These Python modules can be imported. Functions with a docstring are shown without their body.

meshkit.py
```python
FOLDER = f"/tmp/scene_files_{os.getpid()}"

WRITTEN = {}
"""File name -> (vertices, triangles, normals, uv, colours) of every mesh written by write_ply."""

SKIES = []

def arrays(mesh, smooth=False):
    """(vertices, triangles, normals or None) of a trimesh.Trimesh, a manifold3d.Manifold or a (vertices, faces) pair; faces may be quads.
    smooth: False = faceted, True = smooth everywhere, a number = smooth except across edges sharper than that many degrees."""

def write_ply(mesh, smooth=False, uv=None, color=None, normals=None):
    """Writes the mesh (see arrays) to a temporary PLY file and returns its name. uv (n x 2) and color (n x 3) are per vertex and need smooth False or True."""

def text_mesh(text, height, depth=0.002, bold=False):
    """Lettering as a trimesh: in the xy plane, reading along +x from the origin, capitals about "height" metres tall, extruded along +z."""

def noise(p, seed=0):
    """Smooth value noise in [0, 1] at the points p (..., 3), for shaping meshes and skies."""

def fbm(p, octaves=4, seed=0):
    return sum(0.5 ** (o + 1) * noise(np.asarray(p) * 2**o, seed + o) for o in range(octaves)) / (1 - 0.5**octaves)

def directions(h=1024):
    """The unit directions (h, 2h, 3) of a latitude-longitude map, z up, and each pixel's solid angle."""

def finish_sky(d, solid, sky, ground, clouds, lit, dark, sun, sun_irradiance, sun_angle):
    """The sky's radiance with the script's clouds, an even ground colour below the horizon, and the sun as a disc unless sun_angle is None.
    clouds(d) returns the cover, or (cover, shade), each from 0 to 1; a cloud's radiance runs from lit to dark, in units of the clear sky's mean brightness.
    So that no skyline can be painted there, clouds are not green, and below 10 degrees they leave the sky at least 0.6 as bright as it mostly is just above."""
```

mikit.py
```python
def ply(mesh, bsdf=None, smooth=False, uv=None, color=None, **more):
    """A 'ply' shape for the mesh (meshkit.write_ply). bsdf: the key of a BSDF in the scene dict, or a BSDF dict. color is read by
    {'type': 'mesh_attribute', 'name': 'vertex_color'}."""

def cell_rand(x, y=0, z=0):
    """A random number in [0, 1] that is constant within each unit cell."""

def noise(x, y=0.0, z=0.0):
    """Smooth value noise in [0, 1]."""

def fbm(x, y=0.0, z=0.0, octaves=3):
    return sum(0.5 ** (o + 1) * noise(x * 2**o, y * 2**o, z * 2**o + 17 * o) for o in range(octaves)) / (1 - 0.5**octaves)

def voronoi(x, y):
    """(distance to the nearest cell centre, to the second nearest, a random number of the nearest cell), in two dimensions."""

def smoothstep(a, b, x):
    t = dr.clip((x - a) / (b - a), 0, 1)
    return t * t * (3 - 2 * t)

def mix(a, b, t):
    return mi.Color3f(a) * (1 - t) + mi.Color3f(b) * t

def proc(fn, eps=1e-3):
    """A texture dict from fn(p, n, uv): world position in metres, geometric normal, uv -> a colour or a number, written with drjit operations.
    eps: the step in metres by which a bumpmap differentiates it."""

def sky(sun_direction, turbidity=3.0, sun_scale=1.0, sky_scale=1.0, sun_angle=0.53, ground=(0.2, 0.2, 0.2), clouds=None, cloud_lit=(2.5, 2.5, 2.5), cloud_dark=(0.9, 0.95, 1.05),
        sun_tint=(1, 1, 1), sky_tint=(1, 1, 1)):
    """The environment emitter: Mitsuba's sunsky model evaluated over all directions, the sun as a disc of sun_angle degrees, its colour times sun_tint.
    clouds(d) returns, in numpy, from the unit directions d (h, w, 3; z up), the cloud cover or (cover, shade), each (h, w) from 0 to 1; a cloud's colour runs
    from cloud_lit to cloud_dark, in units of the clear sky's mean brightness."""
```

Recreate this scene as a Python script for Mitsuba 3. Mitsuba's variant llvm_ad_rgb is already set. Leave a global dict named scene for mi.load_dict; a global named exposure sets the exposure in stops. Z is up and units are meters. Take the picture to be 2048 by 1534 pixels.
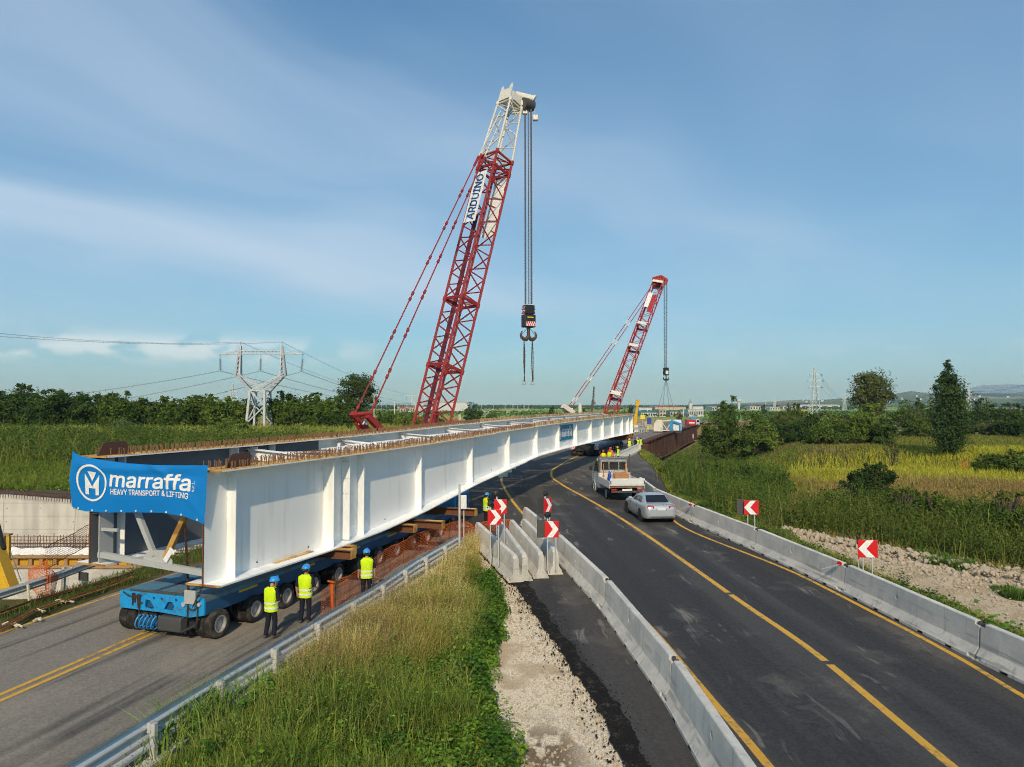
import math, numpy as np, trimesh, mitsuba as mi, drjit as dr, mikit, meshkit, manifold3d as m3
from shapely.geometry import Polygon, LineString, Point, MultiPolygon
from shapely import affinity
from mikit import noise, fbm, voronoi, smoothstep, mix, cell_rand, proc

# ------------------------------------------------------------------ camera, sky, exposure
T = mi.ScalarTransform4f
CAM_Z, FOCAL, PITCH = 7.0, 1422.0, math.atan(43 / 1422.0)
scene, labels = {}, {}
scene['camera'] = {'type': 'perspective', 'fov': 2 * math.degrees(math.atan(1024 / FOCAL)), 'fov_axis': 'x', 'near_clip': 0.1, 'far_clip': 40000.0,
                   'to_world': T().look_at([0, 0, CAM_Z], [0, 1, CAM_Z + math.tan(PITCH)], [0, 0, 1])}
exposure = 1.72
SUN = np.array([-0.02, -0.848, 0.53])


def clouds(d):
    x, y, z = d[..., 0], d[..., 1], d[..., 2]
    el, az = np.degrees(np.arcsin(np.clip(z, -1, 1))), np.degrees(np.arctan2(x, y))
    # cirrus: a wide sheet of brushed streaks, in the plane of a high layer
    zz = np.maximum(z, 0) + 0.10
    px, py = x / zz, y / zz
    a = 0.95
    u, v = px * math.cos(a) + py * math.sin(a), -px * math.sin(a) + py * math.cos(a)
    w = meshkit.fbm(np.stack([u * 0.5, v * 0.5, 0 * u], -1), 4, 4) - 0.5
    s1 = meshkit.fbm(np.stack([u * 0.35 + w * 1.5, v * 1.25 + w * 2.2, 0 * u + 3], -1), 7, 1)
    s2 = meshkit.fbm(np.stack([u * 0.22 + w * 0.6, v * 0.45 + w * 0.6, 0 * u + 9], -1), 4, 2)
    side = np.clip(0.72 - az / 90, 0.42, 1.0)             # thicker towards the left
    ci = np.clip((s1 - 0.28) * 1.9, 0, 1) * np.clip((s2 - 0.33) * 3.2, 0.06, 1) * side * np.clip(z * 6, 0, 1)
    # small cumulus low over the left horizon
    c = meshkit.fbm(np.stack([az * 0.42, el * 1.0, 0 * u + 5], -1), 6, 8)
    band = np.exp(-((el - 4.1) / 0.85) ** 2) * np.clip((-az - 8) / 14, 0.10, 1) * np.clip((az + 75) / 20, 0, 1)
    cu = np.clip((c - 0.45) * 7.0, 0, 1) * band
    veil = 0.05 + 0.22 * np.exp(-(el / 8.0) ** 2) + 0.14 * np.exp(-((el - 16) / 12) ** 2)
    cover = np.clip(ci * 0.66 + cu * 0.75 + veil, 0, 0.85)
    return cover, np.clip((0.25 * ci + 1.0 * veil) / np.maximum(cover, 1e-3), 0, 1) * (1 - cu)


scene['sky'] = mikit.sky(SUN, turbidity=3.0, clouds=clouds, cloud_lit=(2.6, 3.1, 3.6), cloud_dark=(1.3, 1.72, 2.45), ground=(0.09, 0.1, 0.05), sun_scale=0.78, sun_tint=(0.95, 1.0, 1.07), sky_scale=1.22, sky_tint=(0.64, 0.98, 1.12))

# ------------------------------------------------------------------ helpers
rng = np.random.default_rng(7)
_F = np.array([0, math.cos(PITCH), math.sin(PITCH)]); _U = np.array([0, -math.sin(PITCH), math.cos(PITCH)]); _O = np.array([0, 0, CAM_Z])


def rz(y):
    """Height of the road: it climbs gently towards the far bridge."""
    y = np.asarray(y, float)
    t = np.clip((y - 220) / 220, 0, 1)
    return 0.0135 * np.clip(y - 24, 0, 80) * (1 - t * t * (3 - 2 * t))


def AT(px, py, Y):
    """The point at distance Y that was measured at pixel px, py of the photograph."""
    d = _F * FOCAL + np.array([px - 1024, 0, 0]) - _U * (py - 767)
    return _O + d * (Y / d[1])


def G(px, py, z=0.0):
    """The same for a point z above the road."""
    d = _F * FOCAL + np.array([px - 1024, 0, 0]) - _U * (py - 767)
    g = 0.0
    for _ in range(12):
        p = _O + d * ((z + g - CAM_Z) / d[2])
        g = 0.5 * g + 0.5 * float(rz(p[1]))
    return p


def nrm(v):
    v = np.asarray(v, float)
    return v / max(np.linalg.norm(v), 1e-12)


def rotz(a):
    c, s = math.cos(a), math.sin(a)
    return np.array([[c, -s, 0], [s, c, 0], [0, 0, 1.0]])


class MB:
    """Collects simple solids into one mesh."""

    def __init__(s):
        s.v, s.f, s.n = [], [], 0

    def add(s, v, f):
        v, f = np.asarray(v, float), np.asarray(f, int)
        if f.shape[1] == 4:
            f = np.vstack([f[:, [0, 1, 2]], f[:, [0, 2, 3]]])
        s.v.append(v); s.f.append(f + s.n); s.n += len(v)
        return s

    def obb(s, c, ax, ay, az):
        c, ax, ay, az = (np.asarray(q, float) for q in (c, ax, ay, az))
        v = [c + i * ax + j * ay + k * az for i in (-1, 1) for j in (-1, 1) for k in (-1, 1)]
        if np.dot(np.cross(ax, ay), az) < 0:
            v = [v[q] for q in (4, 5, 6, 7, 0, 1, 2, 3)]
        return s.add(v, [[0, 1, 3, 2], [4, 6, 7, 5], [0, 4, 5, 1], [2, 3, 7, 6], [0, 2, 6, 4], [1, 5, 7, 3]])

    def box(s, x0, x1, y0, y1, z0, z1):
        return s.obb([(x0 + x1) / 2, (y0 + y1) / 2, (z0 + z1) / 2], [(x1 - x0) / 2, 0, 0], [0, (y1 - y0) / 2, 0], [0, 0, (z1 - z0) / 2])

    def bar(s, p, q, w, h, up=(0, 0, 1)):
        p, q = np.asarray(p, float), np.asarray(q, float)
        a = q - p
        x = np.cross(a, up)
        if np.linalg.norm(x) < 1e-6:
            x = np.cross(a, (1, 0, 0))
        x = nrm(x); y = nrm(np.cross(x, a))
        return s.obb((p + q) / 2, x * w / 2, a / 2, y * h / 2)

    def tube(s, p, q, r, r2=None, n=8, cap=True):
        return s.path([p, q], [r, r if r2 is None else r2], n, cap)

    def path(s, pts, r, n=6, cap=True):
        pts = np.asarray(pts, float)
        r = np.broadcast_to(r, len(pts))
        t = np.gradient(pts, axis=0)
        t /= np.maximum(np.linalg.norm(t, axis=1, keepdims=True), 1e-12)
        x = np.cross(t[0], [0, 0, 1.0] if abs(t[0][2]) < 0.9 else [1.0, 0, 0]); x = nrm(x)
        a = np.arange(n) * 2 * math.pi / n
        rings = []
        for k in range(len(pts)):
            x = nrm(x - t[k] * np.dot(x, t[k])); y = np.cross(t[k], x)
            rings.append(pts[k] + r[k] * (np.cos(a)[:, None] * x + np.sin(a)[:, None] * y))
        v = np.vstack(rings)
        i = np.arange(n); j = (i + 1) % n
        f = np.vstack([np.stack([k * n + i, k * n + j, (k + 1) * n + j, (k + 1) * n + i], 1) for k in range(len(pts) - 1)])
        s.add(v, f)
        if cap:
            m = (len(pts) - 1) * n
            s.add(np.vstack([rings[0], pts[:1], rings[-1], pts[-1:]]), np.vstack([np.stack([j, i, i * 0 + n], 1), np.stack([i + n + 1, j + n + 1, i * 0 + 2 * n + 1], 1)]))
        return s

    def prism(s, poly, o, ex, ey, ez):
        """A shapely polygon laid in the plane o + x ex + y ey, extruded by ez."""
        o, ex, ey, ez = (np.asarray(q, float) for q in (o, ex, ey, ez))
        for g in getattr(poly, 'geoms', [poly]):
            m = trimesh.creation.extrude_polygon(g, 1.0, engine='earcut')
            v = o + m.vertices[:, :1] * ex + m.vertices[:, 1:2] * ey + m.vertices[:, 2:] * ez
            f = m.faces if np.dot(np.cross(ex, ey), ez) > 0 else m.faces[:, ::-1]
            s.add(v, f)
        return s

    def lathe(s, prof, o=(0, 0, 0), axis=(0, 0, 1), n=16):
        """prof: rows (radius, height along the axis)."""
        o, a = np.asarray(o, float), nrm(axis)
        x = nrm(np.cross(a, [0, 0, 1.0] if abs(a[2]) < 0.9 else [1.0, 0, 0])); y = np.cross(a, x)
        th = np.arange(n) * 2 * math.pi / n
        v = np.vstack([o + h * a + r * (np.cos(th)[:, None] * x + np.sin(th)[:, None] * y) for r, h in prof])
        i = np.arange(n); j = (i + 1) % n
        return s.add(v, np.vstack([np.stack([k * n + i, k * n + j, (k + 1) * n + j, (k + 1) * n + i], 1) for k in range(len(prof) - 1)]))

    def ribbon(s, a, b):
        """A sheet between two polylines of the same length."""
        a, b = np.asarray(a, float), np.asarray(b, float)
        n = len(a); k = np.arange(n - 1)
        return s.add(np.vstack([a, b]), np.stack([k, k + n, k + n + 1, k + 1], 1))

    def loft(s, rings, cap=True):
        rings = [np.asarray(r, float) for r in rings]
        n = len(rings[0]); i = np.arange(n); j = (i + 1) % n
        s.add(np.vstack(rings), np.vstack([np.stack([k * n + i, k * n + j, (k + 1) * n + j, (k + 1) * n + i], 1) for k in range(len(rings) - 1)]))
        if cap:
            for r, fl in ((rings[0], True), (rings[-1], False)):
                c = np.vstack([r, r.mean(0, keepdims=True)])
                q = np.stack([i, j, i * 0 + n], 1)
                s.add(c, q[:, ::-1] if fl else q)
        return s

    def mani(s, m):
        me = m.to_mesh()
        return s.add(me.vert_properties[:, :3], me.tri_verts)

    def tri(s, m):
        return s.add(m.vertices, m.faces)

    def mesh(s):
        return np.vstack(s.v), np.vstack(s.f)


used = {}


def key(name, parent=None):
    base = f'{parent}__{name}' if parent else name
    k = used.get(base, 0); used[base] = k + 1
    return base if k == 0 else f'{base}_{k:03d}'


def lab(k, label=None, cat=None, group=None, kind=None):
    d = {a: b for a, b in (('label', label), ('category', cat), ('group', group), ('kind', kind)) if b}
    if d:
        labels[k] = d
    return k


def thing(name, label, cat, group=None):
    return lab(key(name), label, cat, group)


def put(name, mb, mat, parent=None, at=None, smooth=False, color=None, label=None, cat=None, group=None, kind=None):
    """One entry of the scene. at: (origin, yaw) places a mesh that was built in local axes."""
    v, f = mb.mesh() if isinstance(mb, MB) else (np.asarray(mb[0], float), np.asarray(mb[1], int))
    if at is not None:
        v = v * (at[2] if len(at) > 2 else 1.0) @ rotz(at[1]).T + np.asarray(at[0], float)
    k = key(name, parent)
    scene[k] = mikit.ply((v, f), mat, smooth=smooth, color=color)
    return lab(k, label, cat, group, kind)


def share(name, shape, tw, parent=None, **l):
    """Another copy of a shape dict under its own key."""
    k = key(name, parent)
    scene[k] = {**shape, 'to_world': tw}
    return lab(k, **l)


def P(o, yaw, x, y, z):
    return np.asarray(o, float) + rotz(yaw) @ np.array([x, y, z], float)


def rbox(x0, x1, y0, y1, z0, z1, r=0.03, n=8):
    """A box with rounded edges."""
    sp = m3.Manifold.sphere(r, n)
    return m3.Manifold.batch_hull([sp.translate((x, y, z)) for x in (x0 + r, x1 - r) for y in (y0 + r, y1 - r) for z in (z0 + r, z1 - r)])


def ss(a, b, x):
    t = np.clip((np.asarray(x, float) - a) / (b - a), 0, 1)
    return t * t * (3 - 2 * t)


def n2(x, y, sc, seed=0, oc=3):
    x, y = np.broadcast_arrays(np.asarray(x, float), np.asarray(y, float))
    return meshkit.fbm(np.stack([x / sc, y / sc, 0 * x + seed * 7.3], -1), oc, seed)


# ------------------------------------------------------------------ materials
def flat(name, c, rough=0.6, metallic=0.0, spec=0.5, coat=0.0):
    scene[name] = {'type': 'twosided', 'bsdf': {'type': 'principled', 'base_color': {'type': 'rgb', 'value': list(c)}, 'roughness': rough, 'metallic': metallic, 'specular': spec, 'clearcoat': coat}}


def textured(name, fn, rough=0.75, spec=0.4, metallic=0.0, bump=None, scale=1.0, eps=4e-3):
    b = {'type': 'principled', 'base_color': proc(fn), 'roughness': rough, 'specular': spec, 'metallic': metallic}
    if bump:
        b = {'type': 'bumpmap', 'arbitrary': proc(bump, eps), 'scale': scale, 'bsdf': b}
    scene[name] = {'type': 'twosided', 'bsdf': b}


C = mi.Color3f


def f_white(p, n, uv):
    s = fbm(p.x * 0.9 + p.y * 0.9, p.z * 0.35, 3.0)
    run = fbm((p.x + p.y) * 5.0, p.z * 0.5, 7.0)
    return mix((0.82, 0.82, 0.80), (0.70, 0.69, 0.65), smoothstep(0.52, 0.85, 0.5 * s + 0.5 * run))


def f_rusty(p, n, uv):
    s = fbm(p.x * 3, p.y * 3, p.z * 3)
    return mix((0.50, 0.29, 0.075), (0.28, 0.135, 0.04), smoothstep(0.4, 0.65, s))


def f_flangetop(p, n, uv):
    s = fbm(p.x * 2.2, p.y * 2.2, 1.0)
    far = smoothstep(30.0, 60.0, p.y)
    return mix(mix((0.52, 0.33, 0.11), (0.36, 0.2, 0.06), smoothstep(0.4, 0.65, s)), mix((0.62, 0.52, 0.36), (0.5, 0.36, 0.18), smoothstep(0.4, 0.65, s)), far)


def f_corten(p, n, uv):
    s = fbm(p.x * 0.7, p.y * 0.7, p.z * 0.5)
    r = fbm((p.x + p.y) * 2.5, p.z * 0.25, 2.0)
    return mix((0.105, 0.050, 0.030), (0.05, 0.026, 0.018), smoothstep(0.3, 0.7, 0.5 * s + 0.5 * r))


def f_concrete(p, n, uv):
    s = fbm(p.x * 1.7, p.y * 1.7, p.z * 1.7)
    st = fbm((p.x + p.y * 0.4) * 4.5, p.y * 1.5, p.z * 0.7)
    d = fbm(p.x * 14, p.y * 14, p.z * 14)
    base = mix((0.58, 0.56, 0.51), (0.46, 0.45, 0.42), smoothstep(0.35, 0.7, 0.5 * s + 0.5 * st))
    rub = fbm(p.x * 1.3 + p.z * 0.5, p.y * 0.9, p.z * 7.0)
    base = mix(base, C(0.20, 0.19, 0.18), smoothstep(0.60, 0.76, rub) * smoothstep(1.0, 0.3, p.z) * 0.55)
    drip = fbm((p.x - p.y) * 7.0, (p.x + p.y) * 7.0, p.z * 0.6)
    base = mix(base, C(0.27, 0.25, 0.21), smoothstep(0.58, 0.75, drip) * 0.4)
    return base * (0.9 + 0.2 * d)


def f_wall(p, n, uv):
    s = fbm(p.x * 0.6, p.z * 0.9, 0.0)
    lift = p.z / 0.82
    j = dr.abs(lift - dr.floor(lift) - 0.5)
    run = fbm(p.x * 3.0, p.z * 0.4, 5.0)
    return mix((0.62, 0.59, 0.53), (0.46, 0.44, 0.40), smoothstep(0.35, 0.75, 0.5 * s + 0.5 * run)) * (1 - 0.25 * smoothstep(0.455, 0.5, j))


def along(p, a):
    return p.x * math.cos(a) - p.y * math.sin(a), p.x * math.sin(a) + p.y * math.cos(a)


def f_old(p, n, uv):
    a, b = along(p, 0.235)
    g = fbm(p.x * 22, p.y * 22, 0.0, octaves=2)
    st = fbm(a * 1.5, b * 0.05, 4.0)
    st2 = fbm(a * 4.5, b * 0.16, 9.0)
    pa = fbm(p.x * 0.35, p.y * 0.35, 2.0)
    dark = smoothstep(0.5, 0.72, 0.6 * st + 0.4 * st2)
    c = mix((0.205, 0.182, 0.152), (0.075, 0.07, 0.064), dark * 0.85)
    c = mix(c, C(0.27, 0.235, 0.185), smoothstep(0.55, 0.75, pa) * 0.5)
    return c * (0.75 + 0.5 * g)


def f_new(p, n, uv):
    g = fbm(p.x * 20, p.y * 20, 0.0, octaves=2)
    a, b = along(p, -0.06)
    st = fbm(a * 1.3, b * 0.06, 4.0)
    dust = fbm(p.x * 0.8 + fbm(p.x * 3, p.y * 3, 1.0) * 0.8, p.y * 0.5, 3.0, octaves=4)
    scuff = fbm(a * 6 + fbm(p.x * 0.5, p.y * 0.5, 2.0) * 4, b * 0.5, 6.0)
    c = mix((0.038, 0.036, 0.035), (0.062, 0.057, 0.052), smoothstep(0.35, 0.7, st))
    c = mix(c, C(0.17, 0.15, 0.125), smoothstep(0.56, 0.8, dust) * 0.36)
    c = mix(c, C(0.22, 0.2, 0.18), smoothstep(0.66, 0.80, scuff) * smoothstep(0.48, 0.65, dust) * 0.6)
    a2 = p.x + 0.075 * p.y
    tr = dr.abs(dr.abs(dr.abs(a2 - 9.75) - 1.95) - 0.85)
    c = mix(c, C(0.030, 0.029, 0.029), smoothstep(0.55, 0.1, tr) * 0.45 * smoothstep(60.0, 45.0, p.y))

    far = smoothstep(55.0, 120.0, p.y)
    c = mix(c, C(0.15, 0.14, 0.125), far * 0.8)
    return c * (0.72 + 0.56 * g)


def f_yellow(p, n, uv):
    w = fbm(p.x * 9, p.y * 9, 0.0)
    big = fbm(p.x * 0.6, p.y * 0.6, 1.0)
    return mix((0.62, 0.34, 0.035), (0.30, 0.20, 0.07), smoothstep(0.5, 0.74, 0.6 * w + 0.4 * big))


def f_gravel(p, n, uv):
    v1, v2, r = voronoi(p.x * 24, p.y * 24)
    s = fbm(p.x * 1.1, p.y * 1.1, 0.0)
    s2 = fbm(p.x * 3.5, p.y * 2.5, 4.0)
    c = mix((0.64, 0.53, 0.37), (0.80, 0.72, 0.58), r)
    c = mix(c, C(0.40, 0.30, 0.18), smoothstep(0.5, 0.7, s) * 0.65)
    c = mix(c, C(0.36, 0.28, 0.185), smoothstep(8.0, 9.0, p.x) * (0.45 + 0.5 * fbm(p.x * 0.9, p.y * 0.9, 8.0)))
    c = mix(c, C(0.13, 0.085, 0.045), smoothstep(0.42, 0.56, s2) * smoothstep(17.0, 14.8, p.y) * smoothstep(1.9, 0.9, p.x) * 0.85)
    return c * (1 - 0.25 * smoothstep(0.35, 0.6, v1))


def b_gravel(p, n, uv):
    v1, v2, r = voronoi(p.x * 24, p.y * 24)
    return (0.5 - v1) * 0.05 + 0.05 * fbm(p.x * 3, p.y * 3)


def f_ground(p, n, uv):
    s = fbm(p.x * 0.5, p.y * 0.5, 0.0)
    s2 = fbm(p.x * 0.045, p.y * 0.09, 2.0)
    near = mix((0.062, 0.062, 0.022), (0.12, 0.095, 0.042), smoothstep(0.4, 0.65, s))
    # far fields: strips of crops
    fx, fy = p.x * 0.006 + p.y * 0.0008, p.y * 0.006
    r = cell_rand(fx + 0.35 * s2, fy * 1.6)
    crop = mix((0.085, 0.165, 0.035), (0.19, 0.22, 0.06), smoothstep(0.2, 0.9, r))
    crop = mix(crop, C(0.2, 0.16, 0.075), smoothstep(0.82, 0.84, r))
    crop = crop * (0.8 + 0.4 * s2)
    return mix(near, crop, smoothstep(150.0, 200.0, p.y))


def f_hill(p, n, uv):
    s = fbm(p.x * 0.006, p.y * 0.006, p.z * 0.01)
    r = cell_rand(p.x * 0.004 + s, p.y * 0.003)
    return mix(mix((0.03, 0.055, 0.02), (0.08, 0.105, 0.035), smoothstep(0.4, 0.6, s)), C(0.16, 0.15, 0.08), smoothstep(0.8, 0.85, r) * 0.7)


textured('white_paint', f_white, 0.42, 0.5)
textured('rusty_plate', f_rusty, 0.8, 0.3)
textured('flange_top', f_flangetop, 0.8, 0.3)
textured('corten', f_corten, 0.85, 0.25)
textured('concrete', f_concrete, 0.85, 0.3)
textured('wall_concrete', f_wall, 0.85, 0.3)
textured('old_asphalt', f_old, 0.85, 0.3)
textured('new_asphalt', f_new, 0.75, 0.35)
textured('yellow_line', f_yellow, 0.6, 0.4)
textured('gravel_mat', f_gravel, 0.95, 0.1, bump=b_gravel, scale=0.4)
textured('ground_mat', f_ground, 0.95, 0.1)
textured('hill_mat', f_hill, 0.95, 0.1)
flat('grey_steel', (0.40, 0.41, 0.40), 0.5)
flat('stud', (0.20, 0.105, 0.055), 0.8)
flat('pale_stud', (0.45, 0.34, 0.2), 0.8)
flat('lug', (0.085, 0.04, 0.03), 0.8)
flat('banner_blue', (0.004, 0.19, 0.56), 0.55, spec=0.3)
flat('banner_teal', (0.01, 0.17, 0.33), 0.5)
flat('print_white', (0.75, 0.75, 0.74), 0.7, spec=0.2)
flat('print_navy', (0.01, 0.07, 0.24), 0.6)
textured('spmt_blue', lambda p, n, uv: mix((0.012, 0.28, 0.62), (0.05, 0.13, 0.20), smoothstep(0.48, 0.70, 0.55 * fbm(p.x * 2.4, p.y * 2.4, p.z * 3.5) + 0.45 * fbm(p.x * 11, p.y * 11, p.z * 11)) * 0.8), 0.42, 0.5)
textured('spmt_deck', lambda p, n, uv: mix((0.06, 0.20, 0.32), (0.12, 0.13, 0.13), smoothstep(0.42, 0.68, 0.5 * fbm(p.x * 1.6, p.y * 1.6, p.z) + 0.5 * fbm(p.x * 7, p.y * 7, p.z))), 0.6)
flat('spmt_dark', (0.012, 0.075, 0.17), 0.5)
flat('black', (0.018, 0.018, 0.018), 0.5)
flat('dark_steel', (0.06, 0.06, 0.058), 0.55)
textured('rubber', lambda p, n, uv: mix((0.028, 0.027, 0.026), (0.085, 0.075, 0.062), smoothstep(0.4, 0.7, fbm(p.x * 4, p.y * 4, p.z * 5))), 0.9, 0.2)
flat('rim', (0.42, 0.41, 0.40), 0.45, 0.3)
flat('chain', (0.09, 0.055, 0.035), 0.6, 0.4)
flat('crane_red', (0.30, 0.026, 0.020), 0.42)
flat('crane_red_far', (0.36, 0.028, 0.025), 0.5)
flat('maroon', (0.13, 0.014, 0.02), 0.5)
flat('crane_white', (0.66, 0.63, 0.55), 0.5)
flat('rope', (0.12, 0.13, 0.155), 0.5, 0.2)
flat('brown_hook', (0.10, 0.065, 0.045), 0.6, 0.3)
flat('yellow_paint', (0.62, 0.36, 0.012), 0.5)
flat('hi_vis', (0.58, 0.80, 0.012), 0.75, spec=0.2)
flat('hi_vis_orange', (0.78, 0.20, 0.02), 0.75, spec=0.2)
flat('reflective', (0.72, 0.73, 0.74), 0.35)
flat('navy_cloth', (0.016, 0.018, 0.03), 0.9, spec=0.15)
flat('beige_cloth', (0.35, 0.29, 0.2), 0.9, spec=0.15)
flat('grey_cloth', (0.09, 0.08, 0.07), 0.9, spec=0.15)
flat('skin', (0.46, 0.24, 0.155), 0.55)
flat('hair', (0.03, 0.022, 0.016), 0.7)
flat('helmet_blue', (0.03, 0.30, 0.72), 0.25)
flat('helmet_red', (0.6, 0.04, 0.04), 0.3)
flat('helmet_yellow', (0.75, 0.42, 0.02), 0.3)
flat('helmet_white', (0.75, 0.75, 0.74), 0.3)
flat('helmet_navy', (0.02, 0.07, 0.35), 0.3)
flat('sign_red', (0.62, 0.010, 0.012), 0.4)
flat('sign_white', (0.78, 0.78, 0.78), 0.4)
flat('galvanized', (0.56, 0.59, 0.61), 0.42, 0.2)
flat('inner_shade', (0.10, 0.115, 0.13), 0.6)  # dark tone standing in for shade inside the near end of the span
flat('zinc_post', (0.50, 0.51, 0.50), 0.6, 0.2)
flat('net_plastic', (0.56, 0.115, 0.02), 0.65, spec=0.2)
flat('pylon_grey', (0.52, 0.54, 0.56), 0.55, 0.2)
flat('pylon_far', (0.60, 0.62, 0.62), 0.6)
flat('rust', (0.14, 0.055, 0.025), 0.85)
flat('car_paint', (0.46, 0.50, 0.54), 0.28, 0.4, coat=0.8)
flat('car_glass', (0.012, 0.014, 0.018), 0.05, spec=0.7)
flat('light_red', (0.5, 0.012, 0.012), 0.5, spec=0.25)
flat('light_amber', (0.6, 0.2, 0.03), 0.3)
flat('plate_white', (0.7, 0.7, 0.7), 0.5)
flat('plate_blue', (0.02, 0.08, 0.4), 0.5)
flat('truck_white', (0.62, 0.63, 0.62), 0.4)
flat('bed_wood', (0.24, 0.15, 0.08), 0.8)
flat('wood', (0.34, 0.21, 0.10), 0.8)
flat('wood_yellow', (0.55, 0.30, 0.02), 0.6)
flat('strap', (0.58, 0.52, 0.38), 0.85)
flat('bark', (0.075, 0.055, 0.04), 0.9)
flat('stone', (0.44, 0.37, 0.28), 0.95, spec=0.1)
textured('asphalt_crumb', lambda p, n, uv: mix((0.014, 0.013, 0.012), (0.075, 0.066, 0.055), smoothstep(0.52, 0.78, 0.6 * fbm(p.x * 26, p.y * 26, p.z * 26) + 0.4 * fbm(p.x * 5, p.y * 5, 2.0))), 0.9, 0.15)
flat('house_wall', (0.48, 0.42, 0.33), 0.8)
flat('house_white', (0.55, 0.56, 0.56), 0.8)
flat('house_pane', (0.05, 0.06, 0.07), 0.2)
flat('roof_red', (0.26, 0.10, 0.055), 0.85)
flat('roof_green', (0.03, 0.14, 0.11), 0.6)
flat('roof_grey', (0.30, 0.30, 0.29), 0.7)
flat('machine_red', (0.5, 0.03, 0.04), 0.4)
flat('sign_blue', (0.02, 0.06, 0.3), 0.5)
flat('sign_yellow', (0.75, 0.6, 0.05), 0.5)
flat('cable', (0.16, 0.165, 0.18), 0.6)
flat('porcelain', (0.14, 0.11, 0.10), 0.3)
scene['leaf'] = {'type': 'principledthin', 'base_color': {'type': 'mesh_attribute', 'name': 'vertex_color'}, 'diff_trans': 0.55, 'roughness': 0.55, 'spec_trans': 0.0}
scene['tint'] = {'type': 'twosided', 'bsdf': {'type': 'diffuse', 'reflectance': {'type': 'mesh_attribute', 'name': 'vertex_color'}}}

# ------------------------------------------------------------------ the setting: ground, roads, markings
def _i(a):
    a = np.array(a, float)
    return lambda y: np.interp(y, a[:, 0], a[:, 1])


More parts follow.
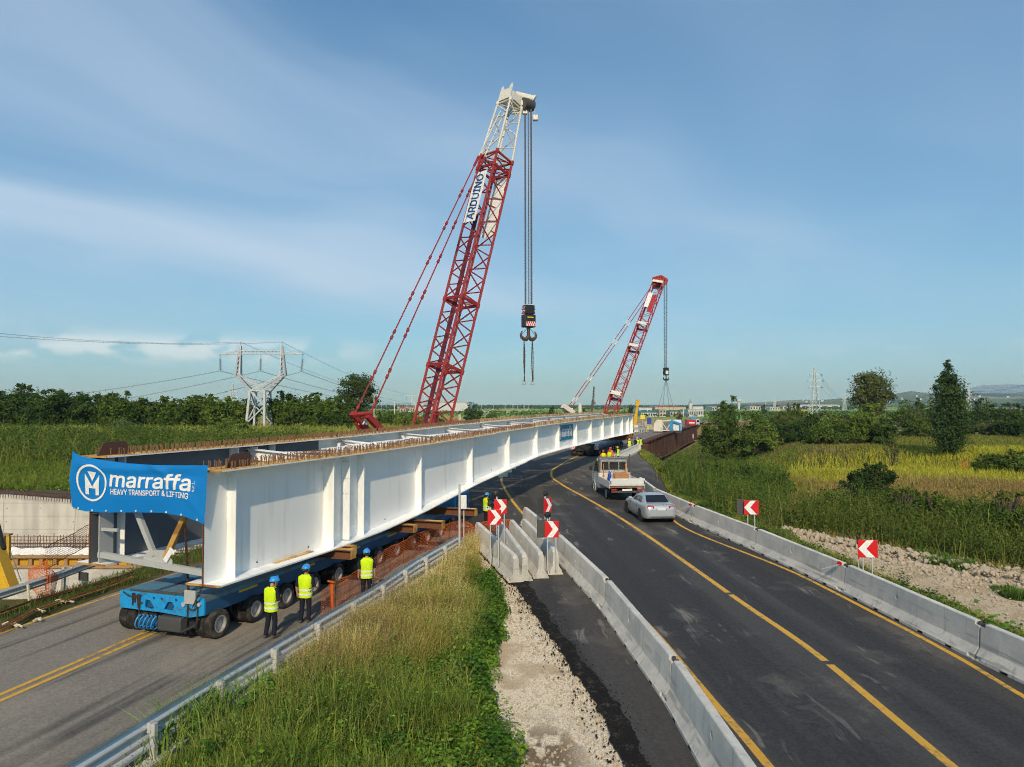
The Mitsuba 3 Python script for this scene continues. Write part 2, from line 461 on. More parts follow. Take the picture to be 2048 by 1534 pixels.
LEFT_L = _i([[0, -19.5], [13, -17.5], [21.6, -15.9], [26.2, -14.9], [40, -11], [60, -3.7], [67, -2.0], [84, 2.1], [103, 8.4], [120, 13], [150, 22], [206, 40], [320, 78]])
LEFT_R = _i([[0, -10.4], [12.3, -7.4], [21.4, -5.2], [33, -2.3], [38, -1.0], [60, -1.0]])
RIGHT_L = _i([[0, 2.6], [13.75, 2.2], [17, 2.0], [20, 1.5], [27.6, 0.15], [33, -0.9], [38, -1.6], [45, -4.5], [60, -3.7], [67, -2.0], [84, 2.1], [103, 8.4], [120, 13], [150, 22], [206, 40], [320, 78]])
RIGHT_R = _i([[0, 14.2], [17, 13.9], [20, 13.6], [27, 13.1], [35, 12.4], [43, 11.5], [51, 11.2], [58, 12.3], [66, 13.6], [77, 14.7], [84, 15.2], [90, 15.9], [107, 18.5], [138, 28.4], [200, 50.2], [320, 92]])
GIRD = _i([[100, 18.0], [107, 20.0], [138, 30.0], [200, 52.0], [240, 66]])


def H(x, y):
    x, y = np.broadcast_arrays(np.asarray(x, float), np.asarray(y, float))
    r = rz(y)
    left = LEFT_L(y) - x            # metres beyond the left edge of the road
    right = x - RIGHT_R(y)
    out = np.maximum(left, right)
    inside = (out < 0.25) & (y < 330)
    isl = np.minimum(x - LEFT_R(y), RIGHT_L(y) - x)   # the island between the two roads
    isl = np.where(y < 37, isl, -1)
    w = n2(x, y, 9, 1) - 0.5
    near = ss(0.2, 3.0, out)
    g = r * (1 - 0.55 * ss(2, 14, out)) + near * w * 0.5
    # left: the dug-out underpass, the retaining wall and the bank behind it
    lw = ss(1.2, 4.0, left)
    trench = ss(2.2, 5.0, left) * ss(20, 24.5, y) * (1 - ss(45.4, 45.9, y))
    g = g - 4.6 * trench
    bank = ss(3, 10, left) * (1.3 * ss(45.4, 45.9, y) + 0.9 * ss(47, 62, y) + 0.5 * ss(62, 80, y)) * (1 - 0.7 * ss(100, 200, y))
    g = g + bank
    # right: verge, gravel lot, meadow, the canal below the far bridge
    rw = ss(0.3, 2.5, right)
    g = g - 0.25 * rw * (1 - ss(30, 60, y))
    g = g - 2.6 * ss(.4, 4.5, right) * ss(66, 84, y) * (1 - ss(26, 50, right)) * (1 - ss(94, 106, y))
    gx = x - GIRD(y)
    g = g - 4.4 * ss(-7.5, -4.0, gx) * (1 - ss(9, 26, gx)) * ss(94, 106, y) * (1 - ss(215, 250, y))
    g = g + ss(3, 9, right) * (1 - ss(150, 220, y)) * (n2(x, y, 16, 5) - 0.42) * 1.2
    # island
    g = np.where(isl > 0, 0.22 * ss(0, 1.2, isl) * ss(-2.5, -5.0, x - 0.12 * (y - 12)) + 0.10 * w - 0.12, g)
    deck = ss(94, 106, y) * (1 - ss(215, 250, y)) * ss(-7.5, -4.0, gx)      # the road is carried over the canal
    return np.where(inside & (isl <= 0), r - 0.09 - 4.4 * deck, g)


def grid(xs, ys, hf):
    X, Y = np.meshgrid(xs, ys)
    v = np.stack([X, Y, hf(X, Y)], -1).reshape(-1, 3)
    nx, ny = len(xs), len(ys)
    k = (np.arange(ny - 1)[:, None] * nx + np.arange(nx - 1)).ravel()
    return v, np.stack([k, k + 1, k + nx + 1, k + nx], 1)


def spread(a, b, step, far, grow=1.13):
    """Even steps from a to b, then growing ones out to far on both sides."""
    o = [b]; s = step
    while o[-1] < far:
        s *= grow; o.append(o[-1] + s)
    lo = [a]; s = step
    while lo[-1] > -far:
        s *= grow; lo.append(lo[-1] - s)
    return np.array(lo[1:][::-1] + list(np.arange(a, b, step)) + o)


xs = spread(-40, 36, 0.5, 16000)
ys = np.array([-16000, -4000, -800, -200, -60, -25, -12, -5] + list(np.arange(0, 62, 0.5)) + list(62 * 1.035 ** np.arange(170)))
ys = ys[ys < 17000]
gv, gf = grid(xs, ys, H)
gm = MB().add(gv, gf).mesh()
put('ground', gm, 'ground_mat', smooth=True, kind='structure')


def sheet(a, b, y0, y1, dz, step=1.0, grow=1.0):
    y = [y0]
    while y[-1] < y1:
        y.append(min(y1, y[-1] + step)); step *= grow
    y = np.array(y)
    L, R = a(y), b(y)
    m = MB()
    for k in range(12):
        u0, u1 = k / 12, (k + 1) / 12
        m.ribbon(np.stack([L + (R - L) * u0, y, rz(y) + dz], 1), np.stack([L + (R - L) * u1, y, rz(y) + dz], 1))
    return m


put('left_road', sheet(LEFT_L, LEFT_R, 2, 60, 0.0), 'old_asphalt', kind='structure')
# the crumbling edge of the newer asphalt
yy = np.arange(2, 40, 0.12)
edge = 0.28 * (n2(yy, 0 * yy, 0.5, 3) - 0.5) + 0.22 * (n2(yy, 0 * yy, 0.16, 4) - 0.5)
RL2 = lambda y: RIGHT_L(y) + np.interp(y, yy, edge) * (np.asarray(y) < 38)
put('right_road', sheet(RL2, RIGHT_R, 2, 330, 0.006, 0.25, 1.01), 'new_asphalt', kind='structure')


def line_points(pts, n=80):
    from scipy.interpolate import PchipInterpolator
    p = np.array(pts, float)
    t = np.r_[0, np.cumsum(np.linalg.norm(np.diff(p[:, :2], axis=0), axis=1))]
    q = np.linspace(0, t[-1], n)
    return np.stack([PchipInterpolator(t, p[:, 0])(q), PchipInterpolator(t, p[:, 1])(q)], 1)


def marking(name, pts, w=0.2, dz=0.011, gaps=(), mat='yellow_line', n=120):
    """Yellow paint along a line of ground points; gaps are where it was interrupted (fractions of the length)."""
    q = line_points(pts, n)
    t = np.gradient(q, axis=0); t /= np.linalg.norm(t, axis=1, keepdims=True)
    o = np.stack([t[:, 1], -t[:, 0]], 1) * w / 2
    a, b = q - o, q + o
    m = MB()
    cut = [0.0] + [c for g in gaps for c in g] + [1.0]
    for k in range(0, len(cut), 2):
        s = np.linspace(cut[k], cut[k + 1], max(3, int(n * (cut[k + 1] - cut[k]))))
        f = np.linspace(0, 1, n)
        A = np.stack([np.interp(s, f, a[:, 0]), np.interp(s, f, a[:, 1])], 1); B = np.stack([np.interp(s, f, b[:, 0]), np.interp(s, f, b[:, 1])], 1)
        m.ribbon(np.c_[A, rz(A[:, 1]) + dz], np.c_[B, rz(B[:, 1]) + dz])
    put(name, m, mat, kind='structure')


g2 = lambda px, py: tuple(G(px, py)[:2])
centre = [(9.0, 6.0)] + [g2(*q) for q in ((1905, 1534), (1660, 1330), (1455, 1185), (1250, 1042), (1170, 995), (1125, 970), (1104, 954), (1103, 944), (1122, 929), (1162, 909))] + [(15.5, 112), (27, 150), (46, 206)]
marking('road_marking', centre, 0.22, gaps=[(0.0648, 0.0661), (0.0985, 0.0998)], n=400)
marking('road_marking', [(13.1, 6)] + [g2(*q) for q in ((2038, 1388), (1928, 1322), (1629, 1165), (1352, 1045))] + [(9.5, 52)], 0.17)
marking('road_marking', [(5.2, 8), g2(1500, 1488), g2(1436, 1415), (4.4, 22), (3.0, 32), (1.9, 38)] + [g2(*q) for q in ((1045, 1026), (1017, 990), (1003, 962), (1003, 948), (1012, 935), (1040, 919))] + [(6.5, 97), (12.5, 115)], 0.2, n=200)
d2 = lambda p, s: (p[0] + s, p[1])
dl = [(-14.9, 5), g2(0, 1395), g2(150, 1330), g2(310, 1260), (-9.6, 28)]
marking('road_marking', [d2(p, -0.14) for p in dl], 0.15)
marking('road_marking', [d2(p, 0.2) for p in dl], 0.15)
marking('road_marking', [(-18.6, 6), g2(0, 1268), g2(110, 1230), g2(225, 1192), (-11.6, 36)], 0.14)

yq = np.arange(8, 40, .08); wq = .18 + .45 * n2(yq, 0 * yq, 2.5, 8)
put('asphalt_edge', MB().ribbon(np.c_[RL2(yq) - .02, yq, rz(yq) + .010], np.c_[RIGHT_L(yq) + wq + .35 * (n2(yq, 0 * yq, .35, 9) - .3), yq, rz(yq) + .010]), 'asphalt_crumb', kind='structure')
# gravel strip between the grass island and the newer road, and the stony lot on the right
def patch(name, poly, mat, dz, step=0.35, jag=0.25, rough=0.06, seed=0):
    p = Polygon(poly)
    x0, y0, x1, y1 = p.bounds
    X = np.arange(x0, x1 + step, step); Y = np.arange(y0, y1 + step, step)
    v, f = grid(X, Y, lambda x, y: H(x, y) + dz + rough * (n2(x, y, 0.6, 20 + seed) - 0.5) * 2)
    import shapely
    d = shapely.points(v[:, 0] + jag * (n2(v[:, 0], v[:, 1], 0.8, seed) - 0.5) * 2, v[:, 1] + jag * (n2(v[:, 0], v[:, 1], 0.8, seed + 1) - 0.5) * 2)
    ok = shapely.contains(p, d)
    put(name, MB().add(v, f[ok[f].all(1)]), mat, smooth=True, kind='structure')


patch('gravel_strip', [(-1.4, 8), (3.2, 8), (2.7, 13.75), (2.35, 17), (1.8, 20), (0.5, 27.6), (-0.7, 33.5), (-2.0, 33.5), (-1.9, 28), (-1.6, 20), (-1.5, 14)], 'gravel_mat', 0.03, 0.2, 0.1, 0.035, 1)
patch('gravel_lot', [tuple(G(*q)[:2]) for q in ((1560, 1052), (1700, 1060), (1850, 1078), (1960, 1110), (2200, 1160), (2200, 1330), (2048, 1262), (1840, 1180), (1720, 1130), (1590, 1078))], 'gravel_mat', 0.09, 0.4, 0.5, 0.12, 3)
patch('dirt_track', [tuple(G(*q)[:2]) for q in ((1395, 893), (1440, 889), (1448, 905), (1405, 912))], 'gravel_mat', 0.25, 0.6, 0.5, 0.1, 5)
patch('verge_strip', [(-0.6, 62), (1.4, 79), (3.0, 86), (8.0, 101), (7.0, 101), (1.6, 86), (-2.4, 66)], 'gravel_mat', 0.11, 0.4, 0.1, 0.03, 7)

# crumbs of asphalt and stones: loose, countless
def stones(name, label, pts, sizes, mat, seed, kind='stuff', cat=None):
    r = np.random.default_rng(seed)
    ico = trimesh.creation.icosahedron()
    n = len(pts)
    q = r.normal(size=(n, 3, 3)); q, _ = np.linalg.qr(q)
    v = (ico.vertices[None] * r.uniform(0.6, 1.3, (n, 12, 1))) * (sizes[:, None, None] * np.array([1, 1, 0.7]))
    v = np.einsum('nij,nkj->nki', q, v) + pts[:, None]
    f = ico.faces[None] + (np.arange(n) * 12)[:, None, None]
    put(name, (v.reshape(-1, 3), f.reshape(-1, 3)), mat, label=label, cat=cat, kind=kind)


r = np.random.default_rng(3)
n = 3400
y = r.uniform(11, 33, n); x = RIGHT_L(y) + np.abs(r.normal(0, 0.30, n)) * r.choice([-1, 1], n, p=[0.3, 0.7]) * np.where(r.random(n) < 0.05, 1.6, 1.0)
stones('asphalt_crumbs', 'black crumbled asphalt along the broken edge of the right road', np.stack([x, y, np.maximum(H(x, y) + 0.05, 0.006)], 1), r.uniform(0.008, 0.032, n) * r.uniform(0.5, 1.2, n), 'asphalt_crumb', 1, cat='asphalt rubble')
n = 6500
y = r.uniform(11, 34, n); x = RIGHT_L(y) + 0.25 - np.abs(r.normal(0, 1.15, n)) * np.interp(y, [12, 33], [1.4, 0.5])
stones('gravel_stones', 'pale stones strewn over the gravel strip beside the grass', np.stack([x, y, H(x, y) + 0.04], 1), r.gamma(2.0, 0.007, n) + 0.006, 'stone', 2, cat='gravel')
n = 2600
u = r.random((n, 2))
c = np.array([G(1560, 1055), G(2180, 1150), G(2180, 1300), G(1590, 1075)])[:, :2]
q = (c[0] * (1 - u[:, :1]) + c[1] * u[:, :1]) * (1 - u[:, 1:]) + (c[3] * (1 - u[:, :1]) + c[2] * u[:, :1]) * u[:, 1:]
big = np.clip(1.2 - u[:, 1] * 1.3, 0.3, 1)
stones('lot_stones', 'pale rubble stones heaped across the stony lot right of the road', np.c_[q, H(q[:, 0], q[:, 1]) + 0.12 + 0.25 * r.random(n) * (u[:, 1] < 0.25)], (r.gamma(2.0, 0.03, n) + 0.02) * big * 1.2, 'stone', 4, cat='rubble')

# ------------------------------------------------------------------ the white bridge span
DIR = np.array([math.sin(math.radians(17.8)), math.cos(math.radians(17.8)), 0]); NR = np.array([DIR[1], -DIR[0], 0]); ZZ = np.array([0, 0, 1.0])
YAW = -math.radians(17.8)
I0, I1, PITCHM = -2.07, 10.4, 6.87
_top = _i([[-2.07, 5.04], [-1, 5.03], [0, 5.08], [1, 5.17], [2, 5.28], [3, 5.36], [4, 5.43], [5, 5.48], [6, 5.51], [8, 5.54], [10.4, 5.57]])
_bot = _i([[-2.07, 1.76], [-1.2, 1.66], [-0.6, 1.72], [0, 1.93], [1, 2.48], [2, 2.86], [3, 3.17], [4, 3.24], [6, 3.21], [8, 3.17], [9.6, 3.06], [10.4, 3.05]])
W_SPAN = 4.3


def gp(i, off=0.0, side=0):
    """Ground plan point of station i; off: metres to the right of the web of the right (0) or left (1) girder."""
    return np.array([-4.68, 34.5, 0]) + DIR * (i * PITCHM) + NR * (off - W_SPAN * side)


def ztop(i, side=0): return _top(i) + side * np.interp(i, [-2, 10], [0.32, 0.22])
def zbot(i, side=0): return _bot(i) + side * np.interp(i, [-2, 10], [0.32, 0.22])


def topw(i): return np.interp(i, [1.50, 1.56], [0.60, 0.45])
def botw(i): return np.interp(i, [2.45, 2.55], [0.60, 0.50])


span = thing('bridge_span', 'long white steel twin girder bridge span riding on blue transporters', 'bridge girder')
st = np.unique(np.round(np.r_[np.linspace(I0, I1, 90), 1.50, 1.56, 2.45, 2.55], 4))


def slab(off0, off1, z0, z1, side, s=None):
    """A long solid along the girder between two offsets and two heights (functions of the station)."""
    s = st if s is None else s
    rings = []
    for i in s:
        a, b = gp(i, off0(i), side), gp(i, off1(i), side)
        rings.append([a + ZZ * z0(i, side), b + ZZ * z0(i, side), b + ZZ * z1(i, side), a + ZZ * z1(i, side)])
    return MB().loft(rings)


c_ = lambda v: (lambda i: v)
for side in (0, 1):
    g = put('girder', slab(c_(-0.012), c_(0.012), lambda i, s: zbot(i, s), lambda i, s: ztop(i, s), side), 'white_paint', span, label='right girder, nearest the camera' if side == 0 else 'left girder behind the banner')
    put('top_flange', slab(lambda i: -topw(i), topw, lambda i, s: ztop(i, s), lambda i, s: ztop(i, s) + 0.035, side), 'white_paint', g)
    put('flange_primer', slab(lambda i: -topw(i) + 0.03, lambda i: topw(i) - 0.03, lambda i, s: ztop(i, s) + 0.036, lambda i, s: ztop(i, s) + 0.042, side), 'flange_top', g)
    put('bottom_flange', slab(lambda i: -botw(i), botw, lambda i, s: zbot(i, s) - 0.05, lambda i, s: zbot(i, s), side), 'white_paint', g)
    # bare primed steel at the cut end of the flanges
    for zf, w, t in ((ztop, topw, 0.036), (zbot, botw, -0.05)):
        put('flange_end', MB().obb(gp(I0 - 0.004, 0, side) + ZZ * (zf(I0, side) + t / 2), NR * (w(I0) + 0.003), DIR * 0.02, ZZ * (abs(t) / 2 + 0.003)), 'rusty_plate', g)
    put('web_edge', MB().obb(gp(I0 - 0.004, 0, side) + ZZ * (ztop(I0, side) + zbot(I0, side)) / 2, NR * 0.017, DIR * 0.02, ZZ * ((ztop(I0, side) - zbot(I0, side)) / 2 - 0.004)), 'rust', g)
    for i in [-1.93, -1.16, -0.98, -0.80] + list(range(0, 10)) + [9.75, 10.3]:
        m, wide = MB(), 0.33
        if i == -1.16: wide = 0.46
        if i == -0.98: wide = 0.40
        for sg in (1, -1) if side == 0 or i < 0 else (1,):
            w = (wide if sg > 0 else 0.22)
            zb, zt = zbot(i, side) + 0.002, ztop(i, side) - 0.002
            p = Polygon([(0.014, zb), (w, zb), (w, zt), (0.014, zt)]) if i != -0.98 else Polygon([(0.014, zb + 0.05), (w, zb + 0.05), (w, zt - 0.06), (0.014, zt - 0.06)])
            m.prism(p, gp(i, 0, side), NR * sg, ZZ, DIR * 0.025)
        put('stiffener', m, 'white_paint', g)
    b = MB()
    r = np.random.default_rng(40 + side)
    pale = MB()
    for k, s in enumerate(np.arange(0.5, (I1 - I0) * PITCHM - 0.3, 0.23)):
        i = I0 + s / PITCHM
        for off in np.linspace(-0.86, 0.86, 5) * topw(i) * 0.95:
            p = gp(i + r.uniform(-.09, .09) / PITCHM, off + r.normal(0, 0.02), side) + ZZ * (ztop(i, side) + 0.04)
            q = p + np.array([r.normal(0, 0.012), r.normal(0, 0.012), 0.20])
            n_ = 5 if s < 30 else 4
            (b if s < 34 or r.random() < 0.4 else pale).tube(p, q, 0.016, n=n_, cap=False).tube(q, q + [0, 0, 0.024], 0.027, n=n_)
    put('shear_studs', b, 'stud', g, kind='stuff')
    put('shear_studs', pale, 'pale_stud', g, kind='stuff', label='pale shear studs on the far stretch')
    # lifting plate standing on the flange
    L = 1.15
    poly = Polygon([(0, 0), (L, 0), (L, 0.30), (L - 0.1, 0.42), (0.32, 0.42), (0.18, 0.36), (0.02, 0.05)])
    i_l = I0 + 0.12 / PITCHM if side else I0 + 0.75 / PITCHM
    put('lifting_plate', MB().prism(poly, gp(i_l, 0.1 if side == 0 else 0.05, side) + ZZ * (ztop(i_l, side) + 0.043), DIR, ZZ, NR * 0.05), 'lug', g)
    # weld access holes and bolts near the foot of the web
    if side == 0:
        h = MB()
        for i in (-1.72, -1.30, -0.45, 0.03, 0.97, 1.6):
            h.tube(gp(i, 0.010) + ZZ * (zbot(i) + 0.18), gp(i, 0.020) + ZZ * (zbot(i) + 0.18), 0.035, n=8)
        for dx in (.12, .22, .32):
            for dz in (.25, .9, 1.5):
                q = gp(-.98, dx, 0) - DIR * .002 + ZZ * (ztop(-.98) - dz - .06 * dx)
                h.tube(q, q - DIR * .006, .018, n=6)
        put('access_hole', h, 'black', g)
        put('backing_plate', MB().obb(gp(-1.45, 0.11) + ZZ * (zbot(-1.45) + 0.01), NR * 0.10, DIR * 1.1, ZZ * 0.009), 'flange_top', g)
put('inner_face', slab(c_(0.0125), c_(0.0185), lambda i, s: zbot(i, s) + .01, lambda i, s: ztop(i, s) - .01, 1, st[st < -.2]), 'inner_shade', span, label='inner face of the left girder, shade painted dark at its near end')  # shade behind the banner, painted as a thin dark sheet over the web
# lengthwise stiffener inside the left girder
put('long_stiffener', slab(lambda i: 0.014, lambda i: 0.2, lambda i, s: (zbot(i, s) + ztop(i, s)) / 2 - 0.1, lambda i, s: (zbot(i, s) + ztop(i, s)) / 2 - 0.075, 1), 'grey_steel', span)


def angle_bar(p, q, w=0.13, mat='grey_steel', parent=span, name='brace', lab_=None):
    p, q = np.asarray(p, float), np.asarray(q, float)
    m = MB().bar(p, q, w, 0.018).bar(p - ZZ * w / 2, q - ZZ * w / 2, 0.018, w)
    put(name, m, mat, parent, label=lab_)


# end cross frame: bottom double angle, gusset, two diagonals
def fr(i, w, z, fwd=0.0):
    """In the cross plane of station i: w metres left of the right web, at height z above the bottom flanges' line."""
    s = w / W_SPAN
    return gp(i, -w) + DIR * fwd + ZZ * ((1 - s) * zbot(i, 0) + s * zbot(i, 1) + z)


cf = put('cross_frame', MB().bar(fr(I0 + .03, 0.1, 0.34), fr(I0 + .03, 4.15, 0.34), 0.16, 0.02).bar(fr(I0 + .03, 0.1, 0.26, -0.08), fr(I0 + .03, 4.15, 0.26, -0.08), 0.02, 0.15), 'grey_steel', span, label='cross frame closing the near end below the banner')
gus = Polygon([(1.35, 0.30), (2.45, 0.30), (2.45, 0.62), (2.2, 0.82), (1.6, 0.82), (1.35, 0.55)])
put('gusset_plate', MB().prism(gus, fr(I0 + .03, 0, 0, 0.02), -NR, ZZ, DIR * 0.02), 'grey_steel', cf)
put('diagonal', MB().bar(fr(I0 + .03, 2.05, 0.5), fr(I0 + .03, 3.3, 2.75), 0.15, 0.03, up=DIR).bar(fr(I0 + .03, 1.98, 0.5, .06), fr(I0 + .03, 3.23, 2.75, .06), 0.03, 0.12, up=DIR), 'grey_steel', cf)
put('diagonal', MB().bar(fr(I0 + .03, 1.62, 0.5), fr(I0 + .03, 0.45, 2.75), 0.16, 0.03, up=DIR).bar(fr(I0 + .03, 1.55, 0.5, .06), fr(I0 + .03, 0.38, 2.75, .06), 0.03, 0.14, up=DIR), 'rusty_plate', cf, label='rusty brown diagonal')
put('tag_plate', MB().obb(fr(I0 + .03, 1.45, 0.62, -0.03), nrm(NR * 0.55 + ZZ * 0.8) * 0.24, nrm(-NR * 0.8 + ZZ * 0.55) * 0.08, DIR * 0.004), 'print_white', cf)
put('end_flange', MB().obb(gp(I0 + 0.05, 0.24, 1) + ZZ * (zbot(I0, 1) + 1.62), NR * 0.02, DIR * 0.26, ZZ * 1.6).obb(gp(I0 + .02, 0.62, 1) + ZZ * (zbot(I0, 1) + 1.05), NR * 0.32, DIR * 0.04, ZZ * 0.045), 'grey_steel', span, label='end plate of the left girder with a short pin')
# cross frames and lateral bracing along the span
for k in range(-1, 11):
    i = k if k < 10 else 10.25
    put('cross_beam', MB().bar(fr(i, 0.05, 0) * [1, 1, 0] + ZZ * (ztop(i) - 0.14), fr(i, 4.25, 0) * [1, 1, 0] + ZZ * (ztop(i, 1) - 0.14), 0.36, 0.03).bar(fr(i, 0.05, 0) * [1, 1, 0] + ZZ * (ztop(i) - 0.36), fr(i, 4.25, 0) * [1, 1, 0] + ZZ * (ztop(i, 1) - 0.36), 0.03, 0.4), 'white_paint', span)
    put('cross_beam', MB().bar(fr(i, 0.05, 0.3), fr(i, 4.25, 0.3), 0.2, 0.03).bar(fr(i, 0.05, 0.2), fr(i, 4.25, 0.2), 0.03, 0.2), 'white_paint', span)
    if k < 10:
        j = min(k + 1, 10.25)
        z1 = lambda q, s: ztop(q, s) - 0.24
        m = MB()
        m.bar(gp(i, -0.1) + ZZ * z1(i, 0), gp(j, 0.1, 1) + ZZ * z1(j, 1), 0.14, 0.05).bar(gp(i, 0.1, 1) + ZZ * (z1(i, 1) - .06), gp(j, -0.1) + ZZ * (z1(j, 0) - .06), 0.14, 0.05)
        put('lateral_brace', m, 'white_paint', span)
        m = MB().bar(fr(i, 0.1, 0.35), gp(i, -2.15) + ZZ * (ztop(i) - 0.6), 0.12, 0.05, up=DIR).bar(fr(i, 4.2, 0.35), gp(i, -2.15) + ZZ * (ztop(i) - 0.6), 0.12, 0.05, up=DIR)
        put('frame_diagonal', m, 'white_paint', span)
# steel deck trays bundled between the girders on the far half (white)
for i0, i1 in ((-.45, .0), (.25, .85), (1.2, 1.75), (2.1, 2.8), (3.1, 3.85), (4.2, 4.9), (5.2, 5.9)):
    put('deck_tray', MB().obb((gp(i0, -2.1) + gp(i1, -2.1)) / 2 + ZZ * (ztop((i0 + i1) / 2) - 0.08), NR * 1.15, DIR * ((i1 - i0) * PITCHM / 2), ZZ * 0.03), 'white_paint', span)
# rope slung over the studs, rags
r = np.random.default_rng(9)
rope = [gp(0.05, -0.3) + ZZ * (ztop(0) + .3), gp(0.02, -1.0) + ZZ * (ztop(0) + .1), gp(-0.05, -2.2) + ZZ * (ztop(0) - .25), gp(-.1, -3.5) + ZZ * (ztop(0) + .0), gp(-.1, -4.1) + ZZ * (ztop(0, 1) + .3)]
tag_k = put('lashing_rope', MB().path(np.array(rope), 0.022, 6), 'chain', label='brown rope lashed across between the two girders', cat='rope')

# ------------------------------------------------------------------ banners and lettering
def letters(text, width, height, bold=True, shear=0.0, fine=0.09):
    """Lettering in the xy plane, lower left corner at 0, width and capital height in metres."""
    m = meshkit.text_mesh(text, height, 0.004, bold)
    v, f = m.vertices.copy(), m.faces
    v[:, 0] -= v[:, 0].min()
    v[:, 0] *= width / v[:, 0].max()
    v[:, 0] += shear * v[:, 1]
    if fine:
        v, f = trimesh.remesh.subdivide_to_size(v, f, fine, max_iter=8)
    return v, f


def logo(r=0.6):
    """The ring with the M and wedge of the haulier."""
    ring = Point(0, 0).buffer(r, 24).difference(Point(0, 0).buffer(r * 0.89, 24))
    wedge = Polygon([(-0.30, 0.66), (0.32, 0.66), (0.02, 0.10)])
    left = Polygon([(-0.50, 0.46), (-0.44, 0.44), (-0.02, -0.20), (-0.02, -0.32), (-0.20, -0.32), (-0.20, -0.72), (-0.46, -0.72), (-0.46, -0.20)])
    leftp = Polygon([(-0.50, 0.50), (-0.50, -0.70), (-0.24, -0.70), (-0.24, -0.32), (-0.02, -0.32), (0.02, -0.24)])
    right = affinity.scale(leftp, -1, 1, origin=(0.01, 0))
    mm = affinity.scale(leftp.union(right).union(wedge), r * 0.92, r * 0.92, origin=(0, 0))
    return ring.union(mm)


def flat_shape(poly, fine=0.09):
    m = MB().prism(poly, (0, 0, 0), (1, 0, 0), (0, 1, 0), (0, 0, 0.004)).mesh()
    return trimesh.remesh.subdivide_to_size(m[0], m[1], fine, max_iter=8)


BW = 5.17


def banner_point(s, t, lift=0.0):
    """Point of the front banner, s metres from its left edge, t metres below its top edge."""
    s, t = np.asarray(s, float), np.asarray(t, float)
    u = s / BW
    hgt = np.interp(u, [0, .1, .3, .5, .7, .85, .95, 1.0], [1.74, 1.70, 1.56, 1.45, 1.42, 1.50, 1.64, 1.72])
    top = 5.47 - 0.22 * u - 0.17 * np.sin(np.pi * np.clip(u, 0, 1)) * (1 - .4 * u) + 0.1 * np.exp(-u * 30)
    v = t / 1.75
    z = top - v * hgt
    fold = 0.05 * np.sin(9 * v + 2.5 * u) * np.exp(-((v - 0.16) / 0.14) ** 2) * np.sin(np.pi * u) ** .6
    fold = fold + 0.02 * np.sin(u * 22 + v * 3) * (v - .2) * .6 + 0.05 * np.sin(3.2 * v) * np.sin(np.pi * u) + 0.03 * np.exp(-((u + 0.2 * v - .1) / .04) ** 2) + 0.04 * np.exp(-((u - .4 * v - .62) / .05) ** 2) * (1 - v)
    fold = fold + 0.025 * np.sin(14 * (u * .8 + v * .25)) * np.exp(-u * 4)
    fold = fold * 1.5
    inset = 0.22 * np.clip(u - .5, 0, 1) * v + 0.0 * u
    w = 4.92 - s + inset
    base = gp(I0, 0)
    x = base[0] - NR[0] * w - DIR[0] * (0.16 + fold + lift)
    y = base[1] - NR[1] * w - DIR[1] * (0.16 + fold + lift)
    return np.stack([x, y, z], -1)


S_, T_ = np.meshgrid(np.linspace(0, BW, 90), np.linspace(0, 1.75, 40))
v0 = banner_point(S_.ravel(), T_.ravel())
k = (np.arange(39)[:, None] * 90 + np.arange(89)).ravel()
ban = put('banner', MB().add(v0, np.stack([k, k + 90, k + 91, k + 1], 1)), 'banner_blue', smooth=True, label='blue printed banner hung across the near end of the white span', cat='banner')


def on_banner(vf, s0, t0, tilt=0.0, lift=0.012):
    v, f = vf
    s = s0 + v[:, 0]; t = t0 - v[:, 1] + tilt * v[:, 0]
    return banner_point(s, t, lift + v[:, 2]), f


put('logo', on_banner(flat_shape(logo(0.60), 0.05), 0.86, 0.80), 'print_white', ban)
put('lettering', on_banner(letters('marraffa', 3.05, 0.50, True), 1.58, 0.84, 0.0), 'print_white', ban)
put('lettering', on_banner(letters('HEAVY TRANSPORT & LIFTING', 2.95, 0.19, True), 1.63, 1.12, 0.0), 'print_white', ban)
vs, fs = letters('s.r.l.', 0.34, 0.10, False)
put('lettering', on_banner((np.stack([-vs[:, 1], vs[:, 0], vs[:, 2]], 1), fs), 4.76, 0.86), 'print_white', ban)
for s in np.linspace(0.25, 4.9, 9):
    put('eyelet', MB().lathe([(0.0, 0.0), (0.03, 0.0), (0.03, 0.012), (0.012, 0.014)], banner_point(s, 1.70, 0.006), -DIR, 10), 'reflective', ban)

# the haulier's second banner on the web
wb0 = gp(4.06, 0.03)
wl = 0.86 * PITCHM


def web_point(v):
    return wb0 + v[:, :1] * DIR + v[:, 1:2] * ZZ + (v[:, 2:3] + 0.03 * np.sin(v[:, :1] * 2.1) * np.sin(v[:, 1:2] * 1.5)) * NR


X_, Z_ = np.meshgrid(np.linspace(0, wl, 26), np.linspace(0, 1.36, 9))
k = (np.arange(8)[:, None] * 26 + np.arange(25)).ravel()
v0 = np.stack([X_.ravel(), (3.87 + Z_ + 0.0 * X_).ravel(), 0 * X_.ravel() + .04], 1)
b2 = put('banner', MB().add(web_point(v0), np.stack([k, k + 1, k + 27, k + 26], 1)), 'banner_teal', smooth=True, label='small teal banner fixed to the side of the white girder', cat='banner')
v, f = flat_shape(logo(0.55), 0.15)
put('logo', (web_point(v + [0.75, 4.55, 0.052]), f), 'print_white', b2)
v, f = letters('marraffa', 3.9, 0.85, True, fine=0.2)
put('lettering', (web_point(v + [1.5, 4.22, 0.052]), f), 'print_white', b2)

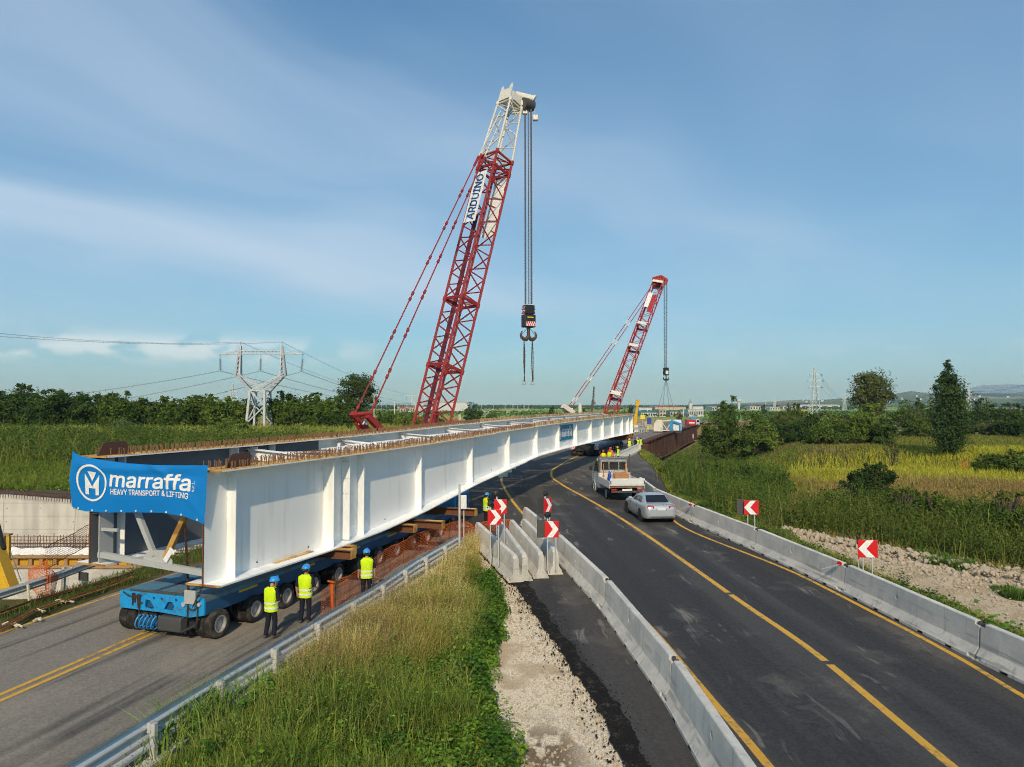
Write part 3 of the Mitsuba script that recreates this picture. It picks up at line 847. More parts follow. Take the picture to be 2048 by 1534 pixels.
# ------------------------------------------------------------------ heavy transporters and the beams on them
def tyre_mesh(R=0.43, w=0.29):
    """A tyre lying along the x axis, with grooves in the tread."""
    h = w / 2
    prof = [(R * .56, -h * .8), (R * .62, -h * .95), (R * .88, -h), (R * .97, -h * .86), (R, -h * .7)]
    for g in (-0.42, 0.0, 0.42):
        prof += [(R, h * (g - .10)), (R - .014, h * (g - .09)), (R - .014, h * (g + .09)), (R, h * (g + .10))]
    prof += [(R, h * .7), (R * .97, h * .86), (R * .88, h), (R * .62, h * .95), (R * .56, h * .8)]
    return MB().lathe(prof, (0, 0, 0), (1, 0, 0), 28)


def rim_mesh(R=0.43, w=0.29):
    h = w / 2
    m = MB().lathe([(R * .57, -h * .8), (R * .57, h * .82), (R * .60, h * .98), (R * .52, h * .98), (R * .50, h * .1), (R * .28, h * .0), (R * .26, h * .45), (R * .12, h * .5), (0.001, h * .5)], (0, 0, 0), (1, 0, 0), 24)
    for k in range(8):
        a = k * math.pi / 4
        m.tube((h * 0.0, R * .38 * math.cos(a), R * .38 * math.sin(a)), (h * .16, R * .38 * math.cos(a), R * .38 * math.sin(a)), 0.016, n=6)
    return m


TYRE = mikit.ply(tyre_mesh().mesh(), 'rubber', smooth=35)
RIM = mikit.ply(rim_mesh().mesh(), 'rim', smooth=35)


def TW(o, yaw, x, y, z, flip=False, s=1.0):
    p = P(o, yaw, x, y, z)
    t = T().translate(list(p)).rotate([0, 0, 1], math.degrees(yaw) + (180 if flip else 0))
    return t.scale(s) if s != 1.0 else t


def transporter(o, yaw, label, axles, spacing=1.65, front='spmt_blue', half=1.5):
    t = thing('heavy_transporter', label, 'transporter', 'self-propelled transporters under the white span')
    at = (o, yaw)
    y1 = (axles - 1) * spacing + 0.85
    y0 = -0.62
    # deck: long plates with open slots between them
    for k, (a, b) in enumerate(((-half, -0.62), (-0.42, 0.42), (0.62, half))):
        put('deck_plate', MB().mani(rbox(a, b, y0 + .14, y1, 1.16, 1.29, 0.02, 6)), 'spmt_deck', t, at)
    m = MB()
    for y in np.arange(y0 + 0.6, y1, spacing):
        m.box(-half + .05, half - .05, y - 0.22, y + 0.22, 0.98, 1.27)
    put('cross_member', m, 'spmt_dark', t, at)
    for s in (-1, 1):
        m = MB().mani(rbox(s * (half - .13) - .12, s * (half - .13) + .12, y0 + .14, y1, 0.78, 1.20, 0.02, 6))
        sb = put('side_beam', m, 'spmt_dark', t, at)
        for y in np.arange(1.0, y1 - 1, 3.3):
            put('reflective_strip', MB().box(s * (half - .008), s * (half + .004), y, y + 0.9, 1.09, 1.16), 'yellow_paint', sb, at)
    # front panel with its two cut-outs and bolt holes
    pan = Polygon([(-half, .78), (-.2, .76), (.05, .76), (1.05, .70), (half, .80), (half, 1.30), (-half, 1.30)])
    pan = pan.difference(Polygon([(-.62, .86), (-.38, .82), (-.26, .88), (-.42, 1.08), (-.60, 1.10)])).difference(Polygon([(.10, .86), (.42, .84), (.50, .98), (.40, 1.10), (.24, 1.09)]))
    for x in (-.28, .02, .55, -1.25, 1.3):
        pan = pan.difference(Point(x, 1.16).buffer(0.045, 6))
    put('front_panel', MB().prism(pan, (0, y0 + .10, 0), (1, 0, 0), (0, 0, 1), (0, .06, 0)), front, t, at)
    put('front_box', MB().box(-half + .02, half - .02, y0 + .19, y0 + .75, 0.84, 1.14), 'spmt_dark', t, at)
    put('top_rail', MB().tube((-half + .3, y0 + .2, 1.32), (half - .5, y0 + .2, 1.32), 0.035, n=6).box(-.5, .5, y0 + .12, y0 + .3, 1.30, 1.335), 'dark_steel', t, at)
    # bogies and wheels
    for a in range(axles):
        y = a * spacing
        m = MB()
        for x in (-1.03, 1.03):
            m.tube((x, y, .5), (x, y + .45, 1.0), 0.13, n=8).tube((x - .55, y, .43), (x + .55, y, .43), 0.08, n=8).box(x - .16, x + .16, y + .2, y + .62, .85, 1.16)
            m.tube((x + .12, y - .05, .58), (x + .12, y + .3, 1.1), 0.05, n=8)
        put('bogie', m, 'dark_steel', t, at)
        cols = (-1.60, -1.29, -.80, -.49, .49, .80, 1.29, 1.60) if a < 2 else (.80, 1.29, 1.60, -1.60)
        for x in cols:
            flip = x in (-1.60, .49, -.80)
            wk = share('wheel', TYRE, TW(o, yaw, x, y, 0.43, flip), t)
            if abs(x) > 1.4 or a < 2:
                share('rim', RIM, TW(o, yaw, x, y, 0.43, flip), wk)
    return t, y0, y1


SO, SYAW = np.array([-10.72, 22.2, 0.0]) + NR * .33, YAW
t1, ya, yb = transporter(SO, SYAW, 'bright blue heavy transporter with front panel, under the near end of the span', 12, half=1.58)
at = (SO, SYAW)
# coiled hoses, air tank and hanging chains on its front
for k in range(5):
    x = -0.72 + k * 0.15
    a = np.linspace(math.pi * 0.55, math.pi * 2.35, 14)
    put('hose_loop', MB().path(np.stack([x + 0.05 * np.sin(a), ya + .02 + 0.17 * np.cos(a), 0.46 + 0.20 * np.sin(a)], 1), 0.022, 6), 'spmt_blue' if k % 2 else 'helmet_blue', t1, at, smooth=True)
put('cable_drum', MB().tube((-.78, ya + .1, .45), (-.05, ya + .1, .43), 0.10, n=12), 'spmt_dark', t1, at)
put('air_tank', MB().mani(m3.Manifold.batch_hull([m3.Manifold.sphere(.06, 8).translate((x, ya + .12 + y, z)) for x in (.02, .78) for y in (-.08, .12) for z in (.30, .62)])), 'dark_steel', t1, at, smooth=40)
put('valve_block', MB().box(.85, 1.05, ya - .02, ya + .25, .32, .66).tube((.9, ya - .05, .3), (1.3, ya + .1, .5), .05, n=8).tube((1.0, ya, .25), (1.05, ya, .72), .035, n=6).box(1.08, 1.35, ya + .05, ya + .3, .42, .60), 'black', t1, at)


def chain(p, q, sag=0.0, n=None, s=0.028):
    """Links between two points."""
    p, q = np.asarray(p, float), np.asarray(q, float)
    n = n or max(2, int(np.linalg.norm(q - p) / (s * 2.2)))
    m = MB()
    for k in range(n):
        u0, u1 = k / n, (k + 1.25) / n
        a = p + (q - p) * u0 - ZZ * sag * 4 * u0 * (1 - u0); b = p + (q - p) * u1 - ZZ * sag * 4 * u1 * (1 - u1)
        m.bar(a, b, s * (1.5 if k % 2 else .5), s * (.5 if k % 2 else 1.5), up=(0.3, 1, 0.1))
    return m


for k, (x0, z0, x1, z1, sg) in enumerate(((-1.42, 1.28, -.72, 1.22, .10), (-1.05, 1.27, -1.05, .92, 0), (-.98, 1.27, -.97, 1.0, 0), (-.86, 1.25, -.84, .84, 0), (-.78, 1.25, -.80, .74, 0), (-.9, 1.2, -.7, 1.0, .1), (1.02, 1.18, 1.0, .42, 0), (1.38, 1.2, 1.36, .55, 0), (1.0, 1.05, 1.4, 1.1, .14), (.98, 1.25, 1.42, 1.22, .06))):
    put('lashing_chain', chain((x0, ya + .06, z0), (x1, ya + .06, z1), sg), 'chain', t1, at)
put('corner_plate', MB().box(.92, 1.32, ya + .02, ya + .06, 1.12, 1.52).tube((.86, ya + .04, 1.08), (.86, ya + .1, 1.08), .07, n=8).tube((1.42, ya + .04, 1.12), (1.42, ya + .1, 1.12), .06, n=8), 'grey_steel', t1, at)
put('tension_chain', chain(P(SO, SYAW, 1.25, ya + .0, 1.05), gp(I0 - .02, .1) + ZZ * (zbot(I0) + .0), 0, s=.03), 'chain', t1)
put('tension_chain', chain(gp(I0 + .05, -1.0) + ZZ * 3.4, gp(I0 + .1, -1.15) + ZZ * 1.3, 0, s=.05), 'chain', t1)
# power pack at its far end
pw = put('power_pack', MB().mani(rbox(-1.45, 1.45, yb + .1, yb + 2.3, .75, 2.05, .05)), 'spmt_blue', t1, at, smooth=40)
put('panel', MB().box(1.455, 1.47, yb + .3, yb + 1.0, .95, 1.85).box(1.455, 1.47, yb + 1.2, yb + 2.1, .95, 1.85), 'spmt_dark', pw, at)
put('exhaust', MB().tube((.9, yb + .6, 2.0), (.9, yb + .6, 2.4), .06, n=8).box(-1.2, .5, yb + .4, yb + 2.0, 2.04, 2.2), 'dark_steel', pw, at)

# steel beams lying across the transporters under the girders
def ibeam(c, half_len, h, w, label, mat='rust', yaw=YAW, end='rusty_plate'):
    """c: middle of the beam's underside; it lies across the span."""
    ax = NR
    t = 0.035
    prof = Polygon([(-w / 2, 0), (w / 2, 0), (w / 2, t), (.014, t), (.014, h - t), (w / 2, h - t), (w / 2, h), (-w / 2, h), (-w / 2, h - t), (-.014, h - t), (-.014, t), (-w / 2, t)])
    k = put('steel_beam', MB().prism(prof, np.asarray(c) - ax * half_len, DIR, ZZ, ax * 2 * half_len), mat, label=label, cat='steel beam', group='steel support beams under the span')
    put('end_plate', MB().prism(Polygon([(-w / 2 + .005, .01), (w / 2 - .005, .01), (w / 2 - .005, h - .01), (-w / 2 + .005, h - .01)]), np.asarray(c) + ax * half_len, DIR, ZZ, ax * .02), end, k)
    put('flange_face', MB().obb(np.asarray(c) + ZZ * (h + .002) + ax * (half_len - .45), ax * .44, DIR * (w / 2 - .01), ZZ * .001), 'flange_top', k)


for t_, l_, hh, txt in ((5.6, 2.95, .34, 'brown steel beam sticking out beside the second worker in a yellow vest'), (6.25, 2.6, .34, 'rusty steel beam lying behind the one beside the second worker'), (11.3, 2.75, .34, 'short brown steel beam sticking out beside the worker behind the net'), (12.6, 3.55, .34, 'longer yellow edged steel beam sticking out above the orange net'), (16.6, 3.65, .36, 'steel beam farthest along the near transporter, by the blue power pack')):
    ibeam(P(SO, SYAW, 0, t_, 1.30) * 1.0, l_, hh, .36, txt)
# short packing blocks down to the transporter under the rising soffit
pk = MB()
for t_ in (12.6, 16.6):
    pk.obb(P(SO, SYAW, .9, t_, 1.75), NR * .4, DIR * .15, ZZ * .09)

F0 = np.array([8.9, 86.0, float(rz(88))]); FYAW = YAW
t2, yc, yd = transporter(F0, FYAW, 'dark blue heavy transporter carrying the far end of the span', 12, 1.6, 'spmt_dark', 1.5)
at = (F0, FYAW)
for s in (-1, 1):
    wp = put('warning_board', MB().mani(rbox(s * 1.45 - .28, s * 1.45 + .28, yc - .02, yc + .02, .8, 1.38, .015, 6)), 'sign_white', t2, at)
    m = MB()
    for k in range(3):
        x0 = s * 1.45 - .26 + k * .2
        m.prism(Polygon([(x0, .84), (x0 + .09, .84), (x0 + .2, 1.1), (x0 + .09, 1.34), (x0, 1.34), (x0 + .1, 1.1)]), (0, yc - .022, 0), (1, 0, 0), (0, 0, 1), (0, -.004, 0))
    put('stripe', m, 'sign_red', wp, at)
put('radiator', MB().box(-1.0, 1.2, yc - .04, yc + .5, .62, 1.5), 'black', t2, at)
put('platform', MB().box(-1.5, 1.5, yc + .0, yc + 2.6, 1.30, 1.42), 'spmt_blue', t2, at)
for k, (t_, txt) in enumerate(((11.5, 'nearest beam of the stack below the far end of the span'), (13.6, 'second beam of the stack below the far end of the span'), (15.8, 'third beam of the stack below the far end of the span'))):
    ibeam(P(F0, FYAW, .5, t_, 1.38), 2.9, .38, .4, txt, end='rusty_plate')
    ibeam(P(F0, FYAW, .5, t_ + .2, 1.78), 3.0, .34, .4, txt.replace('beam', 'upper beam', 1), end='rusty_plate')

# ------------------------------------------------------------------ lattice cranes
class Boom:
    """Four chords round an axis; half(s): half the width of the section at s metres from the foot."""

    def __init__(s, B, tip, w, half):
        s.B, s.tip = np.asarray(B, float), np.asarray(tip, float)
        s.L = np.linalg.norm(s.tip - s.B)
        s.A = nrm(s.tip - s.B)
        s.e1 = nrm(np.asarray(w, float) - s.A * np.dot(w, s.A))
        s.e2 = np.cross(s.A, s.e1)          # away from the hook side
        s.half = half

    def c(s, j, t, k=1.0):
        a, b = [(-1, -1), (1, -1), (1, 1), (-1, 1)][j % 4]
        return s.B + s.A * t + s.half(t) * k * (a * s.e1 + b * s.e2)

    def face(s, j, u, t, out=0.0):
        """A point on the face between chords j and j+1."""
        p = s.c(j, t) * (1 - u) + s.c(j + 1, t) * u
        return p + nrm((s.c(j, t) + s.c(j + 1, t)) / 2 - (s.B + s.A * t)) * out


def lattice(parent, bm, s0, s1, step, rc, rb, mat, joined=False, phase=0):
    sec = None
    for j in range(4):
        k = put('chord', MB().tube(bm.c(j, s0), bm.c(j, s1), rc, n=8), mat, parent, smooth=40)
    n = max(2, int(round((s1 - s0 - .3) / step)))
    t = np.linspace(s0 + .15, s1 - .15, n + 1)
    allb = MB()
    for j in range(4):
        for q in range(n):
            a, b = (j, j + 1) if (q + phase) % 2 == 0 else (j + 1, j)
            m = allb if joined else MB()
            m.tube(bm.c(a, t[q]), bm.c(b, t[q + 1]), rb, n=6, cap=False)
            if not joined:
                put('lacing_bar', m, mat, parent, smooth=60)
    if joined:
        put('lacing', allb, mat, parent, kind='stuff')
    for tt in (s0 + .06, s1 - .06):
        fm = MB()
        for j in range(4):
            fm.tube(bm.c(j, tt), bm.c(j + 1, tt), rb * 1.25, n=6)
        fm.tube(bm.c(0, tt), bm.c(2, tt), rb * .8, n=5)
        put('end_frame', fm, mat, parent)
    for j in range(4):
        put('pin_joint', MB().tube(bm.c(j, s1 - .18), bm.c(j, s1 + .16), rc * 1.5, n=8), mat, parent)


B1, TIP1 = AT(863, 848, 52), AT(1024, 192, 58.5)
ax1 = nrm(TIP1 - B1)
L1 = np.linalg.norm(TIP1 - B1)
foot = B1 - ax1 * 3.6
lean = nrm([ax1[0], ax1[1], 0])
wid = np.array([lean[1], -lean[0], 0])
red_end = 3.6 + L1 * (848 - 325) / (848 - 192) * 0.985
bm1 = Boom(foot, TIP1, wid, lambda t: np.interp(t, [0, red_end, red_end + 7.2], [0.92, 0.92, 0.62]))
c1 = thing('lattice_crane', 'tall red lattice boom crane with white tip and a name banner, behind the span', 'crane')
secs = [0, 3.6 + L1 * (848 - 748) / 656, 3.6 + L1 * (848 - 624) / 656, 3.6 + L1 * (848 - 360) / 656, red_end]
bo = put('boom', MB().tube(foot + wid * -.9, foot + wid * .9, .22, n=10), 'crane_red', c1, label='red lattice boom')
for k in range(4):
    lattice(bo, bm1, secs[k], secs[k + 1], 0.98 if k < 3 else 1.7, 0.098, 0.055, 'crane_red', phase=k)
# broad plated strut running inside the boom
ins = lambda t, a, b: bm1.B + bm1.A * t + bm1.e1 * a + bm1.e2 * b
put('inner_tray', MB().bar(ins(0.5, -.38, -.30), ins(secs[3] - 4.0, -.38, -.30), 0.46, 0.05, up=bm1.e2), 'maroon', bo, label='maroon plated tray inside the boom')
put('inner_plate', MB().bar(ins(1.2, -.1, .3), ins(4.6, -.2, .3), 0.8, 0.08, up=bm1.e2), 'crane_red', bo)
# white top section
top1 = put('boom_tip', MB().bar(bm1.c(0, L1 + 3.1, 1) * .5 + bm1.c(1, L1 + 3.1) * .5, bm1.c(3, L1 + 3.1) * .5 + bm1.c(2, L1 + 3.1) * .5, .4, .3), 'crane_white', c1, label='white boom tip with sheave head')
lattice(top1, bm1, red_end + .05, L1 + 2.6, 1.2, 0.085, 0.050, 'crane_white')
for j in (0, 2):
    q = lambda u, t: bm1.face(j, u, t, .02)
    h = (L1 + 2.75, L1 + 3.75, L1 + 4.15)
    poly = [q(0, h[0]), q(1, h[0]), q(1, h[1]), q(.98, h[2]), q(.86, h[2]), q(.72, h[1]), q(.3, h[1]), q(.16, h[2]), q(.03, h[2]), q(0, h[1])]
    o_ = nrm(np.cross(poly[1] - poly[0], poly[2] - poly[1])) * .05
    ex, ey = nrm(poly[1] - poly[0]), bm1.A
    pl = Polygon([(np.dot(p - poly[0], ex), np.dot(p - poly[0], ey)) for p in poly])
    put('head_plate', MB().prism(pl, poly[0], ex, nrm(ey - ex * np.dot(ex, ey)), o_), 'crane_white', top1)
for j in (1, 3):
    q = lambda u, t: bm1.face(j, u, t, .03)
    put('head_plate', MB().add([q(0, L1 + 2.8), q(1, L1 + 2.8), q(1, L1 + 3.5), q(0, L1 + 3.5)], [[0, 1, 2, 3]]), 'crane_white', top1)
hx = nrm(lean * .55 + np.array([.84, 0, 0]))                       # towards the rope side
hc = bm1.B + bm1.A * (L1 + 3.4)
ropes_x = AT(1057, 210, 58.6)
put('sheave_drum', MB().tube(hc + hx * .35 + ZZ * .25, AT(1066, 200, 58.8), .36, n=18).tube(AT(1064.5, 199, 58.8), AT(1068, 201, 58.8), .42, n=18), 'crane_white', top1, smooth=40)
put('sheave_bracket', MB().bar(hc - ZZ * .4, AT(1055, 209, 58.6), .5, .35).bar(hc - ZZ * 1.2, AT(1050, 222, 58.6), .3, .3), 'crane_white', top1)
put('sheave', MB().tube(AT(1046, 207, 58.3), AT(1064, 212, 58.9), .5, n=18), 'dark_steel', top1, smooth=40)
put('limit_arm', MB().tube(AT(1050, 222, 58.6), AT(1071, 236, 58.6), .03, n=6).tube(AT(1058, 232, 58.6), AT(1071, 236, 58.6), .03, n=6).tube(AT(1068, 205, 58.6), AT(1070, 236, 58.6), .012, n=5).box(*sum(([a - .2, a + .2] for a in AT(1071, 236, 58.6)), [])).box(*sum(([a - .18, a + .18] for a in AT(1050, 224, 58.6)), [])), 'crane_white', top1)
# hoist ropes
for x in (1049.3, 1050.8, 1056.5, 1061.2, 1062.8):
    put('hoist_rope', MB().tube(AT(x, 212, 58.5), AT(1049.5 + (x - 1048.5) * 1.0, 608, 58.5), 0.045, n=6), 'rope', c1)
# pendants from the tip back to the gantry
gA, gB = AT(709, 829, 46.2), AT(742, 826, 45.8)
tA, tB = bm1.c(3, L1 + 1.6), bm1.c(0, L1 + 1.6)
for a, b, nm in ((gA, AT(1001, 222, 57.9), 0), (gB, AT(1008, 226, 58.6), 1)):
    m = MB(); L = np.linalg.norm(b - a); u1 = .805
    m.tube(a, a + (b - a) * u1, .048, n=6)
    for u in np.r_[0.01, np.arange(.105, u1, .115), u1]:
        q = a + (b - a) * u
        m.tube(q - nrm(b - a) * .38, q - nrm(b - a) * .12, .10, n=6).tube(q + nrm(b - a) * .12, q + nrm(b - a) * .38, .10, n=6)
    pe = put('pendant_bar', m, 'crane_red', c1)
    put('white_pendant', MB().tube(a + (b - a) * u1, b, .045, n=6), 'crane_white', pe)
# gantry, upper carriage and tracks (mostly hidden behind the span)
f1, f2 = AT(741, 868, 47.5), AT(770, 868, 47.0)
ga = put('gantry', MB().bar(AT(704, 826, 46.2), f1, .36, .36).bar(AT(735, 831, 45.8), f2, .36, .36), 'crane_red', c1)
put('gantry_link', MB().tube(gA, gB, .12, n=8).tube(AT(715, 834, 46), AT(724, 846, 46.2), .06, n=6).tube(AT(728, 832, 46), AT(724, 846, 46.2), .06, n=6).tube(AT(712, 846, 46.4), AT(722, 866, 46.8), .1, n=6), 'crane_red', ga)
put('winch_box', MB().obb(AT(726, 844, 46.9), [.3, 0, 0], [0, .3, 0], [0, 0, .15]), 'crane_white', ga)
cc = foot - lean * 3.2
cy = math.atan2(lean[1], lean[0]) - math.pi / 2
gz = float(H(cc[0], cc[1]))
at = ((cc[0], cc[1], gz), cy)
put('upper_carriage', MB().mani(rbox(-1.5, 1.5, -5.0, 3.0, 1.4, 3.3, .08)), 'crane_red', c1, at)
put('counterweight', MB().mani(rbox(-2.4, 2.4, -6.3, -4.6, 1.2, 3.9, .1)), 'crane_red', c1, at)
put('cab', MB().mani(rbox(-2.6, -1.6, 1.4, 3.4, 1.3, 3.4, .1)), 'crane_white', c1, at)
for s in (-1, 1):
    tr = m3.CrossSection([[(-3.6, .55), (-3.2, 0.05), (3.2, .05), (3.6, .55), (3.2, 1.05), (-3.2, 1.05)]]).extrude(.9).rotate((90, 0, 90)).translate((s * 2.3 - .45, 0, 0))
    put('crawler_track', MB().mani(tr), 'dark_steel', c1, at)
put('turntable', MB().tube((0, 0, .5), (0, 0, 1.45), 1.4, n=20).box(-2.3, 2.3, -.9, .9, .5, 1.0), 'dark_steel', c1, at)

# name banner on the face that looks left, and a second one on the face behind
def boom_banner(bm, j, u0, u1, t0, t1, out, name, parent, mat, wob=0.03, label=None):
    U, Tt = np.meshgrid(np.linspace(u0, u1, 8), np.linspace(t0, t1, 40))
    v = np.array([bm.face(j, u, t, out + wob * math.sin(t * 3.1 + u * 4) * math.sin(t * .9)) for u, t in zip(U.ravel(), Tt.ravel())])
    k = (np.arange(39)[:, None] * 8 + np.arange(7)).ravel()
    return put(name, MB().add(v, np.stack([k, k + 1, k + 9, k + 8], 1)), mat, parent, smooth=True, label=label)


def px_t(py): return 3.6 + L1 * (848 - py) / 656


# chord order as seen: the face whose outward normal points most to the left and towards the camera carries the banner
faces = []
for j in range(4):
    n_ = nrm(bm1.face(j, .5, 20) - (bm1.B + bm1.A * 20))
    faces.append((n_ @ np.array([-.7, -.7, 0]), j))
JL = max(faces)[1]
JR = max((nrm(bm1.face(j, .5, 20) - (bm1.B + bm1.A * 20)) @ np.array([.7, -.7, 0]), j) for j in range(4))[1]
JB = (JL + 2) % 4
left_first = bm1.c(JL, 20)[0] < bm1.c(JL + 1, 20)[0]
ua, ub = (0.03, 0.74) if left_first else (0.97, 0.26)
tb0, tb1 = px_t(476), px_t(372)
nb = boom_banner(bm1, JL, ua, ub, tb0, tb1, .10, 'name_banner', c1, 'print_white', .012, label='white banner lettered ARDUINO')
from PIL import ImageFont
Lb = tb1 - tb0
v, f = letters('ARDUINO', Lb * .90, 0.78, True, shear=0.18, fine=0.3)
v[:, 0] *= Lb * .92 / v[:, 0].max()
wB = abs(ub - ua) * 2 * .92
pts = np.array([bm1.face(JL, ua + (ub - ua) * np.clip((wB * .80 - q[1]) / wB, 0, 1), tb0 + .12 + q[0], .125 + q[2]) for q in v])
put('lettering', (pts, f), 'print_navy', nb)
boom_banner(bm1, JB, .05, .8, tb0 - .4, tb1 + .4, -.05, 'name_banner', c1, 'print_white', .10, label='crumpled white banner seen from behind')

# hook block, ram's horn hook and slings
hook = thing('hook_block', 'black hook block with red and white stripes hanging from the tall crane', 'crane hook')
hb = AT(1057, 640, 58.5)
ho, hy = hb, math.radians(24)
at = (ho, hy, .86)
S = 58.5 / 1422.0
put('sheave_housing', MB().mani(rbox(-.52, .52, -.35, .35, .55, 1.42, .06)).box(-.56, .56, -.36, .36, .62, .70).box(-.56, .56, -.36, .36, 1.0, 1.08), 'black', hook, at)
put('counterweight', MB().mani(rbox(-.60, .60, -.42, .42, -.72, .50, .08)), 'black', hook, at)
put('yellow_strip', MB().box(-.32, .34, -.432, -.424, .18, .27), 'sign_yellow', hook, at)
pl_ = put('stripe_board', MB().box(-.42, .58, -.436, -.426, -.62, -.18), 'sign_white', hook, at)
m = MB()
for k in range(5):
    x0 = -.42 + k * .22
    m.prism(Polygon([(x0, -.18), (min(x0 + .11, .58), -.18), (min(x0 + .30, .58), -.62), (min(x0 + .19, .58), -.62)]).intersection(Polygon([(-.42, -.62), (.58, -.62), (.58, -.18), (-.42, -.18)])), (0, -.437, 0), (1, 0, 0), (0, 0, 1), (0, -.004, 0))
put('stripe', m, 'sign_red', pl_, at)
pl_ = put('stripe_board', MB().box(-.536, -.528, -.3, .2, .45, 1.25), 'sign_white', hook, at)
m = MB()
for k in range(4):
    z0 = .48 + k * .2
    m.prism(Polygon([(-.3, z0), (.2, z0 + .1), (.2, z0 + .2), (-.3, z0 + .1)]), (-.538, 0, 0), (0, 1, 0), (0, 0, 1), (-.004, 0, 0))
put('stripe', m, 'sign_red', pl_, at)
a = np.linspace(math.radians(100), math.radians(-100), 12)
hk = MB().tube((0, 0, -.7), (0, 0, -1.55), .16, n=10)
for s in (-1, 1):
    cpts = np.array([[s * .02, 0, -1.62], [s * .25, 0, -1.86], [s * .52, 0, -1.84], [s * .74, 0, -1.66], [s * .80, 0, -1.42], [s * .72, 0, -1.18], [s * .60, 0, -1.08]])
    hk.path(cpts, [.2, .2, .18, .15, .12, .08, .03], 8)
put('hook', hk, 'brown_hook', hook, at, smooth=50)
put('safety_latch', MB().tube((.1, 0, -.75), (.62, 0, -1.35), .025, n=5).tube((-.1, 0, -.75), (-.62, 0, -1.35), .025, n=5), 'dark_steel', hook, at)
r = np.random.default_rng(5)
for sx, l in ((-.46, 'left of the two rope slings hanging from the tall crane hook'), (.40, 'right of the two rope slings hanging from the tall crane hook')):
    sl = thing('rope_sling', l, 'sling', 'slings hanging from the tall crane hook')
    for q in range(3):
        zz = np.linspace(-1.7, -5.9, 14)
        px_ = sx + (q - 1) * .10 * np.sin(np.linspace(0, math.pi, 14)) + .04 * np.cumsum(r.normal(0, .5, 14)) * .3 + .05 * np.linspace(0, 1, 14)
        put('strand', MB().path(np.stack([px_, (q - 1) * .05 + 0 * zz, zz], 1), .042, 5), 'brown_hook', sl, at)
        put('shackle', MB().path(np.array([[sx - .1, 0, -5.8], [sx - .14, 0, -6.05], [sx - .02, 0, -6.2], [sx + .1, 0, -6.05], [sx + .06, 0, -5.8]]), .05, 6).tube((sx - .18, 0, -6.16), (sx + .2, 0, -6.16), .07, n=6), 'grey_steel', sl, at)

# ------------------------------------------------------------------ the second crane, beyond the far end
B2, TIP2 = AT(1219, 828, 130), AT(1317, 566, 146)
ax2 = nrm(TIP2 - B2); L2 = np.linalg.norm(TIP2 - B2)
lean2 = nrm([ax2[0], ax2[1], 0])
foot2 = B2 - ax2 * 3
w2 = np.array([lean2[1], -lean2[0], 0]); w2 = nrm(w2 * .75 + lean2 * .35)
bm2 = Boom(foot2, TIP2, w2, lambda t: 0.98)
c2 = thing('lattice_crane', 'smaller red lattice crane with white collars, beyond the far end of the span', 'crane')
bo2 = put('boom', MB().tube(foot2 - w2, foot2 + w2, .25, n=8), 'crane_red_far', c2)
p2 = lambda py: 3 + L2 * (828 - py) / 262
cuts = [0, p2(796), p2(705), p2(660), L2 + 3]
for k in range(4):
    lattice(bo2, bm2, cuts[k], cuts[k + 1], 1.5, .12, .055, 'crane_red_far', joined=True, phase=k)
for py in (796, 705, 660, 570):
    t = p2(py)
    m = MB()
    for j in range(4):
        m.bar(bm2.c(j, t, 1.1), bm2.c(j + 1, t, 1.1), .62 if py != 796 else .8, .05, up=nrm(np.cross(bm2.c(j + 1, t) - bm2.c(j, t), bm2.A)))
    put('white_collar', m, 'crane_white', c2)
put('walkway', MB().bar(bm2.c(3, 6) * .7 + bm2.c(0, 6) * .3, bm2.c(3, L2 - 3) * .7 + bm2.c(0, L2 - 3) * .3, .5, .1, up=bm2.e1), 'crane_red_far', bo2)
hd = put('boom_head', MB().bar(bm2.c(0, L2 + 3.0), bm2.c(1, L2 + 3.0), .3, .5).bar(bm2.c(2, L2 + 3.0), bm2.c(3, L2 + 3.0), .3, .5).mani(m3.Manifold.batch_hull([m3.Manifold.cube((.5, .5, .5), True).translate(tuple(q)) for q in (AT(1307, 560, 146), AT(1321, 553, 146), AT(1333, 561, 146), AT(1331, 566, 146), AT(1312, 570, 146))])), 'crane_red_far', c2)
m = MB()
for px in (1309, 1314, 1319, 1325, 1330):
    m.bar(AT(px, 570, 145.6), AT(px + 2, 553 + abs(px - 1320) * .3, 145.6), .35, .3)
m.tube(AT(1305, 556, 145.6), AT(1322, 552, 145.6), .2, n=6).tube(AT(1322, 552, 145.6), AT(1334, 562, 145.6), .2, n=6)
put('head_strut', m, 'crane_red_far', hd)
for a, b in ((p2(628), p2(597)),):
    F = max((nrm(bm2.face(j, .5, 20) - (bm2.B + bm2.A * 20)) @ np.array([0, -1, 0]), j) for j in range(4))[1]
    lf = bm2.c(F, 20)[0] < bm2.c(F + 1, 20)[0]
    boom_banner(bm2, F, .05 if lf else .95, .5, a, b, .2, 'name_banner', c2, 'print_white', 0, label='narrow white banner strip')
    boom_banner(bm2, F, .52, .95 if lf else .05, a - 1.2, b - .4, .2, 'name_banner', c2, 'crane_red_far', .03, label='red banner strip')
for a, b in ((AT(1136, 815, 128), AT(1301, 575, 145)), (AT(1143, 815, 127), AT(1304, 582, 145))):
    pe = put('pendant_bar', MB().tube(a, b, .075, n=5), 'crane_red_far', c2)
    for u in (.06, .22, .52, .685):
        q = a + (b - a) * u
        put('pendant_joint', MB().tube(q - nrm(b - a) * .6, q + nrm(b - a) * .5, .12, n=6), 'crane_white', pe)
put('back_mast', MB().bar(AT(1126, 812, 127), AT(1146, 826, 128), 1.1, .8).bar(AT(1126, 812, 127), AT(1136, 833, 128.5), .5, .5), 'crane_white', c2)
cc = foot2 - lean2 * 3.5
at = ((cc[0], cc[1], float(H(cc[0], cc[1]))), math.atan2(lean2[1], lean2[0]) - math.pi / 2)
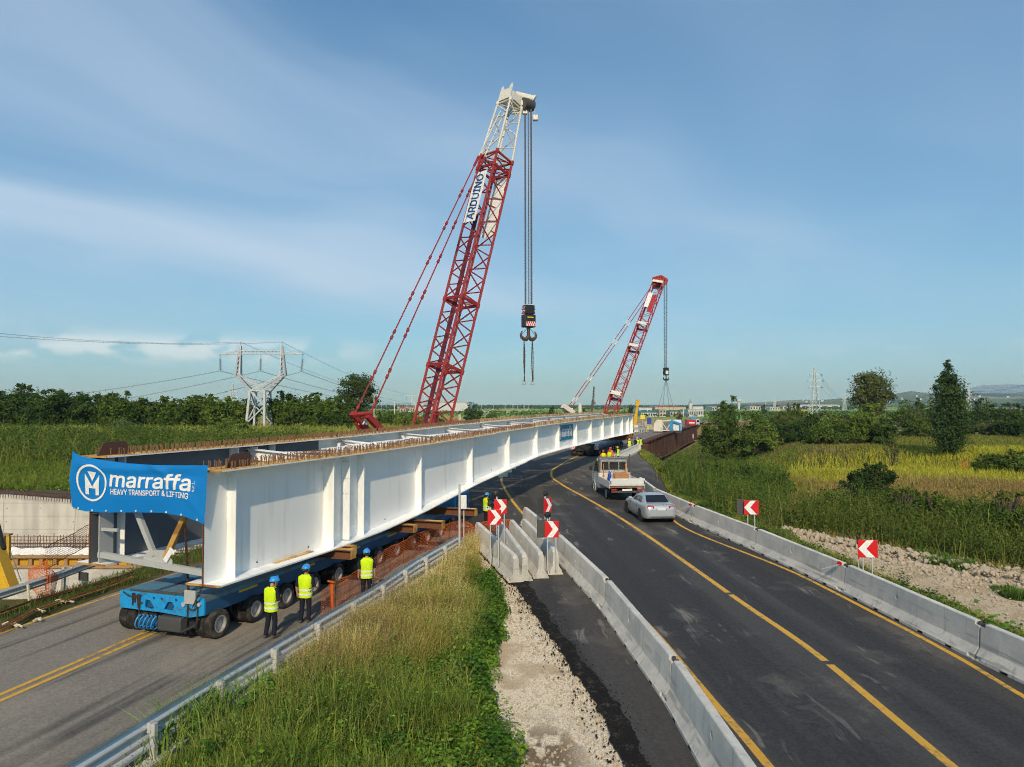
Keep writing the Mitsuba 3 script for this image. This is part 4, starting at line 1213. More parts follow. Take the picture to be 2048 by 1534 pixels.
put('upper_carriage', MB().mani(rbox(-1.6, 1.6, -6.0, 3.4, 1.4, 3.3, .08)), 'crane_red_far', c2, at)
for s in (-1, 1):
    put('crawler_track', MB().mani(m3.CrossSection([[(-3.9, .55), (-3.4, 0.05), (3.4, .05), (3.9, .55), (3.4, 1.05), (-3.4, 1.05)]]).extrude(1.0).rotate((90, 0, 90)).translate((s * 2.6 - .5, 0, 0))), 'dark_steel', c2, at)
for x in (1328, 1329.5, 1332.5, 1334):
    put('hoist_rope', MB().tube(AT(x, 564, 146), AT(x + (.5 if x < 1331 else -.6), 738, 146), .05, n=5), 'rope', c2)
hook2 = thing('hook_block', 'black hook block hanging from the smaller far crane', 'crane hook')
at = (AT(1332, 744, 146), .4)
put('housing', MB().mani(rbox(-.5, .5, -.35, .35, -.7, .9, .08)).mani(rbox(-.58, .58, -.3, .3, -.4, .2, .08)), 'black', hook2, at)
put('marking_plate', MB().box(-.3, .3, -.37, -.355, -.45, .25), 'sign_white', hook2, at)
m = MB().tube((0, 0, -.7), (0, 0, -1.4), .12, n=8)
for s in (-1, 1):
    m.path(np.array([[0, 0, -1.4], [s * .3, 0, -1.65], [s * .6, 0, -1.5], [s * .66, 0, -1.2], [s * .5, 0, -1.0]]), [.18, .17, .13, .08, .04], 6)
put('hook', m, 'black', hook2, at)
LY = 152.0
for k, (px, py) in enumerate(((1310, 842), (1322, 842), (1341, 838), (1352, 838))):
    put('sling_rope', MB().tube(AT(1332, 757, 146), AT(px, py, LY + (k % 2) * 2), .035, n=4), 'cable', hook2)

# ------------------------------------------------------------------ concrete barriers
def barrier_mesh(L=7.3):
    prof = [(-.31, 0), (-.31, .09), (-.29, .10), (-.13, .34), (-.095, 1.0), (-.075, 1.02), (.075, 1.02), (.095, 1.0), (.13, .34), (.29, .10), (.31, .09), (.31, 0)]
    b = m3.CrossSection([[(x, z) for x, z in prof][::-1]]).extrude(L).rotate((90, 0, 0)).translate((0, L / 2, 0))
    cut = []
    for y in (-2.6, -1.25, 0.0, 1.25, 2.6):
        cut.append(m3.Manifold.cube((1.0, .30, .085), True).translate((0, y, .02)))
    for s in (-1, 1):
        cut.append(m3.Manifold.cube((.10, .05, 2.2), True).translate((0, s * L / 2, .5)))       # key groove
        cut.append(m3.Manifold.cube((.4, .34, .22), True).translate((0, s * L / 2, 1.02)))      # notch for the coupling
        for x in (-1, 1):
            cut.append(m3.Manifold.cube((.12, .26, .10), True).rotate((0, 0, 0)).translate((x * .30, s * (L / 2 - .1), .09)))
    for x in (-1, 1):
        cut.append(m3.Manifold.cube((.06, .15, .15), True).rotate((45, 0, 0)).translate((x * .125, .3, .68)))
        for y in (-2.2, 2.1):
            cut.append(m3.Manifold.cylinder(.05, .025, .025, 8, True).rotate((0, 90, 0)).translate((x * .12, y, .72)))
    for c in cut:
        b = b - c
    return MB().mani(b)


BAR_L = 7.3
BARRIER = mikit.ply(barrier_mesh(BAR_L).mesh(), 'concrete')
COUP = mikit.ply(MB().tube((0, -.16, .90), (0, .16, .90), .035, n=8).tube((0, -.1, .90), (0, -.1, .99), .05, n=8).tube((0, .1, .90), (0, .1, .99), .05, n=8).mesh(), 'dark_steel')


def barrier(a, b, label, group=None, coupling=False, dz=0.0, tilt=0.0):
    """a, b: ground points of the two ends, near one first; the barrier is stretched to fit."""
    a, b = np.asarray(a, float), np.asarray(b, float)
    d = b - a; L = np.hypot(d[0], d[1])
    z0, z1 = float(rz(a[1])), float(rz(b[1]))
    m = np.eye(4)
    ax = np.array([d[0] / L, d[1] / L, (z1 - z0) / L])
    m[:3, 1] = ax * ((L - .07) / BAR_L); m[:3, 0] = [ax[1], -ax[0], 0]; m[:3, 2] = [math.sin(tilt) * ax[1], -math.sin(tilt) * ax[0], 1]
    m[:3, 3] = [(a[0] + b[0]) / 2, (a[1] + b[1]) / 2, (z0 + z1) / 2 + dz + 0.008]
    k = thing('concrete_barrier', label, 'concrete barrier', group)
    share('block', BARRIER, T(m.tolist()), k)
    if coupling:
        mm = np.eye(4); mm[:3, :3] = rotz(math.atan2(ax[1], ax[0]) - math.pi / 2); mm[:3, 3] = [a[0], a[1], z0 + .03]
        share('coupling', COUP, T(mm.tolist()), k)
    return m


jr = [(13.75, 5.4)] + [tuple(AT(px, py, Y)[:2]) for px, py, Y in ((1957, 1241, 19.75), (1688, 1127, 26.75), (1510, 1054.7, 33.9), (1385.6, 1008.7, 41.1), (1307.5, 975.5, 48.3))] + [(9.75, 55.2)]
jr.insert(1, (13.45, 12.6))
txt = ['', 'concrete barrier at the right edge of the frame with a blue grey shadow on it', 'nearest whole barrier of the right row, beside the nearest left-pointing chevron sign', 'second whole barrier of the right row, with a red reflector at its near end', 'barrier of the right row below the far left-pointing chevron sign', 'barrier of the right row beside the silver car', 'barrier of the right row partly hidden by the silver car and white truck']
for k in range(1, 7):
    barrier(np.add(jr[k], (.13, 0)), np.add(jr[k + 1], (.13, 0)), txt[k], 'right row of concrete barriers', True)
jc = [(3.4, 3.2), (4.0, 10.0)] + [tuple(AT(px, py, Y)[:2]) for px, py, Y in ((1351, 1308, 17.0), (1215.5, 1154, 24.6), (1117.8, 1068, 32.6), (1049.5, 1010, 40.5))]
txt = ['', 'nearest barrier of the middle row, cut by the bottom of the frame', 'second barrier of the middle row, between the black verge and the left lane', 'third barrier of the middle row, beside the stacked barriers', 'far end barrier of the middle row, behind two chevron signs']
for k in range(1, 5):
    barrier(jc[k], jc[k + 1], txt[k], 'middle row of concrete barriers', True)
stack = [((1033, 1114, 28.0), (954, 1041, 35.7), 'leftmost of the parked barriers, with a chevron sign clamped to its side'), ((1050.5, 1113, 28.2), (1000, 1043, 35.9), 'second parked barrier from the left, tight behind the leftmost one'), ((1083, 1108, 28.6), (1023, 1036.5, 36.4), 'third parked barrier from the left, standing free of its neighbours'), ((1112, 1102, 29.2), (1047.5, 1034.5, 36.7), 'rightmost of the parked barriers, with a chevron sign on its right side')]
SB = []
for (a, b, t_) in stack:
    A_, B_ = AT(*a), AT(*b)
    SB.append((A_, B_))
    barrier(A_[:2], B_[:2], t_, 'barriers parked side by side on the gore')
# reflectors on barrier ends
for p, l, rot in ((jr[3], 'small red and white reflector arm on the joint of the right barrier row', .0), (jr[5], 'small red reflector on the barrier joint ahead of the silver car', .0)):
    z = float(rz(p[1])) + 1.02
    t_ = thing('reflector', l, 'reflector')
    put('arm', MB().bar((p[0] - .12, p[1] + .1, z - .02), (p[0] - .62, p[1] + .5, z - .30), .05, .02), 'zinc_post', t_)
    put('lens', MB().tube((p[0] - .14, p[1] + .1, z - .01), (p[0] - .1, p[1] + .16, z + .01), .08, n=10), 'light_red', t_)
# the loaded shade seen on the barrier at the frame's edge comes from a parked board beyond it
# white ribbed steel barrier by the far bridge
wa, wbn = G(1229, 928), G(1275, 904)
wk = thing('steel_barrier', 'white ribbed barrier leading to the brown bridge girder', 'barrier')
dv = nrm((wbn - wa) * [1, 1, 0]); nv = np.array([dv[1], -dv[0], 0]); Lw = np.linalg.norm((wbn - wa)[:2])
zz = lambda s: float(rz(wa[1] + dv[1] * s))
m = MB().bar(wa + ZZ * .45, wbn + ZZ * .45, .12, .9, up=ZZ)
put('panel', m, 'zinc_post', wk)
put('base', MB().bar(wa + ZZ * .12, wbn + ZZ * .12, .5, .22).bar(wa + ZZ * .95, wbn + ZZ * .95, .26, .1), 'zinc_post', wk)
for s in np.arange(.3, Lw, .55):
    p = wa + dv * s; p[2] = zz(s)
    for q in (-1, 1):
        put('rib', MB().obb(p + nv * q * .10 + ZZ * .55, nv * .05, dv * .05, ZZ * .38), 'zinc_post', wk)
put('jersey_end', MB().mani(rbox(-.3, .3, -.5, .5, 0, .9, .05)), 'concrete', wk, at=(wbn + dv * .7, 0))

# ------------------------------------------------------------------ chevron signs
def chevron(c, yaw, label, right=True, w=.64, h=.64, foot_z=None, back=True, lamp=True, lean=0.0, postgap=.34, footy=0.0):
    """c: middle of the board; yaw: where it faces (0 = towards the camera, -y)."""
    t = thing('chevron_sign', label, 'road sign', 'red and white chevron signs')
    at = (c, yaw)
    brd = put('board', MB().mani(rbox(-w / 2, w / 2, -.012, .012, -h / 2, h / 2, .011, 6)), 'sign_red', t, at)
    a, q = w / 2 - .012, h / 2 - .012
    pts = [(-a * .62, q), (a * .12, q), (a, 0), (a * .12, -q), (-a * .75, -q), (a * .16, 0)]
    if not right:
        pts = [(-x, z) for x, z in pts]
    put('chevron', MB().prism(Polygon(pts), (0, -.0155, 0), (1, 0, 0), (0, 0, 1), (0, -.004, 0)), 'sign_white', brd, at)
    fz = (foot_z if foot_z is not None else float(rz(c[1]))) - c[2]
    for s in (-1, 1):
        put('post', MB().path(np.array([[s * postgap / 2, .03, h / 2 + (.12 if s < 0 and lamp else -.02)], [s * postgap / 2, .03, fz]]), .024, 8), 'galvanized', t, at)
    put('clamp', MB().box(-w / 2 + .05, w / 2 - .05, .012, .035, .12, .16).box(-w / 2 + .05, w / 2 - .05, .012, .035, -.18, -.14), 'galvanized', t, at)
    if lamp:
        lx = -postgap / 2 if lamp is True else lamp
        lk = put('warning_lamp', MB().lathe([(.001, .10), (.06, .098), (.115, .08), (.125, .03), (.125, -.03), (.115, -.07), (.06, -.1), (.001, -.11)], (lx, -.01, h / 2 + .25), (.45, -1, .1), 18), 'black', t, at, smooth=40)
        put('lens', MB().lathe([(.001, .128), (.05, .12), (.07, .105), (.06, .09), (.001, .09)], (lx, -.01, h / 2 + .25), (.45, -1, .1), 14), 'car_glass', lk, at, smooth=True)
        put('lamp_bracket', MB().box(lx - .03, lx + .03, -.02, .05, h / 2 - .02, h / 2 + .16), 'galvanized', t, at)
    if back:
        bx = -w / 2 - .10
        put('back_board', MB().mani(rbox(bx - .20, bx + .24, .16, .185, -h / 2 - .03, h / 2 + .04, .011, 6)), 'dark_steel', t, at, label='dark back of a second board')
    return t


def chev_at(px, py, Y, yaw, label, wpx, hpx, **kw):
    s = Y / FOCAL
    return chevron(AT(px, py, Y), yaw, label, w=wpx * s, h=hpx * s, **kw)


chev_at(989, 1034.5, 29.6, 0.05, 'front chevron sign of the left pair, clamped to the leftmost parked barrier', 27, 30, back=False, foot_z=.35)
chev_at(1001, 1013, 32.5, -0.1, 'rear chevron sign of the left pair, half hidden behind the front one', 26, 29, back=False)
chev_at(1095.5, 1011, 36.0, 0.75, 'narrow looking chevron sign turned aside, behind the front right one', 22, 29)
chev_at(1103.5, 1058.5, 29.0, 0.05, 'front chevron sign of the right pair, on the rightmost parked barrier', 28, 33, foot_z=.3)
chev_at(1502.5, 1015, 35.6, -0.05, 'left-pointing chevron sign farther along the right barrier row', 29, 28, right=False, lamp=False)
chev_at(1735.5, 1097.5, 27.6, -0.1, 'left-pointing chevron sign nearest the camera, by the stony lot', 38, 35, right=False, lamp=False, back=False)
t_ = thing('signal_lamp', 'small dark warning lamp beside the nearest left-pointing chevron sign', 'lamp')
c = AT(1717, 1080, 27.8)
put('housing', MB().mani(rbox(-.07, .07, -.05, .05, -.16, .16, .03, 8)), 'black', t_, at=(c, 0))
put('pole', MB().tube((0, .02, -.1), (0, .02, float(rz(27)) - c[2]), .02, n=6), 'galvanized', t_, at=(c, 0))

# roadside box on its post
bx = thing('utility_box', 'white box on a slim grey pole by the orange net', 'utility box')
pB = AT(919, 1105, 32.5); pB[2] = float(H(pB[0], pB[1]))
put('pole', MB().tube(pB, AT(919, 968, 32.5), .05, n=10), 'zinc_post', bx, smooth=40)
c = AT(927.2, 1004, 32.6)
put('cabinet', MB().mani(rbox(-.13, .13, -.09, .09, -.31, .31, .02, 8)), 'helmet_white', bx, at=(c, .15), smooth=40)
put('second_pole', MB().tube(c + [.0, .12, -.3], [c[0], c[1] + .12, pB[2]], .03, n=8), 'zinc_post', bx)

# ------------------------------------------------------------------ guard rails
def guardrail(pts, label, posts, face=1, mat='galvanized', z0=.45, h=.31, post_h=.8, third=True, top=None):
    """pts: ground points along the rail; posts: distances along it; face: side the waves bulge to."""
    k = thing('guard_rail', label, 'guard rail')
    p = np.array(pts, float)
    t = np.r_[0, np.cumsum(np.linalg.norm(np.diff(p, axis=0), axis=1))]
    q = np.linspace(0, t[-1], max(8, int(t[-1] / .8)))
    x, y = np.interp(q, t, p[:, 0]), np.interp(q, t, p[:, 1])
    tx, ty = np.gradient(x), np.gradient(y); l = np.hypot(tx, ty); nx, ny = ty / l, -tx / l
    prof = []
    for u in np.linspace(0, 1, 25):                    # two rounded waves
        prof.append((.045 * (.5 - .5 * math.cos(u * 4 * math.pi)) * 1.7, u * h))
    zg = rz(y) if top is None else 0
    m = MB()
    for a, b in zip(prof[:-1], prof[1:]):
        m.ribbon(np.stack([x + nx * face * a[0], y + ny * face * a[0], zg + z0 + a[1]], 1), np.stack([x + nx * face * b[0], y + ny * face * b[0], zg + z0 + b[1]], 1))
    v, f = m.mesh()
    tm = trimesh.Trimesh(v, f, process=True, merge_tex=True)
    put('beam', MB().tri(tm), mat, k, smooth=True)
    if third:
        m = MB().path(np.stack([x + nx * face * .03, y + ny * face * .03, zg + .27], 1), .075, 8)
        put('lower_rail', m, 'galvanized', k, smooth=True)
    for s in posts:
        a, b = np.interp(s, q, x), np.interp(s, q, y)
        i = min(len(q) - 2, int(np.searchsorted(q, s)))
        d, n_ = np.array([tx[i] / l[i], ty[i] / l[i], 0]), np.array([nx[i], ny[i], 0])
        z = float(rz(b))
        put('post', MB().obb(np.array([a, b, z + post_h / 2 - .15]) - n_ * face * .10, n_ * .055, d * .05, ZZ * (post_h / 2 + .15)).obb(np.array([a, b, z + z0 + h / 2]) - n_ * face * .03, n_ * .04, d * .06, ZZ * .1), 'zinc_post', k)
    bm = MB()
    for s in np.arange(1.0, t[-1], 4.2):
        a, b = np.interp(s, q, x), np.interp(s, q, y)
        i = min(len(q) - 2, int(np.searchsorted(q, s)))
        n_ = np.array([nx[i], ny[i], 0])
        for zz_ in (.5, .72):
            bm.tube([a, b, rz(b) + zz_], np.array([a, b, rz(b) + zz_]) + n_ * face * .09, .016, n=6)
    put('bolt', bm, 'galvanized', k, kind='stuff')
    return k


gr = [tuple(AT(px, py, Y)[:2]) for px, py, Y in ((20, 1590, 11.3), (140, 1528, 12.35), (380, 1386, 15.4), (560, 1283, 18.8), (660, 1226, 21.4), (745, 1180, 24.1), (830, 1128, 28.2), (918, 1078, 33.2))]
guardrail(gr, 'grey guard rail along the right side of the left road past the tall grass', [0.35, 3.0] + list(np.arange(5.15, 24.5, 2.2)), face=-1, z0=.44, h=.44, post_h=.74)
q = line_points(gr, 60)
t = np.gradient(q, axis=0); t /= np.linalg.norm(t, axis=1, keepdims=True); nn = np.stack([t[:, 1], -t[:, 0]], 1)
m = MB().ribbon(np.c_[q - nn * .02, rz(q[:, 1]) + .06], np.c_[q + nn * .26, rz(q[:, 1]) + .06]).ribbon(np.c_[q - nn * .02, rz(q[:, 1]) - .05], np.c_[q - nn * .02, rz(q[:, 1]) + .06]).ribbon(np.c_[q + nn * .26, rz(q[:, 1]) + .06], np.c_[q + nn * .26, rz(q[:, 1]) - .3])
put('kerb', m, 'concrete', kind='structure')
gl = [tuple(AT(px, py, Y)[:2]) for px, py, Y in ((-120, 1212, 22.3), (0, 1176, 24.2), (95, 1147, 26.2), (190, 1115, 28.9), (290, 1088, 31.6), (420, 1055, 35))]
guardrail(gl, 'pale guard rail along the left edge of the left road below the banner', [1.0, 5.0, 9.0, 13.0], face=1, z0=.42, h=.33, third=False, mat='zinc_post')
t_ = thing('tie_band', 'white fabric band hanging over the left guard rail', 'strap')
p = AT(53, 1178, 25.4)
put('band', MB().path(np.array([AT(50, 1164, 25.35), AT(56, 1172, 25.2), AT(57, 1190, 25.15), AT(60, 1212, 25.15), AT(61, 1222, 25.2)]), .045, 5), 'strap', t_)
put('end_shoe', MB().obb(AT(167, 1153, 27.9), nrm([1, -.3, 0]) * .22, np.array([.01, .03, 0]), ZZ * .16), 'dark_steel', 'guard_rail_001')

# ------------------------------------------------------------------ orange nets
def net(name, label, path, h, step=.06, hz=14, lean=None, cat='safety net', wv=.0, posts=(), r_=.008):
    """A plastic net hung along ground points; path rows: x, y, z of the lower edge and the height there."""
    k = thing(name, label, cat)
    p = np.array(path, float)
    t = np.r_[0, np.cumsum(np.linalg.norm(np.diff(p[:, :2], axis=0), axis=1))]
    n = max(3, int(t[-1] / step))
    q = np.linspace(0, t[-1], n)
    X, Y, Z0, HH = (np.interp(q, t, p[:, c]) for c in range(4))
    tx, ty = np.gradient(X), np.gradient(Y); l = np.maximum(np.hypot(tx, ty), 1e-6); nx, ny = ty / l, -tx / l
    m = MB()
    def pt(u, i):
        b = wv * np.sin(q[i] * 2.3 + u * 2) + wv * .5 * np.sin(q[i] * 7)
        return np.stack([X[i] + nx[i] * b, Y[i] + ny[i] * b, Z0[i] + HH[i] * u], -1)
    al = np.arange(n)
    for u in np.linspace(0, 1, hz):
        w = (.020 if u in (0, 1) else r_)
        c = pt(u, al)
        m.ribbon(c - ZZ * w, c + ZZ * w)
    for i in range(0, n, 2):
        c = pt(np.linspace(0, 1, 6), np.full(6, i))
        d = np.array([tx[i] / l[i], ty[i] / l[i], 0]) * r_
        m.ribbon(c - d, c + d)
    put('mesh', m, 'net_plastic', k)
    for s in posts:
        a = np.array([np.interp(s, q, X), np.interp(s, q, Y), np.interp(s, q, Z0)])
        put('stake', MB().tube(a - ZZ * .1, a + ZZ * (np.interp(s, q, HH) + .12), .014, n=6), 'rust', k)
    return k


npth = [(*AT(px, py, Y)[:2], 0.0 + float(rz(Y)), hh) for px, py, Y, hh in ((640, 1214, 23.2, .95), (664, 1163, 24.0, 1.02), (697, 1146, 25.2, .98), (771, 1098, 29.3, 1.0), (829, 1069, 32.4, 1.0), (849, 1058, 33.4, 1.0), (880, 1049, 34.8, .95), (915, 1040, 36.6, .9), (935, 1036, 37.5, .85))]
onet = net('orange_net', 'orange plastic mesh fence between the guard rail and the transporter', npth, 1.0, posts=(1.1, 4.5, 8.1, 10.5, 13.0, 14.8), wv=.05, r_=.0105, hz=15)
put('roll', MB().tube(AT(664, 1200, 24.0) * [1, 1, 0] + ZZ * .02, AT(664, 1200, 24.0) * [1, 1, 0] + ZZ * 1.03, .06, n=8).tube(AT(655, 1162, 23.8), AT(668, 1165, 23.9), .035, n=8), 'net_plastic', onet)
n3 = [(*AT(px, py, Y)[:2], float(rz(Y)), hh) for px, py, Y, hh in ((930, 1040, 37.6, .8), (945, 1045, 37.4, .55), (965, 1044, 38.2, .5), (985, 1042, 38.6, .6), (1000, 1040, 38.8, .6), (1022, 1040, 38.6, .62))]
net('orange_net', 'low slumped orange mesh behind the parked barriers', n3, .7, posts=(.4, 1.9, 3.0), wv=.12, hz=12)
n5 = [(*AT(px, py, Y)[:2], .05 + float(rz(Y)), hh) for px, py, Y, hh in ((922, 1085, 33.4, .55), (930, 1078, 34.2, .75), (938, 1072, 35.0, .8), (946, 1060, 36.2, .6), (950, 1050, 37.2, .4))]
net('orange_net', 'torn orange mesh heaped left of the leftmost parked barrier', n5, .7, step=.05, wv=.22, hz=13)
n4 = [(*AT(px, py, Y)[:2], z, hh) for px, py, Y, z, hh in ((60, 1150, 27.0, .25, .55), (75, 1140, 26.4, .1, .95), (92, 1110, 26.0, .05, 1.35), (104, 1150, 26.2, .05, .9), (114, 1150, 26.6, .05, .55))]
net('orange_net', 'torn orange mesh draped over the left guard rail', n4, 1.0, step=.05, hz=22, wv=.06, r_=.011)
n6 = [(*AT(px, py, Y)[:2], z, hh) for px, py, Y, z, hh in ((88, 1130, 29.5, .2, .9), (120, 1120, 31, .25, .9), (160, 1110, 33, .35, .9), (195, 1090, 35, .5, .9))]
net('orange_net', 'faded mesh fence behind the left guard rail in front of the formwork', n6, 1.0, step=.09, hz=11, wv=.04)
n7 = [(1755 - 0, 0, 0, 0)]
c = AT(1925, 946, 82)
net('orange_net', 'small orange mesh scrap on stakes out in the right meadow', [(c[0] - .3, c[1], float(H(c[0], c[1])) + .3, 1.3), (c[0] + .1, c[1] + .1, float(H(c[0], c[1])) + .3, .9), (c[0] + .7, c[1], float(H(c[0], c[1])) + .3, 1.5)], 1, step=.12, hz=10, r_=.012)

# bundles of reinforcing bars on the left shoulder
r = np.random.default_rng(12)
for b, (pts, l) in enumerate((([(-10, 1262, .12), (60, 1224, .13), (120, 1203, .12), (200, 1178, .1), (262, 1155, .1)], 'front bundle of rusty bars lying on the left shoulder, tied with white straps'), ([(-10, 1232, .12), (60, 1206, .1), (130, 1186, .1), (210, 1165, .1), (270, 1146, .1)], 'rear bundle of rusty bars lying in the grass below the left guard rail'))):
    k = thing('rebar_bundle', l, 'steel bars')
    base = np.array([G(x, y, z) for x, y, z in pts])
    for q in range(9):
        o = np.array([r.normal(0, .09), r.normal(0, .05), abs(r.normal(0, .035))])
        put('bar', MB().path(base + o + r.normal(0, .008, base.shape), .016, 5), 'rust' if q % 5 else 'rusty_plate', k)
for px, py, w in ((72, 1222, 1), (122, 1205, 1), (148, 1202, 1), (33, 1246, 1.2), (67, 1240, .8), (45, 1252, .9)):
    c = G(px, py, .12)
    t_ = thing('tie_strap', 'pale crumpled strap end on the front bundle of rusty bars', 'strap', 'straps on the bar bundle')
    q = np.cumsum(np.r_[[[0, 0, 0]], r.normal(0, .11 * w, (6, 3)) * [1, .6, .35]], 0)
    q[:, 2] = np.abs(q[:, 2]) + .02
    put('band', MB().path(c + q - [0, 0, .05], .030, 5), 'strap', t_)

# ------------------------------------------------------------------ people
def hull(pts, seg):
    return m3.Manifold.batch_hull([m3.Manifold.sphere(r, seg).translate(tuple(p)) for p, r in pts])


def smooth_m(m, edge):
    t = m.refine_to_length(edge).to_mesh()
    tm = trimesh.Trimesh(t.vert_properties[:, :3], t.tri_verts, process=True)
    trimesh.smoothing.filter_taubin(tm, iterations=8)
    return tm


def ring(z, rx, ry, cx=0.0, cy=0.0, n=20, p=2.4):
    a = np.arange(n) * 2 * math.pi / n
    c, s = np.cos(a), np.sin(a)
    return np.stack([cx + rx * np.sign(c) * np.abs(c) ** (2 / p), cy + ry * np.sign(s) * np.abs(s) ** (2 / p), 0 * a + z], 1)


def person(pos, yaw, label, vest='hi_vis', helmet='helmet_blue', shirt='navy_cloth', trousers='navy_cloth', arms=('down', 'down'), h=1.78, stride=.0, look=0.0, nod=0.0, near=True, group=None, long_sleeve=False, lean=0.0):
    """pos: where the feet stand; yaw: 0 = facing away from the camera (+y)."""
    t = thing('person', label, 'person', group)
    s = h / 1.78
    seg = 10 if near else 6
    z0 = float(rz(pos[1])) if len(pos) < 3 else pos[2]
    at = ((pos[0], pos[1], z0), yaw)
    S = lambda *p: np.array(p, float) * s
    lf = lean
    pel, che, nek, hed = S(0, 0, .95), S(0, .02 + lf * .3, 1.27), S(0, .03 + lf * .6, 1.50), S(0, .06 + lf * .8 + nod * .05, 1.645 - nod * .02)
    def arm(k, side):
        sh = S(side * .20, .02 + lf * .5, 1.42)
        if k == 'down':
            el, wr, ha = S(side * .27, -.03, 1.13), S(side * .285, .06, .88), S(side * .28, .09, .78)
        elif k == 'phone':
            el, wr, ha = S(side * .28, .04, 1.12), S(side * .10, .27, 1.18), S(side * .04, .33, 1.20)
        elif k == 'bent':
            el, wr, ha = S(side * .30, -.02, 1.12), S(side * .31, .24, 1.06), S(side * .27, .32, 1.07)
        elif k == 'hip':
            el, wr, ha = S(side * .40, -.08, 1.16), S(side * .24, .05, 1.0), S(side * .17, .09, 1.0)
        else:
            el, wr, ha = S(side * .30, .14, 1.18), S(side * .26, .38, 1.26), S(side * .22, .45, 1.30)
        return sh, el, wr, ha
    L, R = arm(arms[0], -1), arm(arms[1], 1)
    legs = []
    for side in (-1, 1):
        f = stride * side
        hip, kn, an = S(side * .095, 0, .92), S(side * .11, .04 + f * .5, .50), S(side * .115, f - .02, .09)
        legs.append((hip, kn, an, an + S(side * .02, .16, -.05), an + S(0, -.05, -.03)))
    bones = [hull([(pel + S(-.07, 0, 0), .11 * s), (pel + S(.07, 0, 0), .11 * s), (che + S(-.08, 0, 0), .115 * s), (che + S(.08, 0, 0), .115 * s)], seg), hull([(che + S(-.09, 0, .06), .10 * s), (che + S(.09, 0, .06), .10 * s), (S(-.17, .02 + lf * .5, 1.43), .055 * s), (S(.17, .02 + lf * .5, 1.43), .055 * s)], seg),
             hull([(nek - S(0, 0, .06), .062 * s), (nek + S(0, .015, .07), .055 * s)], seg)]
    cl, sl = math.cos(look), math.sin(look)
    hd = lambda x, y, z: hed + S(x * cl - y * sl, x * sl + y * cl, z)
    bones.append(hull([(hd(0, .01, .045), .088 * s), (hd(0, -.02, .04), .088 * s), (hd(0, .03, -.07), .058 * s)], seg))
    bones.append(hull([(hd(0, .098, .005), .014 * s), (hd(0, .112, -.025), .016 * s), (hd(0, .095, -.02), .02 * s)], seg))
    for e in (-1, 1):
        bones.append(hull([(hd(e * .088, -.005, .015), .018 * s), (hd(e * .09, -.012, -.02), .014 * s)], seg))
    for sh, el, wr, ha in (L, R):
        bones += [hull([(sh, .058 * s), (el, .043 * s)], seg), hull([(el, .043 * s), (wr, .029 * s)], seg)]
        d = nrm(ha - wr); sd = nrm(np.cross(d, [0, 0, 1.0]) if abs(d[2]) < .8 else np.array([0, 1.0, 0])); up = np.cross(d, sd)
        bones.append(hull([(wr, .027 * s), (wr + d * .07 * s + sd * .026 * s, .017 * s), (wr + d * .07 * s - sd * .026 * s, .017 * s)], seg))
        for q, (o, l) in enumerate(((-.030, .062), (-.010, .075), (.010, .07), (.028, .054))):
            a = wr + d * .075 * s + sd * o * s
            b = a + (d * .9 + up * .3) * l * .55 * s
            c = b + (d * .5 + up * .8) * l * .45 * s
            bones += [hull([(a, .0105 * s), (b, .0095 * s)], 6), hull([(b, .0095 * s), (c, .008 * s)], 6)]
        a = wr + d * .03 * s - sd * .028 * s
        bones.append(hull([(a, .012 * s), (a + (d * .5 - sd * .55 + up * .3) * .055 * s, .010 * s)], 6))
    for hip, kn, an, toe, heel in legs:
        bones += [hull([(hip, .085 * s), (kn, .058 * s)], seg), hull([(kn, .056 * s), (an, .042 * s)], seg), hull([(an, .042 * s), (toe, .035 * s), (heel, .036 * s)], seg)]
    body = m3.Manifold.batch_boolean(bones, m3.OpType.Add)
    if near:
        put('body', MB().tri(smooth_m(body, .035)), 'skin', t, at, smooth=True)
    else:
        put('body', MB().mani(body), 'skin', t, at, smooth=50)
    # clothes
    cl_ = [hull([(pel + S(-.08, 0, .04), .125 * s), (pel + S(.08, 0, .04), .125 * s), (legs[0][0], .10 * s), (legs[1][0], .10 * s)], seg)]
    for hip, kn, an, toe, heel in legs:
        cl_ += [hull([(hip, .105 * s), (kn, .078 * s)], seg), hull([(kn, .078 * s), (an + S(0, -.005, .02), .066 * s)], seg)]
    tr = m3.Manifold.batch_boolean(cl_, m3.OpType.Add)
    put('trousers', MB().tri(smooth_m(tr, .04)) if near else MB().mani(tr), trousers, t, at, smooth=True if near else 50)
    sh_ = [hull([(pel + S(-.08, 0, .05), .125 * s), (pel + S(.08, 0, .05), .125 * s), (che + S(-.09, 0, 0), .128 * s), (che + S(.09, 0, 0), .128 * s)], seg), hull([(che + S(-.09, 0, .0), .128 * s), (che + S(.09, 0, .0), .128 * s), (S(-.17, .02 + lf * .5, 1.43), .066 * s), (S(.17, .02 + lf * .5, 1.43), .066 * s), (nek - S(0, 0, .05), .07 * s)], seg)]
    for sh, el, wr, ha in (L, R):
        e2 = sh + (el - sh) * (1.0 if long_sleeve else .86)
        sh_.append(hull([(sh, .075 * s), (e2, .066 * s)], seg))
        if long_sleeve:
            sh_.append(hull([(el, .066 * s), (el + (wr - el) * .9, .045 * s)], seg))
    so = m3.Manifold.batch_boolean(sh_, m3.OpType.Add)
    put('shirt', MB().tri(smooth_m(so, .04)) if near else MB().mani(so), shirt, t, at, smooth=True if near else 50)
